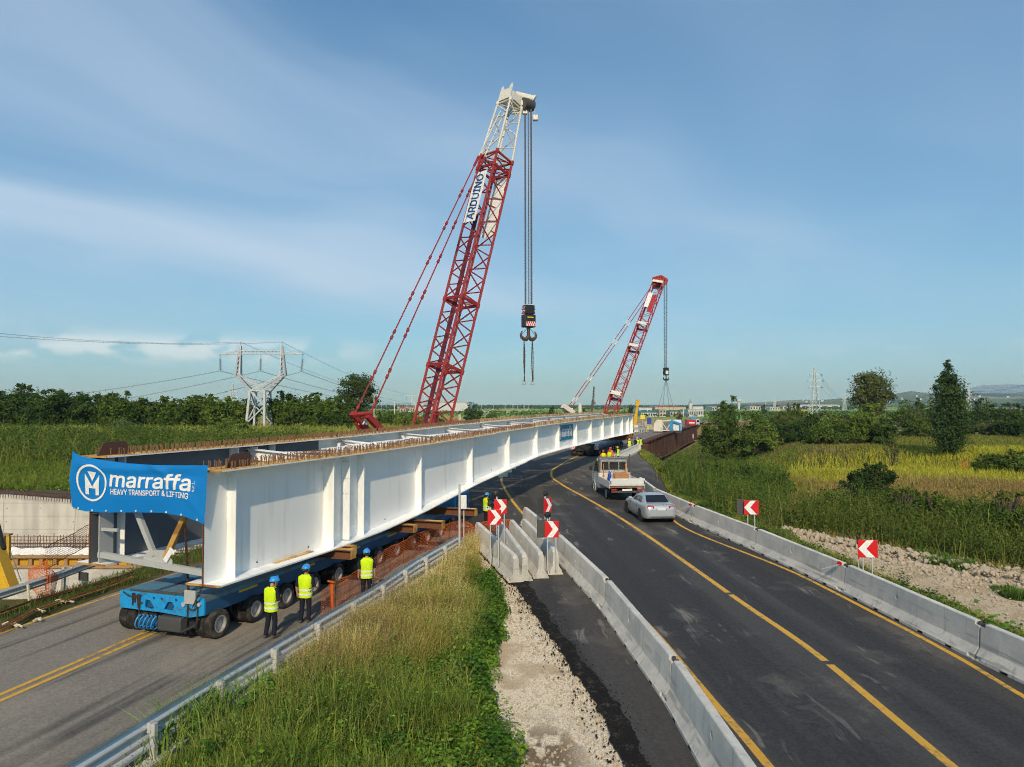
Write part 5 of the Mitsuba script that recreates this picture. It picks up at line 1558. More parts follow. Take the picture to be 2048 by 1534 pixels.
    if vest:
        nn_ = 24 if near else 12
        def vr(z, rx, ry, cy=.02):
            f = lf * max(0, (z - .95) / .6)
            return ring(z * s, rx * s, ry * s, 0, (cy + f) * s, nn_)
        prof = [(.80, .205, .165), (.90, .208, .163), (1.02, .205, .16), (1.15, .212, .162), (1.28, .232, .165), (1.38, .245, .150), (1.44, .235, .125), (1.485, .16, .10), (1.515, .085, .082)]
        vs = [vr(*q) for q in prof]
        rn = np.random.default_rng(int(abs(pos[0] * 100)) + 3)
        for q in vs[:6]:
            q[:, :2] += rn.normal(0, .004, (len(q), 2))
        vk = put('vest', MB().loft(vs, cap=False), vest, t, at, smooth=True)
        for a, b in ((.88, .935), (1.02, 1.075)):
            f = lambda z: (np.interp(z, [p_[0] for p_ in prof], [p_[1] for p_ in prof]) + .009, np.interp(z, [p_[0] for p_ in prof], [p_[2] for p_ in prof]) + .009)
            put('reflective_band', MB().loft([vr(a, *f(a)), vr((a + b) / 2, *f((a + b) / 2)), vr(b, *f(b))], cap=False), 'reflective', vk, at, smooth=True)
    sk = MB()
    for hip, kn, an, toe, heel in legs:
        sk.mani(hull([(an, .052 * s), (toe, .044 * s), (heel, .046 * s), (toe - S(0, 0, .01), .04 * s)], seg))
    put('shoes', sk, 'grey_cloth', t, at, smooth=50)
    put('hair', MB().mani(hull([(hd(0, -.03, .03), .092 * s), (hd(0, -.045, -.02), .07 * s)], seg)), 'hair', t, at, smooth=50)
    if helmet:
        n_ = 18 if near else 10
        rr = []
        for u in np.linspace(0, 1, 7):
            a = u * math.pi / 2
            q = ring(0, .125 * math.cos(a) * s + 1e-4, .148 * math.cos(a) * s + 1e-4, n=n_, p=2.0)
            q[:, 2] = .115 * math.sin(a) * s
            rr.append(q)
        brim = [ring(-.012 * s, .129 * s, .160 * s, 0, .008 * s, n=n_, p=2.0), ring(.004 * s, .127 * s, .157 * s, 0, .008 * s, n=n_, p=2.0)]
        m = MB().loft(brim + rr[:1] + rr[1:], cap=False)
        m.bar((0, -.12 * s, .07 * s), (0, .12 * s, .07 * s), .03 * s, .10 * s)
        v, f = m.mesh()
        v = v @ rotz(look).T + hed + S(0, 0, .055)
        hk_ = put('helmet', (v, f), helmet, t, at, smooth=40)
        put('chin_strap', MB().path(np.array([hd(-.1, 0, .05), hd(-.09, .02, -.05), hd(0, .06, -.12), hd(.09, .02, -.05), hd(.1, 0, .05)]), .006, 4), 'black', hk_, at)
    return t, (L, R), at


p1 = AT(541, 1268, 21.6); p2_ = AT(610, 1243, 23.1); p3 = AT(733, 1205, 25.6); p4 = AT(972, 1048, 40.4)
person((p1[0], p1[1]), -.45, 'nearest worker in blue helmet and yellow vest looking down at his hands', arms=('phone', 'phone'), h=1.80, stride=.05, look=-.35, nod=1.5)
_, (La, Ra), at = person((p2_[0], p2_[1]), -.1, 'second nearest worker in blue helmet and yellow vest, radio in his left hand', arms=('down', 'bent'), h=1.82, stride=.02, look=.05)
rd = thing('radio', 'small black hand radio held by the second nearest worker', 'radio')
put('case', MB().mani(rbox(La[3][0] - .03, La[3][0] + .03, La[3][1] - .02, La[3][1] + .03, La[3][2] - .15, La[3][2] + .02, .01, 6)), 'black', rd, at)
put('aerial', MB().tube((La[3][0], La[3][1], La[3][2] + .02), (La[3][0], La[3][1], La[3][2] + .12), .008, n=5), 'black', rd, at)
person((p3[0], p3[1]), .25, 'worker in a blue helmet and yellow vest standing behind the orange mesh fence', arms=('down', 'down'), h=1.80, look=-.2)
person((p4[0], p4[1]), -1.0, 'worker in a blue helmet standing left of the chevron signs, turned to the side', arms=('down', 'reach'), h=1.80, look=.4, shirt='navy_cloth')
FG = 'workers gathered at the far end of the span'
def far(px, py_top, py_foot, Y, yaw, label, **k):
    a = AT(px, py_foot, Y)
    person((a[0], a[1]), yaw, label, near=False, group=FG, **k)


far(1207, 898, 940, 72, .3, 'far worker in red helmet and yellow vest with a hand on the hip', helmet='helmet_red', arms=('hip', 'down'), shirt='hi_vis_orange')
far(1219, 897, 939, 73, -.5, 'far worker in orange and a red helmet beside the one with hand on hip', helmet='helmet_red', vest='hi_vis', shirt='hi_vis_orange', long_sleeve=True, trousers='beige_cloth')
far(1221.5, 892, 936, 76, .2, 'far worker all in orange behind the other two red helmets', helmet='hi_vis_orange', vest='hi_vis_orange', shirt='hi_vis_orange', long_sleeve=True)
far(1236, 894, 933, 77, .8, 'far worker in a yellow helmet, right of the group behind the truck', helmet='helmet_yellow', arms=('bent', 'bent'))
far(1259, 875, 905, 91, -.1, 'far worker in a white helmet walking alone by the ribbed barrier', helmet='helmet_white', trousers='beige_cloth', stride=.15)
far(1271, 873, 902, 93, .6, 'far person in dark clothes with a navy helmet, no vest', helmet='helmet_navy', vest=None)
far(1274.5, 871, 903, 93.5, .1, 'far worker in a white helmet and yellow vest next to the dark clothed person', helmet='helmet_white')
far(1281, 872, 900, 94, -.6, 'far worker with a navy helmet at the right end of the far group', helmet='helmet_navy')
a = AT(1296, 861, 150)
person((a[0], a[1]), .3, 'distant worker in a yellow vest near the load below the smaller crane', near=False, helmet='helmet_white', group=FG, trousers='beige_cloth')

# ------------------------------------------------------------------ silver car
def wheel(parent, o, yaw, x, y, R, w, flip, mat='rim', sc=1.0):
    wk = put('wheel', MB().lathe([(R * .66, -w / 2 * .8), (R * .9, -w / 2), (R, -w / 2 * .7), (R, w / 2 * .7), (R * .9, w / 2), (R * .66, w / 2 * .9)], (x, y, R), (1, 0, 0), 24), 'rubber', parent, (o, yaw, sc), smooth=40)
    s = -1 if flip else 1
    m = MB().lathe([(R * .68, -s * w / 2 * .3), (R * .68, s * w / 2 * .92), (R * .63, s * w / 2 * .92), (R * .60, s * w / 2 * .3), (.001, s * w / 2 * .3)], (x, y, R), (1, 0, 0), 20)
    for k in range(5):
        a = k * 2 * math.pi / 5
        m.bar((x + s * w / 2 * .75, y, R), (x + s * w / 2 * .8, y + R * .63 * math.cos(a), R + R * .63 * math.sin(a)), R * .18, .02, up=(1, 0, 0))
    put('rim', m, mat, wk, (o, yaw, sc), smooth=30)


cr = G(1281, 1042); cf_ = G(1249, 1023); crr = G(1343, 1046)
cdir = math.radians(-6.0)                        # heading: away from the camera, slightly to the left
CO = np.array([(cr[0] + crr[0]) / 2 + .08, cr[1] + 0.05, float(rz(41.5))]); CY = math.radians(5.5)
car = thing('silver_car', 'silver two-door car with dark rear window driving away on the right lane', 'car')
CS = 1.10
at = (CO, CY, CS)
# local axes: y forward from the rear axle, x to the right
prof = [  # y, half width, z low, z waist, shoulder z (top of the body)
    (-.98, .62, .42, .62, .72), (-.96, .70, .34, .66, .86), (-.88, .80, .26, .70, .965), (-.70, .86, .22, .72, .995), (-.30, .885, .20, .72, .995), (.2, .89, .18, .70, .985), (.8, .89, .18, .68, .975), (1.5, .885, .18, .67, .965), (2.1, .875, .18, .66, .95), (2.6, .865, .20, .66, .92), (3.0, .85, .22, .64, .86), (3.35, .80, .24, .60, .78), (3.52, .70, .30, .56, .68), (3.58, .58, .36, .52, .60)]
rings = []
for y, hw, z0, zw, z1 in prof:
    r_ = []
    for u, zf in ((.90, 0), (.97, .12), (1.0, .5), (.985, .8), (.93, .95), (.80, 1.0), (.4, 1.02)):
        r_.append((hw * u, z0 + (z1 - z0) * zf))
    q = [(-a, b) for a, b in r_][::-1]
    full = [(a, b) for a, b in r_] + [(0, r_[-1][1] + .006)] + [(a, b) for a, b in q]
    rings.append([(a, y, b) for a, b in full] + [(0, y, z0)])
body = MB().loft(rings[::-1])
put('body', body, 'car_paint', car, at, smooth=35)
gh = [(-.42, .62, .985), (-.30, .66, 1.0), (.22, .60, 1.345), (.55, .575, 1.385), (1.05, .575, 1.385), (1.40, .60, 1.345), (2.02, .70, .975), (2.12, .70, .955)]
rings = []
for y, hw, zt in gh:
    zb = .955
    zt = max(zt, zb + .004)
    low = .775
    rings.append([(low, y, zb - .02), (low - (low - hw) * .75, y, zb + (zt - zb) * .72), (hw, y, zb + (zt - zb) * .93), (hw * .75, y, zt), (0, y, zt + .015), (-hw * .75, y, zt), (-hw, y, zb + (zt - zb) * .93), (-(low - (low - hw) * .75), y, zb + (zt - zb) * .72), (-low, y, zb - .02)])
put('roof', MB().loft(rings[::-1]), 'car_paint', car, at, smooth=40)
def pane(pts, name, off):
    p = np.array(pts, float); n_ = nrm(np.cross(p[1] - p[0], p[2] - p[0]))
    p = p + n_ * off
    put(name, MB().add(p, [list(range(4))] if len(p) == 4 else [[0, 1, 2]]), 'car_glass', car, at)


pane([(-.60, -.315, 1.03), (.60, -.315, 1.03), (.52, .17, 1.325), (-.52, .17, 1.325)], 'rear_window', .028)
pane([(.62, 1.98, 1.01), (-.62, 1.98, 1.01), (-.52, 1.45, 1.33), (.52, 1.45, 1.33)], 'windscreen', .028)
for s in (-1, 1):
    f = lambda y, u: (s * (np.interp(y, [g[0] for g in gh], [.775 - (.775 - g[1]) * .75 * u for g in gh])), y, .965 + u * (.965 * 0 + np.interp(y, [g[0] for g in gh], [(max(g[2], .96) - .955) * .72 for g in gh])))
    for (y0, y1), nm in (((.0, .52), 'quarter_window'), ((.58, 1.62), 'side_window')):
        q = [f(y0 + (0.12 if nm[0] == 'q' else 0), .12), f(y1, .12), f(y1 - (.32 if nm[0] == 's' else 0), .95), f(y0 + (.22 if nm[0] == 'q' else 0.0), .95)]
        if s < 0: q = q[::-1]
        pane(q, nm, .016)
    put('door_mirror', MB().mani(rbox(s * .93 - .10, s * .93 + .10, 1.62, 1.76, .98, 1.10, .04, 8)), 'car_paint', car, at, smooth=True)
    put('door_handle', MB().box(s * .885, s * .905, .72, .92, .80, .83), 'car_paint', car, at)
    put('door_seam', MB().box(s * .884, s * .8925, .58, .59, .30, .93).box(s * .876, s * .8845, 1.95, 1.96, .30, .92), 'black', car, at)
    tl = put('tail_light', MB().mani(m3.Manifold.batch_hull([m3.Manifold.sphere(.02, 8).translate((s * a, y, z)) for a, y, z in ((.40, -.958, .80), (.40, -.95, .885), (.72, -.91, .79), (.70, -.90, .92), (.82, -.72, .82), (.81, -.70, .90))])), 'light_red', car, at, smooth=30)
    put('headlight', MB().mani(m3.Manifold.batch_hull([m3.Manifold.sphere(.03, 8).translate((s * a, y, z)) for a, y, z in ((.45, 3.5, .62), (.72, 3.34, .66), (.70, 3.2, .74))])), 'reflective', car, at, smooth=30)
    put('exhaust', MB().tube((s * .42, -1.0, .30), (s * .42, -.8, .30), .035, n=8), 'dark_steel', car, at)
    for y in (0, 2.76):
        put('wheel_arch', MB().tube((s * .70, y, .33), (s * .893, y, .33), .375, n=24), 'black', car, at)
        wheel(car, CO, CY, s * .79, y, .325, .22, s < 0, 'dark_steel' if s < 0 else 'rim', CS)
pl_ = put('number_plate', MB().mani(rbox(-.26, .26, -1.0, -.975, .70, .80, .008, 6)), 'plate_white', car, at)
put('plate_band', MB().box(-.26, -.22, -1.003, -.99, .70, .80).box(.22, .26, -1.003, -.99, .70, .80), 'plate_blue', pl_, at)
put('badge', MB().tube((0, -.955, .915), (0, -.975, .905), .035, n=12), 'reflective', car, at)
put('bumper_line', MB().box(-.80, .80, -.93, -.865, .40, .415).box(-.62, .62, -1.0, -.90, .36, .375), 'dark_steel', car, at)
put('boot_seam', MB().box(-.70, .70, -.895, -.885, .960, .972), 'black', car, at)

# ------------------------------------------------------------------ white flatbed truck
TO = np.array([7.75, 50.6, float(rz(51))]); TY = math.radians(4.5)
trk = thing('flatbed_truck', 'white dropside flatbed truck with its tailgate up ahead of the silver car', 'truck')
TS = 1.14
at = (TO, TY, TS)
put('chassis', MB().box(-.42, .42, -1.3, 4.2, .50, .68).box(-.95, .95, -1.48, -1.36, .55, .66), 'dark_steel', trk, at)
bed = put('bed', MB().box(-1.05, 1.05, -1.55, 1.95, .86, .93), 'bed_wood', trk, at)
for s in (-1, 1):
    put('side_board', MB().mani(rbox(s * 1.06 - .02, s * 1.06 + .02, -1.52, 1.95, .80, 1.24, .012, 6)).box(s * 1.075, s * 1.088, -1.5, 1.9, .96, .975).box(s * 1.075, s * 1.088, -1.5, 1.9, 1.10, 1.115), 'truck_white', trk, at)
tg = put('tailgate', MB().mani(rbox(-1.06, 1.06, -1.62, -1.57, .98, 1.42, .012, 6)), 'truck_white', trk, at)
for z in (1.06, 1.14, 1.22, 1.30):
    put('board_line', MB().box(-1.03, 1.03, -1.632, -1.618, z, z + .03), 'truck_white', tg, at)
put('latch', MB().box(-1.05, -.99, -1.64, -1.615, 1.08, 1.28).box(.99, 1.05, -1.64, -1.615, 1.08, 1.28), 'dark_steel', tg, at)
put('headboard', MB().box(-1.05, 1.05, 1.93, 1.98, .93, 1.42), 'truck_white', trk, at)
ra = put('rack', MB().box(-1.05, -.98, 1.93, 2.0, .93, 2.52).box(.98, 1.05, 1.93, 2.0, .93, 2.62).box(-1.05, 1.05, 1.93, 2.0, 2.40, 2.47), 'dark_steel', trk, at)
m = MB()
for x in np.arange(-.96, .97, .075):
    m.box(x - .006, x + .006, 1.955, 1.965, 1.42, 2.4)
for z in np.arange(1.46, 2.4, .075):
    m.box(-.98, .98, 1.955, 1.965, z - .006, z + .006)
put('rack_mesh', m, 'dark_steel', ra, at)
for x in (-.72, .72):
    put('bracket', MB().tube((x, 1.90, 1.15), (x, 1.90, 2.02), .03, n=8).box(x - .06, x + .06, 1.86, 1.93, 1.2, 1.34), 'light_amber', trk, at)
cab = [(2.10, .93, .45, 2.25), (2.18, .95, .42, 2.36), (3.2, .95, .42, 2.38), (3.55, .93, .42, 2.30), (4.35, .93, .40, 1.52), (4.75, .90, .40, 1.30), (5.15, .84, .42, 1.12), (5.25, .78, .46, 1.02)]
rings = []
for y, hw, z0, z1 in cab:
    zw = min(1.35, z1 - .05)
    rings.append([(hw, y, z0), (hw + .02, y, (z0 + zw) / 2), (hw, y, zw), (hw - .10 * (z1 - zw), y, z1 - .08), (hw - .22 * min(1, z1 - zw + .2), y, z1), (-(hw - .22 * min(1, z1 - zw + .2)), y, z1), (-(hw - .10 * (z1 - zw)), y, z1 - .08), (-hw, y, zw), (-(hw + .02), y, (z0 + zw) / 2), (-hw, y, z0)])
put('cab', MB().loft(rings[::-1]), 'truck_white', trk, at, smooth=25)
for x0, x1 in ((-.78, -.36), (-.30, .30), (.36, .78)):
    put('rear_window', MB().box(x0, x1, 2.085, 2.10, 1.62, 2.14), 'car_glass', trk, at)
for s in (-1, 1):
    for y0, y1, y2, y3 in ((2.35, 2.95, 2.95, 2.35), (3.05, 3.95, 3.55, 3.05)):
        q = [(s * .965, y0, 1.42), (s * .965, y1, 1.42), (s * .885, y2, 2.12), (s * .885, y3, 2.12)]
        p = np.array(q if s > 0 else q[::-1]) + [s * .012, 0, 0]
        put('side_window', MB().add(p, [[0, 1, 2, 3]]), 'car_glass', trk, at)
    put('door_seam', MB().box(s * .962, s * .975, 3.0, 3.012, .55, 1.4).box(s * .955, s * .97, 4.1, 4.112, .6, 1.35), 'black', trk, at)
    put('wing_mirror', MB().mani(rbox(s * 1.20 - .10, s * 1.20 + .10, 3.72, 3.82, 1.42, 1.74, .03, 6)).tube((s * .95, 3.8, 1.4), (s * 1.12, 3.78, 1.5), .02, n=6), 'black', trk, at)
    put('tail_light', MB().mani(rbox(s * .80 - .17, s * .80 + .17, -1.50, -1.44, .68, .78, .02, 6)), 'light_red', trk, at)
    put('wheel_arch', MB().tube((s * .80, 3.95, .38), (s * .96, 3.95, .38), .44, n=20), 'truck_white', trk, at)
    wheel(trk, TO, TY, s * .86, 0, .36, .24, s < 0, 'rim', TS)
    wheel(trk, TO, TY, s * .86, 3.95, .36, .24, s < 0, 'rim', TS)
q = np.array([(.80, 3.62, 2.20), (-.80, 3.62, 2.20), (-.84, 4.32, 1.56), (.84, 4.32, 1.56)])[::-1] + [0, .03, .03]
put('windscreen', MB().add(q, [[0, 1, 2, 3]]), 'car_glass', trk, at)
put('number_plate', MB().mani(rbox(-.30, .30, -1.52, -1.49, .66, .78, .008, 6)), 'plate_white', trk, at)
ld = thing('wooden_crate', 'orange brown crate lying on the flatbed of the truck', 'crate')
m = MB().mani(rbox(-.15, .75, 1.05, 1.75, .935, 1.45, .01, 6))
put('crate_body', m, 'light_amber', ld, at)
for z in (1.0, 1.17, 1.34):
    put('slat', MB().box(-.16, .76, 1.03, 1.055, z, z + .11), 'wood', ld, at)
ld = thing('gas_bottle', 'blue bottle standing beside the crate on the truck bed', 'bottle')
put('bottle', MB().lathe([(.001, .94), (.12, .94), (.12, 1.38), (.06, 1.5), (.03, 1.52), (.03, 1.58), (.001, 1.58)], (-.42, 1.45, 0), (0, 0, 1), 12), 'helmet_navy', ld, at, smooth=40)

# ------------------------------------------------------------------ plants
def blades(p, h, w, bend, col, r, tipc=1.25):
    """Grass blades as curved tapering strips: (vertices, faces, colours)."""
    n = len(p)
    a = r.uniform(0, 2 * math.pi, n)
    d = np.stack([np.cos(a), np.sin(a), 0 * a], 1)
    f = a + r.uniform(.9, 2.2, n)
    s = np.stack([np.cos(f), np.sin(f), 0 * a], 1) * (w / 2)[:, None]
    up = np.array([0, 0, 1.0])
    m = p + up * (h * .58)[:, None] + d * (h * bend * .28)[:, None]
    t = p + up * (h * (1 - .25 * bend))[:, None] + d * (h * bend * .85)[:, None]
    v = np.stack([p - s, p + s, m - s * .8, m + s * .8, t], 1).reshape(-1, 3)
    k = (np.arange(n) * 5)[:, None]
    fa = np.concatenate([k + [0, 1, 3], k + [0, 3, 2], k + [2, 3, 4]], 0)
    c = np.repeat(col[:, None, :], 5, 1)
    c[:, 4] *= tipc
    return v, fa, c.reshape(-1, 3)


def leaves(p, size, col, r, up=.5, aspect=.55, out=None):
    """Diamond leaves folded along the middle."""
    n = len(p)
    d = r.normal(size=(n, 3)); d /= np.linalg.norm(d, axis=1, keepdims=True)
    nn = r.normal(size=(n, 3)) + [0, 0, up * 2]
    if out is not None:
        nn = nn + out * 1.2
    d = d - nn * (d * nn).sum(1, keepdims=True) / (nn * nn).sum(1, keepdims=True)
    d /= np.maximum(np.linalg.norm(d, axis=1, keepdims=True), 1e-6)
    e = np.cross(nn / np.linalg.norm(nn, axis=1, keepdims=True), d)
    L = size[:, None]
    v = np.stack([p - d * L * .5, p + e * L * aspect * .5, p + d * L * .5, p - e * L * aspect * .5], 1).reshape(-1, 3)
    k = (np.arange(n) * 4)[:, None]
    fa = np.concatenate([k + [0, 1, 2], k + [0, 2, 3]], 0)
    return v, fa, np.repeat(col[:, None, :], 4, 1).reshape(-1, 3)


def join(parts):
    v, f, c, n = [], [], [], 0
    for a, b, d in parts:
        v.append(a); f.append(b + n); c.append(d); n += len(a)
    return np.vstack(v), np.vstack(f), np.vstack(c)


def plant(name, parts, label=None, cat=None, kind=None, parent=None, group=None):
    v, f, c = join(parts)
    return put(name, (v, f), 'leaf', parent, color=np.clip(c * 1.25, .002, .85), smooth=False, label=label, cat=cat, kind=kind, group=group)


def jit(c, n, r, s=.18, hue=.08):
    c = np.broadcast_to(np.asarray(c, float), (n, 3)).copy()
    return c * np.clip(1 + r.normal(0, s, (n, 1)), .45, 1.7) * (1 + r.normal(0, hue, (n, 3)))


def pick(*cols):
    """Blend colours by weights: (weights (n,), colour) pairs."""
    w = sum(a for a, _ in cols)
    return sum(a[:, None] * np.asarray(c) for a, c in cols) / w[:, None]


DRY, STRAW, GREEN, FRESH, DEEP, OLIVE, YELLOW = (.40, .30, .095), (.66, .52, .21), (.075, .125, .024), (.22, .28, .04), (.030, .066, .016), (.19, .19, .04), (.42, .41, .04)

# the island of tall grass between guard rail and gravel
r = np.random.default_rng(21)
n = 200000
y = 11.0 + 24.0 * r.random(n) ** 1.15
gx = np.interp(y, [p_[1] for p_ in gr], [p_[0] for p_ in gr])
xr = np.interp(y, [11, 13.3, 16.8, 20, 24, 28, 31, 35], [-.2, -.35, -1.0, -1.0, -.75, -1.0, -1.45, -1.9]) + .45 * (n2(y, 0 * y, 1.3, 6) - .5)
u = r.random(n)
x = gx + .42 + (xr - gx - .42) * u
keep = n2(x, y, .55, 9) > .36
x, y, u, gx = x[keep], y[keep], u[keep], gx[keep]; n = len(x)
dryw = ss(14.5, 20.5, y + 7 * (n2(x, y, 2.2, 3) - .5)) * (1 - .7 * ss(.55, .95, u + .35 * (n2(x, y, 1.2, 17) - .5))) * (.25 + .9 * n2(x, y, 1.1, 12))
straw = dryw * ss(.5, .62, n2(x, y, .8, 13))
green = (1 - dryw)
fresh = green * ss(.42, .62, n2(x, y, 1.0, 14))
col = jit(pick((dryw + .02, DRY), (straw * 1.2, STRAW), (green * .8 + .02, GREEN), (fresh * .9 * n2(x, y, .45, 18), FRESH)), n, r, .28)
col = col * (.62 + .8 * n2(x, y, .33, 19))[:, None]
clump = n2(x, y, .55, 15)
big = n2(x, y, 1.9, 16)
h = (.26 + .65 * clump + .55 * ss(.35, .75, big) + .2 * dryw) * r.uniform(.35, 1.2, n) * np.interp(u, [0, .3, .6, .95, 1], [.9, 1.1, 1.2, 1.0, .6]) * (.22 + .78 * ss(.35, 1.5, x - gx))
parts = [blades(np.stack([x, y, H(x, y)], 1), h, r.uniform(.010, .022, n) * (1 + .4 * (y < 17)), r.uniform(.15, .9, n), col, r)]
# tall single stems over the green part
n = 9000
y = 11 + 13 * r.random(n) ** .9; gx = np.interp(y, [p_[1] for p_ in gr], [p_[0] for p_ in gr]); x = gx + 1.2 + r.random(n) * (np.interp(y, [11, 16.8, 24], [-.3, -1.0, -.9]) - gx - 1.2)
kp = n2(x, y, .8, 35) > .47; x, y = x[kp], y[kp]; n = len(x)
hh = r.uniform(.75, 1.4, n)
p = np.stack([x, y, H(x, y)], 1)
parts.append(blades(p, hh, r.uniform(.012, .022, n), r.uniform(.05, .7, n), jit(pick((r.random(n), FRESH), (.6 * r.random(n), (.34, .30, .10)), (.8 * r.random(n), GREEN)), n, r), r))
k = r.integers(0, n, 14000)
parts.append(leaves(p[k] + np.stack([r.normal(0, .06, 14000), r.normal(0, .06, 14000), hh[k] * r.uniform(.25, .95, 14000)], 1), r.uniform(.03, .09, 14000), jit((.16, .22, .05), 14000, r, .3), r, .2, .4))
# seed heads over the dry part
n = 5200
y = r.uniform(19, 34, n); gx = np.interp(y, [p_[1] for p_ in gr], [p_[0] for p_ in gr]); x = gx + .9 + r.random(n) ** .9 * (np.interp(y, [19, 34], [-1.3, -2.2]) - gx - .9)
hh = r.uniform(.7, 1.35, n) * (.6 + .7 * n2(x, y, .9, 31))
p = np.stack([x, y, H(x, y)], 1)
parts.append(blades(p, hh, np.full(n, .012), r.uniform(.05, .35, n), jit(STRAW, n, r), r))
k = r.integers(0, n, 15000)
parts.append(leaves(p[k] + np.stack([r.normal(0, .07, 15000), r.normal(0, .07, 15000), hh[k] * r.uniform(.72, 1.0, 15000)], 1), r.uniform(.025, .06, 15000), jit((.36, .27, .11), 15000, r, .25), r, 0, .5))
plant('tall_grass', parts, 'tall green and straw coloured grass filling the island between the two roads', 'grass', 'stuff')
# broad reed-like tuft near the rail
parts = []
for px, py, m_ in ((385, 1470, 170), (430, 1440, 130), (520, 1420, 110), (330, 1500, 100), (720, 1330, 120), (880, 1210, 120), (915, 1190, 100)):
    c = G(px, py)
    q = np.stack([c[0] + r.normal(0, .25, m_), c[1] + r.normal(0, .25, m_), 0 * r.random(m_)], 1); q[:, 2] = H(q[:, 0], q[:, 1])
    parts.append(blades(q, r.uniform(.7, 1.25, m_), r.uniform(.022, .040, m_), r.uniform(.3, .95, m_), jit((.15, .23, .05), m_, r), r))
plant('reed_grass', parts, 'broad bladed bright grass tufts in the island by the guard rail', 'grass', 'stuff')
# leafy weeds along the gravel edge
r = np.random.default_rng(22)
parts = []
for k in range(520):
    yk = 10.8 + 16.5 * r.random() ** 1.3
    side = np.interp(yk, [11, 13.3, 16.8, 20, 24, 28, 31], [.0, -.2, -.75, -.85, -.65, -.95, -1.4])
    wd = np.interp(yk, [11, 15, 18, 21, 27], [5.0, 3.2, 2.4, 1.6, .35])
    xk = side - abs(r.normal(0, .42)) * wd + .15
    side += .9 * (float(n2(yk, 0.0, 1.1, 33)) - .45) + (.5 * r.random() if r.random() < .12 else 0)
    gxk = np.interp(yk, [p_[1] for p_ in gr], [p_[0] for p_ in gr])
    if r.random() < .30: xk = gxk + 1.0 + r.random() * max(side - gxk - 1.0, .1)
    if xk < gxk + .9 or (yk > 19 and xk < side - 2.2): continue
    R = r.uniform(.25, .55); Hh = r.uniform(.35, 1.05)
    m_ = int(300 * R / .35)
    d = r.normal(size=(m_, 3)); d /= np.linalg.norm(d, axis=1, keepdims=True); d[:, 2] = np.abs(d[:, 2])
    q = d * (r.random((m_, 1)) ** .4) * [R, R, Hh]
    base = np.array([xk, yk, float(H(xk, yk)) + .06])
    c = [(.12, .215, .030), (.07, .15, .025), (.05, .11, .020), (.15, .235, .035)][r.integers(0, 4)]
    parts.append(leaves(base + q, r.uniform(.05, .125, m_) * (.8 if r.random() < .5 else 1.15), jit(c, m_, r, .2), r, .6, .62, d))
plant('leafy_weeds', parts, 'bushy bright green weeds along the gravel edge of the grass island', 'weeds', 'stuff')
# dead brown stalks
parts = []
n = 1500
c0 = [G(735, 1300), G(690, 1345), G(790, 1255), G(770, 1330), G(640, 1400)]
for c in c0:
    m_ = 260
    q = np.stack([c[0] + r.normal(0, .38, m_), c[1] + r.normal(0, .9, m_), np.zeros(m_)], 1); q[:, 2] = H(q[:, 0], q[:, 1])
    hh = r.uniform(.8, 1.6, m_)
    parts.append(blades(q, hh, np.full(m_, .014), r.uniform(0, .3, m_), jit((.27, .20, .11), m_, r), r))
    kk = r.integers(0, m_, 1500)
    parts.append(leaves(q[kk] + np.stack([r.normal(0, .12, 1500), r.normal(0, .12, 1500), hh[kk] * r.uniform(.45, .95, 1500)], 1), r.uniform(.03, .08, 1500), jit((.25, .18, .09), 1500, r, .25), r, 0, .3))
plant('dead_stalks', parts, 'dry brown weed stalks standing by the guard rail in front of the orange net', 'weeds', 'stuff')

# ------------------------------------------------------------------ right side
r = np.random.default_rng(23)


def scatter(n, y0, y1, xf0, xf1, r, pw=1.0):
    y = y0 + (y1 - y0) * r.random(n) ** pw
    x = xf0(y) + (xf1(y) - xf0(y)) * r.random(n)
    return x, y


lot = Polygon([tuple(G(*q)[:2]) for q in ((1575, 1052), (1700, 1062), (1850, 1080), (1960, 1112), (2300, 1180), (2300, 1340), (2048, 1255), (1840, 1175), (1720, 1125), (1600, 1078))])
import shapely
# grass and weeds right behind the barriers
x, y = scatter(56000, 10, 106, lambda y: RIGHT_R(y) + .15, lambda y: RIGHT_R(y) + 2.8 + ss(55, 62, y) * 6, r, 1.0)
ok = ~shapely.contains(lot, shapely.points(x, y)); x, y = x[ok], y[ok]; n = len(x)
col = jit(pick((n2(x, y, 1.5, 1), GREEN), (n2(x, y, 1.2, 2), FRESH), (.5 * n2(x, y, 1.1, 3), DRY)), n, r)
parts = [blades(np.stack([x, y, H(x, y)], 1), (.15 + .5 * n2(x, y, .9, 4)) * r.uniform(.5, 1.3, n), r.uniform(.015, .035, n) * np.maximum(1, y / 38), r.uniform(.2, .9, n), col, r)]
plant('verge_grass', parts, 'short green grass along the back of the right barrier row', 'grass', 'stuff')
parts = []
for k in range(170):
    yk = r.uniform(17, 60); xk = RIGHT_R(yk) + .6 + abs(r.normal(0, .8))
    if shapely.contains(lot, Point(xk, yk)): continue
    R = r.uniform(.25, .6); Hh = r.uniform(.3, .8); m_ = 130
    d = r.normal(size=(m_, 3)); d /= np.linalg.norm(d, axis=1, keepdims=True); d[:, 2] = np.abs(d[:, 2])
    parts.append(leaves(np.array([xk, yk, float(H(xk, yk)) + .05]) + d * (r.random((m_, 1)) ** .4) * [R, R, Hh], r.uniform(.06, .15, m_), jit([(.07, .13, .03), (.1, .15, .035), (.05, .1, .025)][r.integers(0, 3)], m_, r), r, .5, .6, d))
c = np.array([RIGHT_R(21.5) + .75, 21.5, float(H(RIGHT_R(21.5) + .75, 21.5))])
m_ = 45
parts.append(leaves(c + [0, 0, .45] + r.normal(0, 1, (m_, 3)) * [.28, .35, .2], r.uniform(.14, .28, m_), jit((.14, .24, .05), m_, r), r, 1.2, .9))
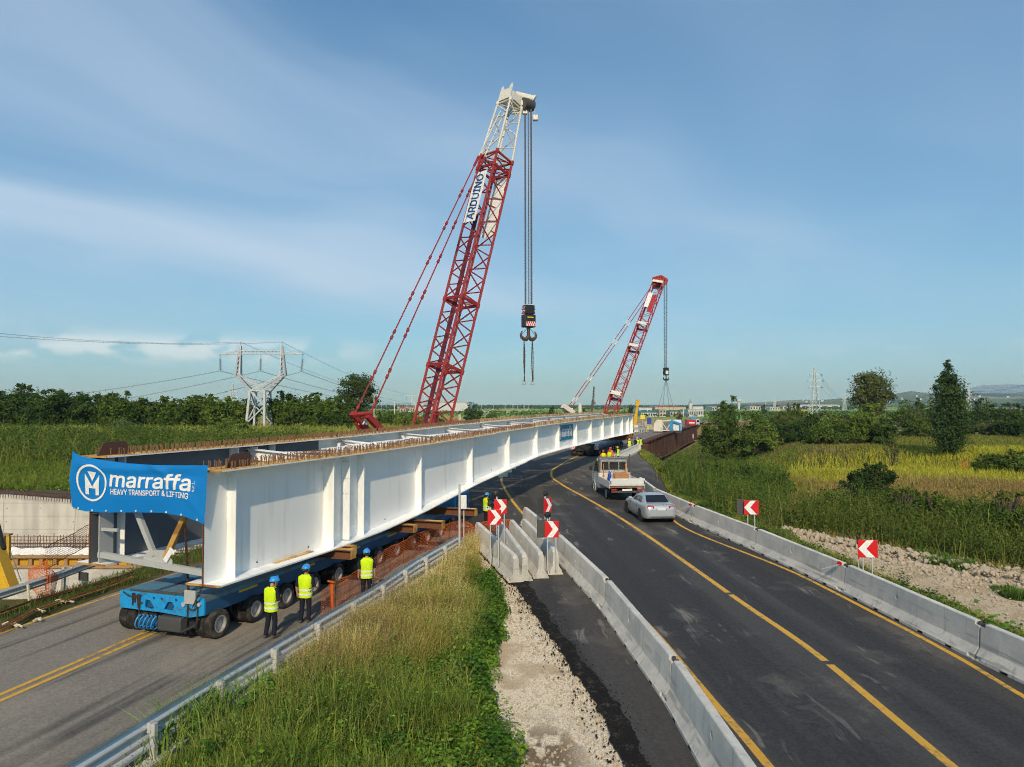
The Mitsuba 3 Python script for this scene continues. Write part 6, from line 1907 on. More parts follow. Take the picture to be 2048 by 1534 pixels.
plant('verge_weeds', parts, 'leafy weeds growing over the back of the right barrier row', 'weeds', 'stuff')


# dark nettle bank
def bank_patch(name, label, poly, n, hgt, size, cols, seed, cat='plants', grass=.5):
    """Upright weeds: stalks set with leaves, grass between them, a ragged outline."""
    r = np.random.default_rng(seed)
    p = Polygon(poly); x0, y0, x1, y1 = p.bounds
    m = n // 13
    x, y = r.uniform(x0, x1, m * 3), r.uniform(y0, y1, m * 3)
    j = lambda q: 3.2 * (n2(x, y, 4.0, seed + q) - .5) + 1.6 * (n2(x, y, 1.1, seed + q + 20) - .5)
    ok = shapely.contains(p, shapely.points(x + j(1), y + j(2))) & (n2(x, y, 1.7, seed + 4) > .37)
    x, y = x[ok][:m], y[ok][:m]; m = len(x)
    hs = hgt * (.22 + 1.0 * n2(x, y, 3.0, seed + 5) ** 1.2 + .35 * n2(x, y, .9, seed + 6)) * r.uniform(.65, 1.25, m)
    tone = pick((n2(x, y, 2.4, seed + 7), cols[0]), (n2(x, y, 1.2, seed + 8), cols[1]), (.9 * n2(x, y, 4.0, seed + 9) ** 2, cols[2]))
    k = np.repeat(np.arange(m), 13)
    u = np.tile(np.linspace(.1, 1, 13), m) + r.normal(0, .03, m * 13)
    sp = size * (1.15 - .6 * u)
    q = np.stack([x[k] + r.normal(0, 1, len(k)) * sp, y[k] + r.normal(0, 1, len(k)) * sp, H(x[k], y[k]) + hs[k] * u], 1)
    parts = [leaves(q, size * r.uniform(.5, 1.3, len(k)) * (1.15 - .35 * u), tone[k] * np.clip(1 + r.normal(0, .2, (len(k), 1)), .5, 1.7), r, .3, .5)]
    g = int(m * 2.2 * grass)
    i = r.integers(0, m, g)
    gx_, gy_ = x[i] + r.normal(0, .5, g), y[i] + r.normal(0, .5, g)
    parts.append(blades(np.stack([gx_, gy_, H(gx_, gy_)], 1), hs[i] * r.uniform(.7, 1.35, g) + .1, size * .10 * r.uniform(.8, 1.6, g), r.uniform(.2, .9, g), jit((.20, .22, .05), g, r, .25), r))
    plant(name, parts, label, cat, 'stuff')


NET = ((.034, .080, .017), (.065, .12, .022), (.13, .165, .034))
pg = lambda *q: [tuple(G(a, b)[:2]) for a, b in q]
bank_patch('nettle_bank', 'dark green nettle thicket behind the barriers by the far left-pointing chevron sign', pg((1345, 985), (1330, 940), (1420, 925), (1560, 945), (1590, 1040), (1560, 1062), (1480, 1040), (1400, 1010)), 34000, 2.0, .17, NET, 31)
bank_patch('nettle_bank', 'dark thicket behind the stony lot on the right', pg((1575, 1060), (1610, 1035), (1640, 1020), (1700, 1026), (1760, 1012), (1900, 1022), (2080, 1052), (2200, 1150), (2000, 1122), (1860, 1092), (1740, 1070)), 42000, 1.7, .17, ((.036, .078, .017), (.075, .115, .024), (.16, .17, .04)), 32)
bank_patch('nettle_bank', 'green slope falling away below the brown bridge girder', [(16.5, 84), (19.8, 104), (31, 130), (50, 142), (46, 108), (30, 84)], 26000, .8, .22, ((.07, .13, .025), (.11, .17, .035), (.16, .19, .045)), 36)
bank_patch('nettle_bank', 'leafy slope below the near end of the brown bridge girder', pg((1300, 935), (1300, 918), (1380, 900), (1440, 905), (1420, 940), (1340, 950)), 14000, .6, .16, ((.06, .12, .025), (.10, .16, .035), (.13, .16, .04)), 33)

parts = []
for poly, m_, hh, cc in ((pg((1590, 1005), (1690, 955), (1800, 965), (1720, 1015)), 9000, .55, (.33, .21, .085)), (pg((1780, 1000), (1880, 945), (2100, 950), (2100, 1030), (1900, 1015)), 15000, .55, (.33, .21, .085)), (pg((1560, 1062), (1640, 1042), (1900, 1085), (2150, 1140), (2150, 1165), (1850, 1100), (1700, 1075)), 5000, .4, (.24, .22, .07)), (pg((1830, 1085), (1900, 1095), (1960, 1115), (1920, 1128), (1840, 1108)), 2600, .45, (.09, .15, .03)), (pg((1975, 1160), (2040, 1165), (2080, 1190), (2000, 1182)), 1500, .3, (.09, .15, .03))):
    p = Polygon(poly); b_ = p.bounds
    x, y = r.uniform(b_[0], b_[2], m_ * 2), r.uniform(b_[1], b_[3], m_ * 2)
    ok = shapely.contains(p, shapely.points(x + 2 * (n2(x, y, 1.5, 61) - .5), y + 2 * (n2(x, y, 1.5, 62) - .5))); x, y = x[ok], y[ok]; n = len(x)
    parts.append(blades(np.stack([x, y, H(x, y) + .05], 1), hh * r.uniform(.4, 1.4, n) * (.4 + n2(x, y, .9, 63)), r.uniform(.02, .05, n), r.uniform(.3, 1, n), jit(cc, n, r, .25), r))
plant('dry_grass', parts, 'patches of dry brown and green grass around the stony lot', 'grass', 'stuff')
bank_patch('nettle_bank', 'green growth on the ground below the far half of the brown bridge girder', [(20.5, 100), (29.5, 131), (52, 197), (70, 190), (46, 126), (33, 100)], 26000, 1.0, .28, ((.08, .14, .028), (.12, .18, .035), (.17, .20, .05)), 37)
# meadow, tall grass
n = 150000
v_ = r.random(n)
y = 44 * (150 / 44.0) ** v_
x = RIGHT_R(y) + 3 + r.random(n) * (np.minimum(.80 * y + 12, 110) - RIGHT_R(y) - 3 + 6)
gd = x - GIRD(y); kp = ~((gd > -3) & (gd < 11) & (y > 92)); x, y = x[kp], y[kp]; n = len(x)
zone = n2(x, y, 14, 41); z2 = n2(x, y, 5, 42)
yel = ss(55, 64, y) * (1 - ss(96, 106, y)) * (.35 + .65 * ss(.38, .55, zone))
dry = ss(.46, .62, z2) * ss(38, 44, y) * (1 - ss(60, 70, y)) * 2.2 + ss(.5, .6, n2(x, y, 9, 45)) * ss(100, 106, y) * (1 - ss(118, 124, y)) * ss(24, 30, x) * (1 - ss(52, 58, x)) * 4
col = jit(pick((yel * 1.3 + .02, YELLOW), (dry, (.26, .19, .085)), (.25 + .5 * n2(x, y, 7, 44), OLIVE), (.25 * n2(x, y, 4, 46) * (1 - yel), GREEN)), n, r, .2)
h = (.25 + .6 * z2 + .4 * yel) * r.uniform(.5, 1.35, n)
parts = [blades(np.stack([x, y, H(x, y)], 1), h, .00055 * y * r.uniform(.7, 1.5, n) + .008, r.uniform(.15, .8, n), col, r)]
plant('meadow_grass', parts, 'yellow green meadow grass spreading over the right side', 'grass', 'stuff')
# left bank: rough grass, creepers over the wall
n = 95000
y = 47 * (150 / 47.0) ** r.random(n)
x = -.80 * y - 8 + r.random(n) * (LEFT_L(y) - 3 + .80 * y + 8)
far_ = ss(78, 92, y)
col = jit(pick((2.5 * far_ * n2(x, y, 8, 55), (.33, .35, .075)), (.9 * n2(x, y, 6, 51), (.11, .155, .027)), (1.6 * n2(x, y, 9, 52) ** 2, (.27, .28, .06)), (.5 * n2(x, y, 4, 53), (.06, .105, .02))), n, r, .22)
parts = [blades(np.stack([x, y, H(x, y)], 1), (.3 + 1.0 * n2(x, y, 4, 54)) * r.uniform(.5, 1.4, n), .0006 * y * r.uniform(.7, 1.5, n) + .008, r.uniform(.1, .8, n), col, r)]
plant('bank_grass', parts, 'rough green grass over the bank behind the concrete wall', 'grass', 'stuff')
LB = [(-44, 46.2), (-18, 46.2), (-18, 58), (-20, 66), (-52, 66), (-50, 56)]
bank_patch('creeper_cover', 'low bright creepers hanging over the top of the concrete wall', [(-44, 45.4), (-16, 45.4), (-15, 54), (-46, 57)], 42000, .75, .16, ((.10, .18, .025), (.17, .245, .035), (.05, .10, .018)), 34)
bank_patch('scrub', 'darker scrub higher up the left bank', [(-60, 56), (-44, 55), (-26, 57), (-18, 62), (-20, 76), (-40, 82), (-70, 82)], 46000, 2.2, .26, ((.032, .075, .017), (.07, .115, .024), (.14, .175, .036)), 35)
x, y = scatter(5200, 23.5, 36, lambda y: LEFT_L(y) - 2.3, lambda y: LEFT_L(y) - .35, r)
plant('shoulder_grass', [blades(np.stack([x, y, H(x, y)], 1), r.uniform(.08, .3, len(x)), r.uniform(.012, .025, len(x)), r.uniform(.2, .9, len(x)), jit((.09, .13, .03), len(x), r), r)], 'short grass on the left shoulder around the bar bundles', 'grass', 'stuff')


# ------------------------------------------------------------------ trees
def tree(name, label, base, blobs, trunk_h, n, size, cols, seed, cat='tree', group=None, tr=.22, up=.3, holes=.42, asp=.6):
    """blobs: rows (dx, dy, z, rx, ry, rz) of the crown's masses, from the foot; leaves lie in clumps through them."""
    r = np.random.default_rng(seed)
    t = thing(name, label, cat, group)
    base = np.asarray(base, float)
    bl = np.array(blobs, float)
    vol = bl[:, 3] * bl[:, 4] * bl[:, 5]
    share_ = vol ** .8 / (vol ** .8).sum()
    parts, limbs = [], MB()
    top = bl[np.argmax(bl[:, 2]), :3]
    tp = np.array([[0, 0, -.3], [0, 0, trunk_h * .5], [.12 * top[0], .12 * top[1], trunk_h], [.6 * top[0], .6 * top[1], top[2] * .9]])
    limbs.path(base + tp, [tr * 1.25, tr, tr * .85, tr * .25], 8)
    for b, s in zip(bl, share_):
        m = max(6, int(n * s / 34))
        d = r.normal(size=(m, 3)); d /= np.linalg.norm(d, axis=1, keepdims=True)
        cc = b[:3] + d * (r.random((m, 1)) ** .36) * b[3:] * (.80 + .3 * r.random((m, 1)))
        kp = meshkit.fbm((cc + base) / (b[3:].mean() * .7), 2, seed) > holes * .9
        cc, d = cc[kp], d[kp]; m = len(cc)
        if m == 0: continue
        k = r.integers(0, m, int(n * s))
        cr = b[3:].mean() * .19
        pos = cc[k] + r.normal(0, 1, (len(k), 3)) * [cr, cr, cr * .8]
        pos[:, 2] = np.maximum(pos[:, 2], .1)
        tone = r.random(m)
        c = np.asarray(cols[0]) * (1 - tone[:, None]) + np.asarray(cols[1]) * tone[:, None]
        parts.append(leaves(base + pos, r.uniform(.65, 1.35, len(k)) * size, c[k] * np.clip(1 + r.normal(0, .18, (len(k), 1)), .5, 1.6), r, up, asp, d[k]))
        for q in range(3):
            e = cc[r.integers(0, m)]
            limbs.path(np.array([base + [0, 0, min(trunk_h * r.uniform(.7, 1.1), b[2])], base + (e + [0, 0, trunk_h]) * .5, base + e]), [tr * .45, tr * .3, .03], 5)
    put('trunk', limbs, 'bark', t, smooth=True)
    plant('crown', parts, parent=t)
    return t


def px_tree(name, label, Y, px0, px1, py_top, seed, n, size, cols, py_base=None, style='round', **k):
    """A tree at distance Y that spans these pixels of the photograph."""
    cx = (px0 + px1) / 2
    b = AT(cx, 810, Y)
    gz_ = float(H(b[0], b[1]))
    base = np.array([b[0], b[1], gz_])
    hgt = (AT(cx, py_top, Y)[2] - gz_) * 1.08
    w = (px1 - px0) * Y / FOCAL / 2
    r = np.random.default_rng(seed + 500)
    if style == 'round':
        bl = [(0, 0, hgt * .60, w * .8, w * .8, hgt * .38)]
        for q in range(7):
            a = r.uniform(0, 6.28); u = r.uniform(.35, .75)
            bl.append((w * u * math.cos(a), w * u * math.sin(a) * .9, hgt * r.uniform(.38, .78), w * r.uniform(.3, .48), w * .4, hgt * r.uniform(.15, .24)))
        bl.append((w * r.uniform(-.3, .3), 0, hgt * .82, w * .42, w * .42, hgt * .18))
        th = hgt * .22
    elif style == 'bushy':
        bl = [(0, 0, hgt * .44, w * .82, w * .75, hgt * .43)]
        for q in range(13):
            a = r.uniform(0, 6.28); u = r.uniform(.45, .92)
            bl.append((w * u * math.cos(a), w * u * math.sin(a) * .9, hgt * r.uniform(.16, .92 - .35 * u), w * r.uniform(.2, .4), w * .32, hgt * r.uniform(.10, .22)))
        for q in range(4):
            bl.append((w * r.uniform(-.5, .5), 0, hgt * r.uniform(.78, .92), w * r.uniform(.12, .24), w * .2, hgt * r.uniform(.08, .13)))
        th = hgt * .1
    elif style == 'tall':
        bl = [(0, 0, hgt * .72, w * .75, w * .75, hgt * .25), (-w * .5, 0, hgt * .58, w * .42, w * .4, hgt * .16), (w * .5, .0, hgt * .58, w * .45, w * .4, hgt * .2), (-w * .25, 0, hgt * .85, w * .4, w * .4, hgt * .13), (w * .2, 0, hgt * .84, w * .42, w * .4, hgt * .13), (0, 0, hgt * .45, w * .5, w * .5, hgt * .14), (w * .1, .5, hgt * .3, w * .5, w * .5, hgt * .15)]
        th = hgt * .35
    elif style == 'poplar':
        bl = [(0, 0, hgt * .42, w * .82, w * .8, hgt * .34), (-w * .1, 0, hgt * .22, w * .62, w * .6, hgt * .20), (w * .05, 0, hgt * .62, w * .6, w * .6, hgt * .22), (-w * .08, 0, hgt * .78, w * .36, w * .36, hgt * .15), (-w * .12, 0, hgt * .90, w * .20, w * .2, hgt * .11), (w * .5, 0, hgt * .60, w * .24, w * .25, hgt * .12), (-w * .5, 0, hgt * .70, w * .25, w * .25, hgt * .10), (w * .45, 0, hgt * .38, w * .4, w * .4, hgt * .16)]
        th = hgt * .12
    return tree(name, label, base, bl, th, n, size, cols, seed, **k)


DK, MD, LT, OL = ((.026, .060, .015), (.078, .120, .026)), ((.045, .088, .018), (.12, .165, .030)), ((.085, .14, .025), (.18, .235, .045)), ((.07, .092, .028), (.14, .16, .052))
LG = 'trees along the left horizon'
left = [(-40, 62, 797, 118, 'dark tree cut by the left edge of the frame', DK), (8, 84, 783, 124, 'tallest dark tree near the left edge of the frame', DK), (60, 150, 798, 116, 'dark broad tree second from the left edge', DK), (105, 190, 792, 122, 'dark tree with a flat top above the blue banner', DK), (150, 245, 799, 118, 'broad dark tree left of the lighter bushes', DK), (205, 275, 803, 112, 'rounded tree with lighter leaves above the banner', MD), (245, 325, 807, 116, 'low mid green bush left of centre in the left tree line', MD), (300, 385, 806, 114, 'mid green bush in the middle of the left tree line', MD), (355, 440, 806, 118, 'mid green tree left of the near pylon', MD), (400, 480, 797, 116, 'lighter bumpy tree just left of the near pylon', LT), (440, 520, 812, 122, 'tree standing behind the legs of the near pylon', MD), (535, 610, 800, 118, 'first broad tree right of the near pylon', MD), (585, 660, 796, 116, 'second broad tree right of the near pylon', MD), (625, 700, 808, 112, 'tree below the tall tree behind the crane gantry', MD)]
for q, (a, b, t_, Y, l, c) in enumerate(left):
    px_tree('broadleaf_tree', l, Y, a - 6, b + 6, t_ - 6 - 5 * (q % 3), 100 + q, 10500, .36, c, style='bushy', group=LG)
px_tree('bush', 'silvery green bush in front of the left tree line', 92, 225, 275, 842, 121, 2600, .26, ((.13, .16, .08), (.2, .22, .11)), style='bushy', cat='bush')
px_tree('bush', 'bright green bush at the foot of the near pylon', 96, 428, 500, 838, 122, 5200, .28, LT, style='bushy', cat='bush')
px_tree('bush', 'dark bush on the left bank behind the far lifting plate', 84, 240, 330, 858, 123, 4200, .28, MD, style='bushy', cat='bush')
px_tree('tall_tree', 'tall rounded tree behind the crane gantry, with sky showing through', 140, 664, 762, 756, 124, 9000, .36, ((.04, .065, .018), (.085, .115, .03)), style='tall', holes=.47)
for q, (a, b, t_, Y, l, c) in enumerate([(745, 800, 822, 125, 'green bush between the gantry and the red boom, left one', MD), (775, 850, 826, 118, 'light green bush just left of the red boom', LT), (650, 720, 822, 110, 'dark bush behind the red gantry', DK), (848, 900, 838, 130, 'bush seen through the foot of the red boom', MD)]):
    px_tree('bush', l, Y, a, b, t_, 130 + q, 4500, .30, c, style='bushy', cat='bush')
px_tree('conifer', 'dark rounded tree beside the red roofed house', 215, 926, 966, 809, 140, 3000, .45, DK, style='bushy', cat='tree')
px_tree('bush', 'dark bush right of the house tree', 210, 965, 1000, 829, 141, 1500, .45, MD, style='bushy', cat='bush')
# right
RG = 'trees along the right side'
right = [(1402, 1486, 806, 128, 'bushy tree right of the far end of the brown bridge girder', MD, 'bushy', 11000), (1462, 1535, 826, 126, 'lower tree next to the bushy tree by the bridge girder', MD, 'bushy', 6500), (1525, 1600, 826, 150, 'olive tree left of the lattice pylon', OL, 'bushy', 6000), (1566, 1612, 808, 160, 'round topped tree just left of the lattice pylon', MD, 'bushy', 4500), (1590, 1668, 832, 140, 'tree below the lattice pylon', DK, 'bushy', 6500), (1630, 1690, 830, 132, 'leafy light tree right below the lattice pylon', LT, 'bushy', 6000), (1660, 1720, 828, 158, 'olive tree between pylon and big round tree', OL, 'bushy', 4500), (1692, 1778, 810, 118, 'bright leafy tree in front of the big round tree', LT, 'bushy', 9500), (1748, 1796, 838, 114, 'small leafy tree at the foot of the big round tree', ((.05, .09, .02), (.10, .15, .035)), 'bushy', 5000), (1780, 1870, 798, 168, 'green tree between the big round tree and the poplar', MD, 'bushy', 5500), (1795, 1860, 826, 150, 'olive grey tree left of the poplar', OL, 'round', 5000), (1845, 1905, 802, 176, 'tree behind the poplar', MD, 'bushy', 3500), (1930, 2005, 800, 176, 'tree right of the poplar', DK, 'bushy', 5000), (1990, 2080, 806, 172, 'dark tree cut by the right edge of the frame', DK, 'bushy', 5000), (1985, 2060, 828, 142, 'dark hedge tree low at the right edge', DK, 'bushy', 6000), (1945, 1990, 842, 146, 'small brownish tree right of the poplar', OL, 'bushy', 2500), (2040, 2130, 806, 160, 'dark tree just beyond the right edge', DK, 'bushy', 3000), (2040, 2110, 830, 136, 'dark hedge tree beyond the right edge', DK, 'bushy', 3000)]
for q, (a, b, t_, Y, l, c, st_, n_) in enumerate(right):
    px_tree('broadleaf_tree', l, Y, a, b, t_, 160 + q, n_, .36 * (Y / 130) ** .5, c, style=st_, group=RG)
for q, (a, b, t_, Y, l, c) in enumerate([(1490, 1560, 846, 118, 'low bright bush in the gap right of the bushy tree', LT), (1545, 1625, 842, 122, 'dark low bush under the olive tree', DK), (1610, 1680, 850, 112, 'wide leafy bush below the lattice pylon', MD), (1655, 1710, 846, 116, 'small bush left of the bright leafy tree', MD), (1500, 1600, 832, 146, 'broad green bush behind the low ones', MD), (1570, 1680, 826, 152, 'broad olive bush behind the low ones', OL), (1800, 1870, 836, 140, 'low bush left of the poplar', MD), (1870, 1950, 836, 150, 'bushes seen right behind the poplar', DK)]):
    px_tree('bush', l, Y, a, b, t_, 230 + q, 5000, .34, c, style='bushy', cat='bush', group='bushes along the right tree belt')
for q, (px, Y, w_, h_, l, c) in enumerate([(1352, 66, 3.2, 1.9, 'leafy shrub at the left end of the roadside thicket', MD), (1420, 60, 3.6, 2.1, 'dark shrub in the roadside thicket behind the barriers', DK), (1492, 56, 3.4, 2.2, 'shrub in the thicket just above the far left-pointing chevron sign', DK), (1556, 52, 3.0, 2.0, 'shrub at the right end of the first thicket', MD), (1664, 44, 2.8, 1.8, 'yellowish shrub above the stony lot', LT), (1800, 41, 3.6, 2.1, 'dark shrub right above the stony lot', DK), (1872, 40, 3.4, 2.0, 'second dark shrub above the stony lot', MD), (2000, 38, 3.6, 2.3, 'tall leafy shrub above the lot near the right edge', MD), (1700, 47, 3.2, 1.9, 'shrub left of the dark meadow bush', DK)]):
    yb0 = 810 + 7 * FOCAL / Y
    px_tree('shrub', l, Y, px - w_ / 2 * FOCAL / Y, px + w_ / 2 * FOCAL / Y, yb0 - h_ * FOCAL / Y, 250 + q, 4200, .15, c, style='bushy', cat='shrub', group='shrubs in the roadside thicket')
px_tree('tall_tree', 'big round topped tree on the right, left of the poplar', 158, 1694, 1790, 750, 190, 12000, .42, OL, style='tall', holes=.38)
px_tree('poplar', 'dark pointed poplar standing alone in the right meadow', 94, 1858, 1942, 733, 191, 17000, .30, ((.030, .062, .020), (.075, .115, .035)), style='poplar', tr=.2, holes=.40)
px_tree('bush', 'dark bush in the middle of the right meadow', 50, 1692, 1790, 928, 192, 9500, .15, ((.022, .045, .016), (.05, .085, .024)), style='bushy', cat='bush')
px_tree('bush', 'small thin sapling left of the poplar', 90, 1764, 1800, 876, 193, 900, .18, OL, style='round', cat='bush', tr=.04)
for q, (a, b, t_, Y, l) in enumerate([(1940, 2000, 908, 72, 'dark shrub right of the poplar foot'), (1990, 2075, 900, 70, 'dark shrub at the right edge of the meadow'), (1600, 1660, 1006, 46, 'shrub at the top of the stony lot'), (1890, 1960, 1010, 44, 'tall shrub behind the stony lot on the right')]):
    px_tree('bush', l, Y, a, b, t_, 195 + q, 4000, .2, MD, style='bushy', cat='bush')
px_tree('bush', 'small shrub beside the load of the far crane', 230, 1352, 1366, 822, 199, 500, .4, OL, style='bushy', cat='bush')

# ------------------------------------------------------------------ left side: wall, formwork, machine boom
WY = 45.0
wall = thing('retaining_wall', 'pale concrete retaining wall of the dug-out on the left', 'wall')
wx0, wx1 = -50.0, -14.0
wt = lambda x: np.interp(x, [-50, -32, -26, -14], [1.45, 1.32, .85, .6])
for k in range(8):
    a, b = wx0 + k * 4.5, wx0 + k * 4.5 + 4.48
    put('wall_panel', MB().prism(Polygon([(a, -6), (b, -6), (b, wt(b)), (a, wt(a))]), (0, WY, 0), (1, 0, 0), (0, 0, 1), (0, .4, 0)), 'wall_concrete', wall)
m = MB()
for x in np.arange(-36, -14, 2.1):
    for z in (.5, -.35, -1.2):
        m.tube((x, WY + .005, z), (x, WY - .006, z), .03, n=8)
put('tie_hole', m, 'dark_steel', wall, kind='stuff')
put('old_coping', MB().prism(Polygon([(-50, 1.3), (-20, .8), (-20, 1.35), (-50, 1.75)]), (0, WY + .45, 0), (1, 0, 0), (0, 0, 1), (0, .5, 0)), 'dark_steel', wall, label='dark old concrete edge above the new wall')
r = np.random.default_rng(61)
m = MB()
for x in np.arange(-36, -15, .17):                                # hooked bars over the top of the wall
    a = np.linspace(0, math.pi, 5)
    h_ = r.uniform(.25, .38)
    pts = [[x, WY + .08, wt(x) - .1]] + [[x + r.normal(0, .01), WY + .2 - .12 * math.cos(q), wt(x) + h_ + .10 * math.sin(q)] for q in a] + [[x, WY + .32, wt(x) - .05]]
    m.path(np.array(pts) - [0, .3, 0], .022, 4)
put('starter_bars', m, 'rust', wall, kind='stuff')
mesh_ = thing('rebar_mesh', 'rusty reinforcement mesh standing above the yellow formwork on the left', 'steel bars')
m = MB()
for x in np.arange(-34, -15, .2):
    m.tube((x, WY - 1.0, -2.2), (x + r.normal(0, .03), WY - 1.0, -1.0 + r.normal(0, .05)), .022, n=4)
for z in np.arange(-2.1, -1.05, .2):
    m.tube((-34, WY - 1.02, z), (-15, WY - 1.02, z), .02, n=4)
put('bars', m, 'rust', mesh_, kind='stuff')
sh = thing('white_sheet', 'white protective sheet behind the formwork panels on the left', 'sheet')
xx = np.linspace(-34.5, -20.5, 60)
put('sheet', MB().ribbon(np.stack([xx, WY - 1.2 - .1 * n2(xx, 0 * xx, .7, 2), 0 * xx - 1.72 + .3 * (n2(xx, 0 * xx, .5, 3) - .5)], 1), np.stack([xx, WY - 1.5 - .2 * n2(xx, 0 * xx, .6, 4), 0 * xx - 2.08], 1)), 'print_white', sh)
fw = thing('formwork', 'yellow formwork panels with brown timber walers on the left', 'formwork')
for k in range(9):
    x = -33.8 + k * 1.5
    put('panel', MB().box(x, x + 1.46, WY - 1.6, WY - 1.55, -2.72, -2.08), 'wood_yellow', fw)
    for d in (.1, .75):
        put('timber', MB().box(x + d, x + d + .22, WY - 1.78, WY - 1.61, -2.9, -2.05), 'wood', fw)
put('waler', MB().box(-34, -20.5, WY - 1.92, WY - 1.79, -2.22, -2.07).box(-34, -20.5, WY - 1.92, WY - 1.79, -2.82, -2.66), 'wood', fw)
ft = thing('foundation_wall', 'lower concrete footing below the yellow formwork', 'wall')
put('block', MB().box(-40, -22, WY - 2.6, WY - 1.5, -7, -2.9), 'wall_concrete', ft)
mb = thing('machine_boom', 'yellow machine boom leaning in at the left edge of the frame', 'machine')
a, b = AT(-45, 1010, 27.5), AT(18, 1180, 27.0)
put('boom_plate', MB().bar(a, b, .5, .5, up=(0, 1, 0)), 'yellow_paint', mb)
put('hydraulic_arm', MB().tube(a + [-.5, -.2, -.4], b + [-.35, -.3, -.1], .18, n=10), 'yellow_paint', mb, smooth=40)
put('hose', MB().path(np.array([AT(-6, 1050, 27), AT(3, 1080, 26.8), AT(8, 1096, 26.8), AT(10, 1100, 26.8)]), [.12, .1, .1, .05], 6), 'black', mb)
cb = thing('yellow_trestle', 'small yellow steel frame standing by the machine boom', 'frame')
for dx in (0, .4):
    c = AT(8 + dx * 25, 1072, 36)
    put('upright', MB().bar(c, c - [0, 0, 1.2], .16, .12), 'yellow_paint', cb)
put('shelf', MB().bar(AT(6, 1068, 36), AT(22, 1069, 36), .3, .08), 'wood', cb)
wr = thing('stay_cable', 'thin dark cable slanting from the machine boom to the ground', 'cable')
put('line', MB().tube(AT(20, 1100, 31), AT(42, 1162, 30), .02, n=5), 'cable', wr)
for k, (px, py0, py1, l) in enumerate(((108, 922, 945, 'leaning stake on the left bank, taller one'), (150, 921, 942, 'leaning stake on the left bank beside the banner'), (118, 978, 990, 'short pale blue post on top of the concrete wall'))):
    s_ = thing('stake', l, 'stake')
    put('rod', MB().tube(AT(px, py1, 58 if k < 2 else 46.2), AT(px + (8 if k == 0 else 2 if k == 1 else 0), py0, 58 if k < 2 else 46.2), .05, n=6), 'strap' if k < 2 else 'galvanized', s_)

# ------------------------------------------------------------------ brown bridge girder on the right
bg = thing('bridge_girder', 'long rust brown weathering steel bridge girder on the right', 'bridge girder')
ga_, gb_, gm_ = AT(1289, 884, 107), AT(1394, 849, 200), AT(1332, 868, 138)
from scipy.interpolate import PchipInterpolator
s_ = np.linspace(0, 1, 36)
cx = PchipInterpolator([0, .36, 1], [ga_[0], gm_[0], gb_[0]])(s_); cy_ = PchipInterpolator([0, .36, 1], [ga_[1], gm_[1], gb_[1]])(s_)
tz = np.interp(s_, [0, 1], [ga_[2], ga_[2] + .1])
tx, ty = np.gradient(cx), np.gradient(cy_); l = np.hypot(tx, ty); nx, ny = ty / l, -tx / l
dep = np.interp(s_, [0, .4, 1], [3.2, 4.2, 3.9])
rg = lambda o0, o1, z0, z1: [np.array([[cx[i] + nx[i] * o0, cy_[i] + ny[i] * o0, tz[i] + z0[i]], [cx[i] + nx[i] * o1, cy_[i] + ny[i] * o1, tz[i] + z0[i]], [cx[i] + nx[i] * o1, cy_[i] + ny[i] * o1, tz[i] + z1[i]], [cx[i] + nx[i] * o0, cy_[i] + ny[i] * o0, tz[i] + z1[i]]]) for i in range(36)]
o1 = np.zeros(36)
put('web', MB().loft(rg(-.05, .05, -dep, o1 - .2)), 'corten', bg)
put('top_plate', MB().loft(rg(-.95, .32, o1 - .2, o1)), 'corten', bg)
put('bottom_flange', MB().loft(rg(-.4, .4, -dep - .08, -dep)), 'corten', bg)
put('inner_face', MB().loft(rg(-.95, -.87, o1 - 1.6, o1 - .2)), 'corten', bg)
for k in range(17):
    u = (k + .5) / 17
    x, y, z, a, b, d = (np.interp(u, s_, q) for q in (cx, cy_, tz, nx, ny, dep))
    n_ = np.array([a, b, 0]); t_ = np.array([-b, a, 0])
    if k % 3 == 2 or k < 4:
        put('stiffener', MB().obb([x, y, z - .2 - d * .45] + n_ * .14, n_ * .085, t_ * .05, ZZ * d * .43), 'corten', bg)
    put('bracket', MB().prism(Polygon([(.05, -.2), (.34, -.2), (.05, -1.0)]), (x, y, z), n_, ZZ, t_ * .3), 'corten', bg)
put('number_plate', MB().obb(AT(1384, 872, 190) - [0, .6, 0], np.array([.22, -.1, 0]), np.array([.0, .04, 0]), ZZ * .6), 'print_white', bg, label='white painted mark near its far end')
put('end_block', MB().mani(rbox(-1.6, .8, -.5, .8, -1.4, -.3, .05)), 'corten', bg, at=(ga_ + [-.2, -.3, 0], -.3))
gr_ = thing('crash_barrier', 'grey crash barrier at the foot of the yellow boom beyond the span', 'guard rail')
a, b = AT(1262, 857, 150), AT(1294, 857, 156)
put('beam', MB().bar(a, b, .1, .5), 'zinc_post', gr_)
for u in np.linspace(.05, .95, 7):
    q = a + (b - a) * u
    put('post', MB().bar(q - ZZ * .9, q + ZZ * .1, .14, .14), 'zinc_post', gr_)

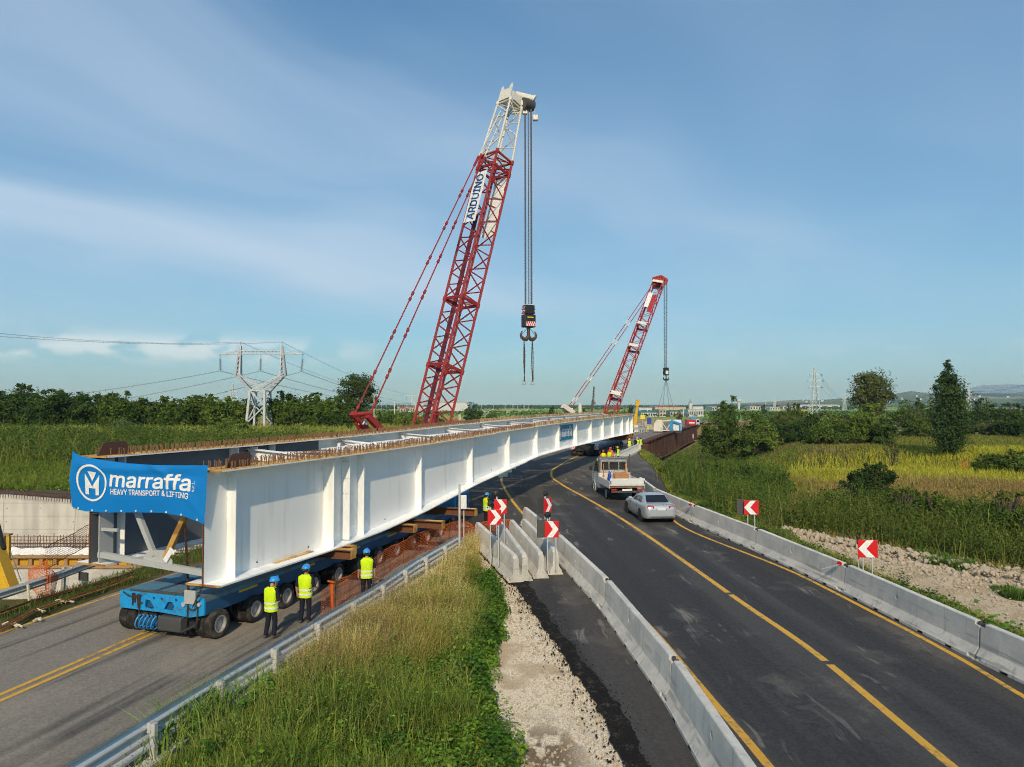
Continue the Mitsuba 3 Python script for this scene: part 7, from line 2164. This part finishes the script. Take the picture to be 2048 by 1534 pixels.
# the load of the far crane: a white frame with a blue portal
ld = thing('crane_load', 'white steel frame with a blue portal being lifted by the smaller crane', 'machinery')
c0 = AT(1328, 862, 152); zb = float(rz(152)) + .15
at = (np.array([c0[0], c0[1], zb]), -.25)
put('white_hull', MB().mani(m3.Manifold.batch_hull([m3.Manifold.sphere(.12, 6).translate(q) for q in ((-2.1, 0, .2), (-.3, 0, .2), (-2.0, 0, 1.8), (-.5, 0, 2.5), (-1.5, 0, 2.5), (-2.1, 1.6, .3), (-.3, 1.6, .3), (-.5, 1.6, 2.4))])), 'crane_white', ld, at, smooth=30)
for k, (p, q, w) in enumerate((((-.4, -.1, 2.35), (1.5, -.1, 2.55), .22), ((-.4, -.1, 2.1), (.7, -.1, .4), .14), ((.5, -.1, .4), (1.2, -.1, 1.6), .12), ((-.3, -.1, .35), (1.7, -.1, .45), .2), ((-1.4, -.2, 1.6), (.0, -.2, .3), .1))):
    put('strut', MB().bar(p, q, w, w), 'crane_white', ld, at)
put('portal', MB().box(1.25, 1.85, -.3, .3, 0, 2.45).bar((1.8, 0, 2.35), (3.5, .2, 1.75), .45, .4).box(3.2, 3.5, -.1, .6, .2, 1.9), 'spmt_blue', ld, at)
put('pale_box', MB().mani(rbox(1.9, 3.6, .3, 1.6, .3, 2.6, .06, 6)), 'print_white', ld, at)
put('deck', MB().box(-.4, 1.4, .3, 1.4, .25, .6).box(-2.3, 3.6, .2, 2.4, -.15, .15), 'dark_steel', ld, at)
vg = thing('red_lorry', 'red lorry body with a pale cab parked behind the brown bridge girder', 'lorry')
c0 = AT(1381, 846, 200)
at = (np.array([c0[0], c0[1], AT(1381, 851, 200)[2]]), .1)
put('body', MB().mani(rbox(-1.3, 1.2, -1, 1, .1, 1.7, .06, 6)), 'machine_red', vg, at)
put('lettering_panel', MB().box(-.8, .8, -1.02, -1.0, .6, 1.0), 'print_white', vg, at)
put('cab', MB().mani(rbox(1.25, 2.3, -1, 1, 0, 1.8, .15, 6)), 'zinc_post', vg, at, smooth=40)
put('window', MB().box(1.5, 2.1, -1.03, -1.0, 1.0, 1.5), 'car_glass', vg, at)
for x in (-.8, 1.7):
    put('wheel', MB().tube((x, -1.02, -.1), (x, -.7, -.1), .5, n=14), 'rubber', vg, at)
bt = thing('blue_tank', 'blue container behind the red lorry', 'container')
c0 = AT(1386, 839, 204)
put('shell', MB().mani(rbox(-.8, .8, -.6, .6, -.9, .6, .1, 6)), 'helmet_blue', bt, at=(c0, 0), smooth=40)
yb_ = thing('telescopic_crane', 'slim yellow telescopic boom rising beyond the far end of the span', 'crane')
for (a, b, w) in (((1268, 856), (1272, 828), 1.2), ((1272, 828), (1274.5, 812), .9), ((1273.6, 812), (1276, 800), 1.3)):
    put('boom_section', MB().bar(AT(*a, 160), AT(*b, 160), w * .5, w * .6), 'yellow_paint', yb_)
put('carrier', MB().mani(rbox(-2, 2, -1.2, 1.2, .3, 1.6, .1, 6)), 'dark_steel', yb_, at=(AT(1255, 857, 163) * [1, 1, 0] + ZZ * float(H(AT(1255, 857, 163)[0], 163)), .3))
put('white_base', MB().bar(AT(1272, 864, 156), AT(1271, 850, 156), .9, .9), 'crane_white', yb_)
dk = thing('telescopic_crane', 'thin dark telescopic boom far behind the span', 'crane')
put('boom_section', MB().bar(AT(1182, 832, 210), AT(1186, 800, 210), .65, .65), 'dark_steel', dk)
put('boom_section', MB().bar(AT(1186, 800, 210), AT(1188, 773, 210), .4, .4), 'dark_steel', dk)
put('hook_line', MB().tube(AT(1188, 773, 210), AT(1189.5, 808, 210), .05, n=4).tube(AT(1189.5, 804, 210), AT(1189.5, 809, 210), .3, n=6), 'cable', dk)
put('carrier', MB().mani(rbox(-4, 3, -1.3, 1.3, .4, 2.4, .1, 6)), 'dark_steel', dk, at=(AT(1182, 840, 211) * [1, 1, 0] + ZZ * float(H(AT(1182, 840, 211)[0], 211)), .3))
for px, w, h0, h1, Y, l in ((1160, 7, 827, 808, 190, 'white silo standing behind the span'), (1144, 5, 827, 817, 188, 'shorter white silo behind the span')):
    t_ = thing('silo', l, 'silo')
    b = AT(px, 845, Y); r_ = w * Y / FOCAL / 2
    put('shell', MB().lathe([(r_, -3), (r_, AT(px, h1, Y)[2]), (r_ * .6, AT(px, h1 - 1, Y)[2]), (.01, AT(px, h1 - 1, Y)[2])], (b[0], b[1], 0), (0, 0, 1), 14), 'crane_white', t_, smooth=40)
for px, py0, py1, w, h_, m_, l in ((1285.5, 828, 838, .55, .55, 'sign_yellow', 'small yellow sign beyond the yellow boom'), (1298.5, 836, 858, .45, .9, 'sign_blue', 'blue road sign on a post near the lifted load')):
    t_ = thing('road_sign', l, 'road sign')
    c = AT(px, py0 + 6, 170); g0 = float(H(c[0], c[1]))
    put('board', MB().mani(rbox(-w * 1.1, w * 1.1, -.03, .03, -h_ * .9, h_ * .9, .025, 6)), m_, t_, at=(c, 0))
    put('post', MB().tube((c[0], c[1] + .06, g0), (c[0], c[1] + .06, c[2]), .06, n=6), 'zinc_post', t_)
dp = thing('dirt_heap', 'brown earth heap beyond the far end of the span', 'earth')
X, Y_ = np.linspace(AT(1262, 0, 178)[0], AT(1306, 0, 178)[0], 24), np.linspace(172, 184, 14)
hv, hf_ = grid(X, Y_, lambda x, y: H(x, y) - .2 + 1.9 * np.sin(math.pi * (x - X[0]) / (X[-1] - X[0])) ** .7 * np.sin(math.pi * (y - 172) / 12) * (.5 + n2(x, y, 2, 3)))
put('heap', MB().add(hv, hf_), 'gravel_mat', dp, smooth=True)

# ------------------------------------------------------------------ pylons and wires
def portal_pylon(label, pts, Y, dY=4.5, detail=True, group=None, mat='pylon_grey', ins=True):
    """A pylon with a square foot, a Y-shaped head and one cross arm, from pixel marks at distance Y."""
    t = thing('pylon', label, 'pylon', group)
    A_ = lambda k, o=0.0: AT(*pts[k], Y + o)
    w = .36 if detail else .3
    g = lambda p: np.array([p[0], p[1], float(H(p[0], p[1])) - .3])
    b = [A_('fl0'), A_('fr0'), A_('br0', dY), A_('bl0', dY)]
    u = [A_('fl1'), A_('fr1'), A_('br1', dY), A_('bl1', dY)]
    b = [p + (p - q) * max(0, (p[2] - g(p)[2]) / max(q[2] - p[2], .1)) for p, q in zip(b, u)]
    for k in range(4):
        put('leg', MB().bar(b[k], u[k], w, w), mat, t)
    for k in range(4):
        n = (k + 1) % 4
        cut = [0, .36, .70, 1.0]
        m = MB()
        for q in range(3):
            i, j = (k, n) if (q + k) % 2 else (n, k)
            m.bar(b[i] + (u[i] - b[i]) * cut[q], b[j] + (u[j] - b[j]) * cut[q + 1], w * .5, w * .5)
        m.bar(u[k], u[n], w * .7, w * .5)
        put('brace', m, mat, t)
    for s, (e, tp) in (('l', ('le', 'lt')), ('r', ('re', 'rt'))):
        near, far_ = (u[0], u[3]) if s == 'l' else (u[1], u[2])
        oth = (u[1], u[2]) if s == 'l' else (u[0], u[3])
        el, to = A_(e, dY / 2), A_(tp, dY / 2)
        f = MB()
        for p in (near, far_):
            f.bar(p, el + (p - (near + far_) / 2) * .22, w * .8, w * .8)
        for p in oth:
            f.bar(p, el + (p - (oth[0] + oth[1]) / 2) * .2 + [0, 0, .4], w * .55, w * .55)
        for q in np.linspace(.2, .85, 4):
            c1_, c2_ = near + (el - near) * q, far_ + (el - far_) * (q + .12 if q < .8 else q)
            f.bar(c1_, c2_, w * .35, w * .35)
        put('fork', f, mat, t)
        f = MB()
        for dx, dy in ((-.45, -.5), (.45, -.5), (.45, .5), (-.45, .5)):
            f.bar(el + [dx * .9, dy * .9, 0], to + [dx * .2, dy * .2, -.6], w * .55, w * .55)
        for q in np.linspace(.1, .8, 6):
            f.bar(el + [-.4 * (1 - q), -.45 * (1 - q), 0] + (to - el) * q, el + [.4 * (1 - q), -.45 * (1 - q), 0] + (to - el) * (q + .12), w * .3, w * .3)
        f.tube(to - [0, 0, .6], to, .07, n=6)
        put('mast', f, mat, t)
    al, ar, ac = A_('al', dY / 2), A_('ar', dY / 2), (A_('lb', dY / 2), A_('rb', dY / 2))
    f = MB().bar(al, ar, .55, .16)
    f.bar(ac[0] + [0, 0, .45], ac[1] + [0, 0, .45], .45, .14).bar(al, ac[0] + [0, 0, .45], .3, .12).bar(ar, ac[1] + [0, 0, .45], .3, .12)
    for q in np.linspace(0, 1, 12):
        p = ac[0] + (ac[1] - ac[0]) * q
        f.bar(p, p + (ac[1] - ac[0]) * .045 + [0, 0, .45], .08, .08)
    put('cross_arm', f, mat, t, label='cross arm' if detail else None)
    ends = []
    if ins:
        for k, (a, b_) in enumerate((('al', 'i1'), ('ac', 'i2'), ('ar', 'i3'))):
            p, q = A_(a, dY / 2), A_(b_, dY / 2)
            m = MB().tube(p, q, .03, n=6)
            for z in np.linspace(.30, .88, 11):
                c = p + (q - p) * z
                m.tube(c - [0, 0, .03], c + [0, 0, .03], .17, n=10)
            c = p + (q - p) * .92
            m.bar(c - [.4, 0, 0], c + [.4, 0, 0], .05, .05)
            put('insulator', m, 'porcelain', t)
            ends.append(q)
    return t, ends, [A_('lt', dY / 2), A_('rt', dY / 2)]


near_p = dict(fl0=(489, 884), fr0=(529, 884), br0=(545, 881), bl0=(507, 877), fl1=(500, 781), fr1=(529, 781), br1=(540, 783), bl1=(512, 784), le=(476, 752), re=(567, 752), lt=(481, 684), rt=(564, 684), al=(440, 708), ar=(606, 708.5), ac=(522, 708), lb=(480, 707), rb=(565, 707), i1=(441, 742), i2=(521, 742), i3=(603, 743))
_, ends, tops = portal_pylon('nearest grey pylon with a forked head, behind the left of the span', near_p, 112)
WG = 'overhead wires strung from the nearest pylon'


def wire(a, b, sag, label, r_=.035):
    a, b = np.asarray(a), np.asarray(b)
    u = np.linspace(0, 1, 30)
    p = a + (b - a) * u[:, None]; p[:, 2] -= sag * 4 * u * (1 - u)
    put('power_line', MB().path(p, r_, 4, cap=False), 'cable', label=label, cat='power line', group=WG)


for k, (e, to) in enumerate(zip(ends, ((-260, 822, 130), (-120, 842, 132), (60, 850, 134)))):
    wire(e, AT(*to), 1.2, 'dark power wire falling to the left from the %s insulator of the nearest pylon' % ('leftmost', 'middle', 'rightmost')[k])
for k, (e, to) in enumerate(zip(ends, ((820, 806, 350), (840, 806, 352), (862, 806, 354)))):
    wire(e, AT(*to), 2.0, 'dark power wire falling to the right from the %s insulator of the nearest pylon' % ('leftmost', 'middle', 'rightmost')[k], .04)
for e, to, tr_ in ((tops[0], (-200, 645, 70), (808, 790, 350)), (tops[1], (-200, 656, 74), (846, 790, 352))):
    wire(e, AT(*to), .9, 'thin earth wire running left from the %s tip of the nearest pylon' % ('left' if e is tops[0] else 'right'), .022)
    wire(e, AT(*tr_), 2.5, 'thin earth wire running right from the %s tip of the nearest pylon' % ('left' if e is tops[0] else 'right'), .03)
# second pylon of the line, seen through the boom
k_, ox = 52 / 167.0, 838
sc = lambda q: (ox + (q[0] - 522) * k_, 815 - (795 - q[1]) * k_ + 3)
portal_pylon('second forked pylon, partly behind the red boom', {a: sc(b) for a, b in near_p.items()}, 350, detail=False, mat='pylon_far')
for k, (cx_, w_, y0, y1, Y) in enumerate(((975, 25, 808, 838, 360), (1018, 16, 809, 836, 470), (1041, 12, 810, 833, 590), (1053, 9, 810, 831, 700))):
    kk = w_ / 88.0
    f = {a: (cx_ + (b[0] - 522) * kk, y0 + (b[1] - 684) * (y1 - y0) / 200.0) for a, b in near_p.items()}
    t = thing('pylon', ('nearest', 'second', 'third', 'farthest')[k] + ' of the small forked pylons in a row beyond the span', 'pylon', 'row of small forked pylons')
    g_ = lambda q: AT(*f[q], Y)
    lo = .11 * (Y / 360) ** .5
    for q in ('l', 'r'):
        put('leg', MB().tube(g_('f' + q + '0') - [0, 0, .5], g_('f' + q + '1'), lo, n=5), 'pylon_far', t)
        put('fork', MB().path(np.array([g_('f' + q + '1'), g_(q + 'e'), g_(q + 't')]), lo, 5), 'pylon_far', t)
    m = MB()
    for a_, b_ in (('fl0', 'fr1'), ('fr0', 'fl1')):
        m.tube(g_(a_), g_(b_), lo * .6, n=4)
    m.tube(g_('fl1'), g_('fr1'), lo, n=4)
    put('brace', m, 'pylon_far', t)


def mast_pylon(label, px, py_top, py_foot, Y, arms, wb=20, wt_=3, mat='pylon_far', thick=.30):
    t = thing('lattice_pylon', label, 'pylon')
    b, tp = AT(px, py_foot, Y), AT(px, py_top, Y)
    s = Y / FOCAL
    q = lambda u, i: b + (tp - b) * u + np.array([(i % 2 - .5) * (wb * (1 - u) ** 1.25 + wt_ * u) * s, ((i // 2) - .5) * (wb * (1 - u) ** 1.25 + wt_ * u) * s, 0])
    lv = [0, .18, .34, .48, .60, .70, .79, .87, .94, 1.0]
    for i in range(4):
        put('leg', MB().path(np.array([q(u, i) for u in lv]), thick * .6, 4), mat, t)
    m = MB()
    for a_, c_2 in ((0, 1), (1, 3), (3, 2), (2, 0)):
        for u0, u1 in zip(lv[:-1], lv[1:]):
            m.tube(q(u0, a_), q(u1, c_2), thick * .35, n=4).tube(q(u0, c_2), q(u1, a_), thick * .35, n=4)
    put('lacing', m, mat, t)
    for py, hw in arms:
        c = AT(px, py, Y)
        ak = put('cross_arm', MB().bar(c - [hw * s, 0, 0], c + [hw * s, 0, 0], thick * 1.3, thick).bar(c + [0, 0, 4 * s], c - [hw * s, 0, 0], thick * .7, thick * .7).bar(c + [0, 0, 4 * s], c + [hw * s, 0, 0], thick * .7, thick * .7), mat, t)
        m = MB()
        for e in (-1, 1):
            m.tube(c + [e * hw * s, 0, 0], c + [e * (hw + 2) * s, -2, -1.5 * s], thick * .9, n=5)
        put('insulator', m, 'porcelain', ak)
    return t


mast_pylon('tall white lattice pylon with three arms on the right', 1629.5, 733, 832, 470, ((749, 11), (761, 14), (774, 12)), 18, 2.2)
mast_pylon('smaller lattice pylon right of the tall white one', 1689, 790, 830, 900, ((797, 5), (802, 6)), 8, 1.5, thick=.4)
mast_pylon('tiny lattice pylon left of the tall white one', 1549, 797, 828, 1000, ((803, 4), (808, 4)), 7, 1.5, thick=.4)
mast_pylon('lattice pylon just right of the poplar', 1937, 775, 835, 620, ((782, 6), (788, 7)), 10, 2, thick=.35)
mast_pylon('hazy lattice pylon far behind the near forked pylon', 465, 767, 815, 700, ((783, 10), (795, 12)), 10, 2.5, thick=.34)
for px, pt, pb, Y, l in ((1531, 805, 828, 620, 'single white pole left of the tall lattice pylon'), (748, 787, 870, 120, 'pale wooden pole behind the crane gantry'), (789, 800, 835, 360, 'thin pale pole left of the red boom'), (1295, 816, 836, 420, 'thin pole in front of the green roofed warehouse'), (1367, 818, 834, 420, 'thin pole in front of the white office block')):
    t_ = thing('pole', l, 'pole')
    put('shaft', MB().tube(AT(px, pb, Y), AT(px, pt, Y), .0008 * Y if Y > 200 else .08, n=6), 'pylon_far' if Y > 200 else 'strap', t_)
tall_ = AT(1629.5, 749, 470)
for k, (a, b) in enumerate((((1641, 750, 470), (1690, 798, 900)), ((1644, 762, 470), (1694, 803, 900)), ((1642, 775, 470), (1692, 808, 900)), ((1943, 783, 620), (2200, 718, 250)), ((1944, 789, 620), (2200, 742, 250)), ((1931, 782, 620), (1690, 797, 900)))):
    u = np.linspace(0, 1, 16)[:, None]; A_, B_ = AT(*a), AT(*b)
    p = A_ + (B_ - A_) * u; p[:, 2] -= 4 * 4 * (u * (1 - u))[:, 0]
    put('power_line', MB().path(p, .07, 4, cap=False), 'cable', label=('top wire running right from the tall white lattice pylon', 'middle wire running right from the tall white lattice pylon', 'lowest wire running right from the tall white lattice pylon', 'upper wire running out of frame from the pylon right of the poplar', 'lower wire running out of frame from the pylon right of the poplar', 'long wire between the pylon right of the poplar and the smaller lattice pylon')[k], cat='power line', group='overhead wires on the right')

# ------------------------------------------------------------------ buildings
def building(name, label, px0, px1, py0, py1, Y, wall='house_white', roof='roof_grey', depth=12, pitch=0.0, wins=(0, 0), group=None, door=False, yaw=0.0, cat='building', chim=False):
    t = thing(name, label, cat, group)
    a, b = AT(px0, py1, Y), AT(px1, py1, Y)
    gz_ = min(float(H((a[0] + b[0]) / 2, Y)), a[2])
    top = AT(px0, py0, Y)[2]
    w = b[0] - a[0]; hh = top - gz_
    o = np.array([(a[0] + b[0]) / 2, Y, gz_])
    at = (o, yaw)
    put('wall', MB().box(-w / 2, w / 2, 0, depth, 0, hh), wall, t, at)
    if pitch:
        ph = pitch * depth / 2 if depth < w else pitch * w / 2
        if depth < w:
            pr, ex = Polygon([(-.4, 0), (depth + .4, 0), (depth / 2, ph)]), None
            rk = put('roof', MB().prism(pr, (-w / 2 - .3, 0, hh), (0, 1, 0), (0, 0, 1), (w + .6, 0, 0)), roof, t, at)
        else:
            rk = put('roof', MB().prism(Polygon([(-w / 2 - .4, 0), (w / 2 + .4, 0), (0, ph)]), (0, -.3, hh), (1, 0, 0), (0, 0, 1), (0, depth + .6, 0)), roof, t, at)
        if chim:
            put('chimney', MB().box(w * .2, w * .2 + .7, depth * .5, depth * .5 + .7, hh, hh + ph + 1.2), wall, rk, at)
    else:
        put('roof', MB().box(-w / 2 - .2, w / 2 + .2, -.2, depth + .2, hh, hh + max(.3, hh * .08)), roof, t, at)
    nx_, nz_ = wins
    for i in range(nx_):
        for j in range(nz_):
            x = -w / 2 + w * (i + .5) / nx_; z = hh * (j + .55) / nz_
            put('window', MB().box(x - w / nx_ * .28, x + w / nx_ * .28, -.06, -.005, z - hh / nz_ * .25, z + hh / nz_ * .25), 'house_pane', t, at)
    return t


building('house', 'cream house with a red tiled roof right of the big boom', 894, 925, 846, 862, 205, 'house_wall', 'roof_red', 6, .55, (3, 1), chim=True, cat='house')
building('house', 'small orange roofed house by the pale pole', 744, 760, 838, 846, 250, 'house_wall', 'roof_red', 5, .5, (2, 1), cat='house')
building('warehouse', 'large white warehouse behind the red boom', 868, 938, 805, 822, 700, 'house_white', 'roof_grey', 60, 0, (0, 0))
building('warehouse', 'low white shed left of the large white warehouse', 795, 868, 814, 822, 720, 'house_white', 'roof_grey', 40, 0, (0, 0))
building('house', 'yellow house with a red roof far left of the boom', 795, 812, 817, 824, 560, 'house_wall', 'roof_red', 10, .5, (3, 1), cat='house')
building('house', 'second far house left of the boom', 815, 830, 815, 823, 600, 'house_wall', 'roof_red', 10, .5, (3, 1), cat='house')
building('warehouse', 'green roofed warehouse beyond the far end of the span', 1282, 1320, 825, 832, 420, 'house_white', 'roof_green', 25, .25, (8, 1))
building('office_block', 'cream square block right of the green roofed warehouse', 1319, 1332, 820, 831, 415, 'house_wall', 'roof_grey', 20, 0, (2, 2))
building('warehouse', 'long pale warehouse behind the green roofed one', 1278, 1304, 816, 823, 520, 'house_white', 'roof_grey', 30, 0, (0, 0))
building('warehouse', 'pale shed right of the cream block', 1340, 1376, 823, 830, 440, 'house_wall', 'roof_green', 25, .15, (6, 1))
building('office_block', 'white office block with a row of windows', 1376, 1408, 820, 830, 430, 'house_white', 'roof_grey', 20, 0, (9, 1))
building('warehouse', 'wide pale roof behind the office block', 1310, 1372, 814, 820, 650, 'house_wall', 'roof_red', 40, .1, (0, 0))
ch = thing('church', 'pale church with a pointed tower on the far skyline', 'church')
c = AT(1382, 818, 800)
put('tower', MB().box(c[0] - 1.6, c[0] + 1.6, 800, 805, -1, AT(0, 806, 800)[2]), 'house_white', ch)
put('spire', MB().lathe([(2.2, 0), (.05, 4)], (c[0], 802.5, AT(0, 806, 800)[2]), (0, 0, 1), 4), 'roof_grey', ch)
put('nave', MB().box(c[0] + 2.3, c[0] + 14, 800, 812, -1, AT(0, 813, 800)[2]), 'house_white', ch)
wt_ = thing('water_tower', 'thin water tower on the skyline left of the lattice pylons', 'tower')
c = AT(1478, 818, 1100)
put('shaft', MB().tube([c[0], c[1], 0], [c[0], c[1], AT(0, 805, 1100)[2]], 2.0, n=10), 'house_white', wt_)
put('bowl', MB().lathe([(2, 0), (4, 2), (4, 4), (.1, 5)], (c[0], c[1], AT(0, 805, 1100)[2]), (0, 0, 1), 12), 'house_white', wt_)
building('house', 'orange building among the right trees', 1602, 1615, 820, 826, 520, 'wood_yellow', 'roof_grey', 10, 0, (2, 1), cat='house')
for k, (a, b, y0, y1, Y) in enumerate(((1425, 1440, 814, 821, 900), (1500, 1522, 813, 820, 1100), (1540, 1560, 815, 821, 950), (1566, 1598, 813, 819, 1300), (1600, 1680, 811, 817, 1500), (1440, 1462, 817, 821, 1000))):
    building('far_building', ('first', 'second', 'third', 'fourth', 'fifth', 'last')[k] + ' pale far building counted from the left along the right skyline', a, b, y0, y1, Y, 'house_white', 'roof_red' if k % 2 else 'roof_grey', 30, .15, (4, 1))
r = np.random.default_rng(71)
# apartment blocks and a row of slim poplars on the skyline
for k in range(9):
    px = 752 + k * 8.5
    building('apartment_block', 'one of the pale far apartment blocks behind the row of slim poplars', px, px + 5, 811 + r.uniform(-1, 1), 819, 1400, 'house_white', 'roof_grey', 15, 0, (3, 3), group='pale apartment blocks on the skyline')
for k in range(17):
    px = 747 + k * 4.6
    px_tree('slim_poplar', 'one of the slim poplars lined up on the skyline left of the boom', 1050, px - 1.8, px + 1.8, 808.5 + r.uniform(-.6, .8), 300 + k, 160, 1.3, DK, style='bushy', cat='tree', group='row of slim poplars on the skyline')
for px, t_, Y, l in ((1261, 809, 420, 'single slim tree right of the second crane'), (1577, 806, 700, 'slim tree left of the tall lattice pylon'), (1528, 808, 500, 'dark slim tree by the single white pole'), (1103, 813, 300, 'tree standing behind the end of the span'), (1168, 818, 260, 'small round tree by the silo')):
    px_tree('slim_tree', l, Y, px - 6, px + 6, t_, int(px), 900, .6, DK, style='bushy', cat='tree')


# far woods and hills
def far_wood(name, label, Y, px0, px1, hgt, n, seed, cols, jit_y=.25):
    r = np.random.default_rng(seed)
    px = r.uniform(px0, px1, n)
    y = Y * (1 + jit_y * r.uniform(-1, 1, n))
    x = (px - 1024) / FOCAL * y
    ok = n2(x, y, Y * .09, seed) > .47
    x, y = x[ok], y[ok]; n = len(x)
    top = hgt * (.4 + 1.1 * n2(x, y, Y * .03, seed + 1))
    z = H(x, y) + top * r.random(n) ** .7
    w = n2(x, y, Y * .05, seed + 2)
    c = np.asarray(cols[0]) * (1 - w[:, None]) + np.asarray(cols[1]) * w[:, None]
    plant(name, [leaves(np.stack([x, y, z], 1), r.uniform(.6, 1.4, n) * Y * .0022, jit(c, n, r), r, .2, .8)], label, 'wood', 'stuff')


far_wood('far_wood', 'far hedges and woods across the plain in the centre', 520, 560, 1460, 1.6, 6000, 81, DK, .35)
far_wood('far_wood', 'far woods near the skyline', 1300, 330, 1760, 3.2, 9000, 82, DK, .3)
far_wood('far_wood', 'most distant woods on the skyline', 2600, -100, 2150, 5.0, 26000, 83, DK, .25)
far_wood('far_wood', 'woods on the plain behind the right trees', 420, 1420, 2150, 3.0, 14000, 84, DK, .3)


def hills(name, label, D, pts, depth, seed):
    """A ridge at distance D through pixel points (x, skyline y)."""
    p = np.array(pts, float)
    px = np.linspace(p[0, 0], p[-1, 0], 160)
    sky_y = np.interp(px, p[:, 0], p[:, 1])
    x = (px - 1024) / FOCAL * D
    ridge = CAM_Z + (810 - sky_y) * D / FOCAL
    ridge = np.maximum(ridge * (1 + .12 * (n2(x, 0 * x, D * .05, seed, 4) - .5)), .5)
    m = []
    us = np.linspace(-1, 1, 25)
    for u in us:
        prof_ = math.cos(u * math.pi / 2) ** 1.3
        yy_ = D + u * depth
        m.append(np.stack([x * (yy_ / D), np.full(160, yy_), ridge * prof_ * (1 + .25 * (n2(x, np.full(160, yy_), D * .04, seed + 1, 4) - .5) * (abs(u) > .05)) - 2], 1))
    m = np.array(m)
    k = (np.arange(24)[:, None] * 160 + np.arange(159)).ravel()
    put(name, MB().add(m.reshape(-1, 3), np.stack([k, k + 1, k + 161, k + 160], 1)), 'hill_mat', smooth=True, label=label, kind='structure')


hills('hills', 'low wooded hills on the right horizon', 4200, [(1380, 809), (1470, 806), (1540, 803), (1580, 800), (1640, 799), (1690, 796), (1790, 788), (1820, 783), (1860, 786), (1940, 785), (2000, 787), (2100, 786), (2300, 784), (2500, 790)], 1100, 91)
hills('hills', 'nearer green slope on the far right', 2700, [(1560, 809), (1620, 803), (1700, 801), (1760, 806), (1850, 804), (1920, 802), (1990, 798), (2060, 794), (2300, 790)], 500, 92)
hills('mountains', 'pale blue mountains behind the hills on the right', 12000, [(1500, 809), (1700, 802), (1880, 786), (1930, 780), (1965, 771), (2000, 770), (2030, 771), (2100, 766), (2300, 762), (2600, 770)], 2500, 93)
r = np.random.default_rng(95)
for k in range(26):
    px = r.uniform(1590, 2040); Y = 3300 + r.uniform(-200, 250)
    py = r.uniform(799, 806) if px < 1800 else r.uniform(789, 799)
    a = AT(px, py, Y)
    w = r.uniform(2.5, 6)
    put('hillside_house', MB().box(a[0] - w, a[0] + w, a[1], a[1] + 10, a[2] - 6, a[2] + r.uniform(1.5, 3.5)), 'house_white', label='pale house dotted over the far right hillside', cat='house', group='houses on the far hillside')

# ------------------------------------------------------------------ air
scene['haze_air'] = {'type': 'homogeneous', 'albedo': {'type': 'rgb', 'value': [0.82, 0.91, 1.0]}, 'sigma_t': {'type': 'rgb', 'value': [5.0e-5, 7.0e-5, 11e-5]}}
scene['haze'] = {'type': 'cube', 'to_world': T().translate([0, 0, 250.0]).scale([18500.0, 18500.0, 262.0]), 'bsdf': {'type': 'null'}, 'interior': {'type': 'ref', 'id': 'haze_air'}}
labels['haze'] = {'label': 'thin summer haze over the plain', 'category': 'haze', 'kind': 'stuff'}
scene['camera']['medium'] = {'type': 'ref', 'id': 'haze_air'}
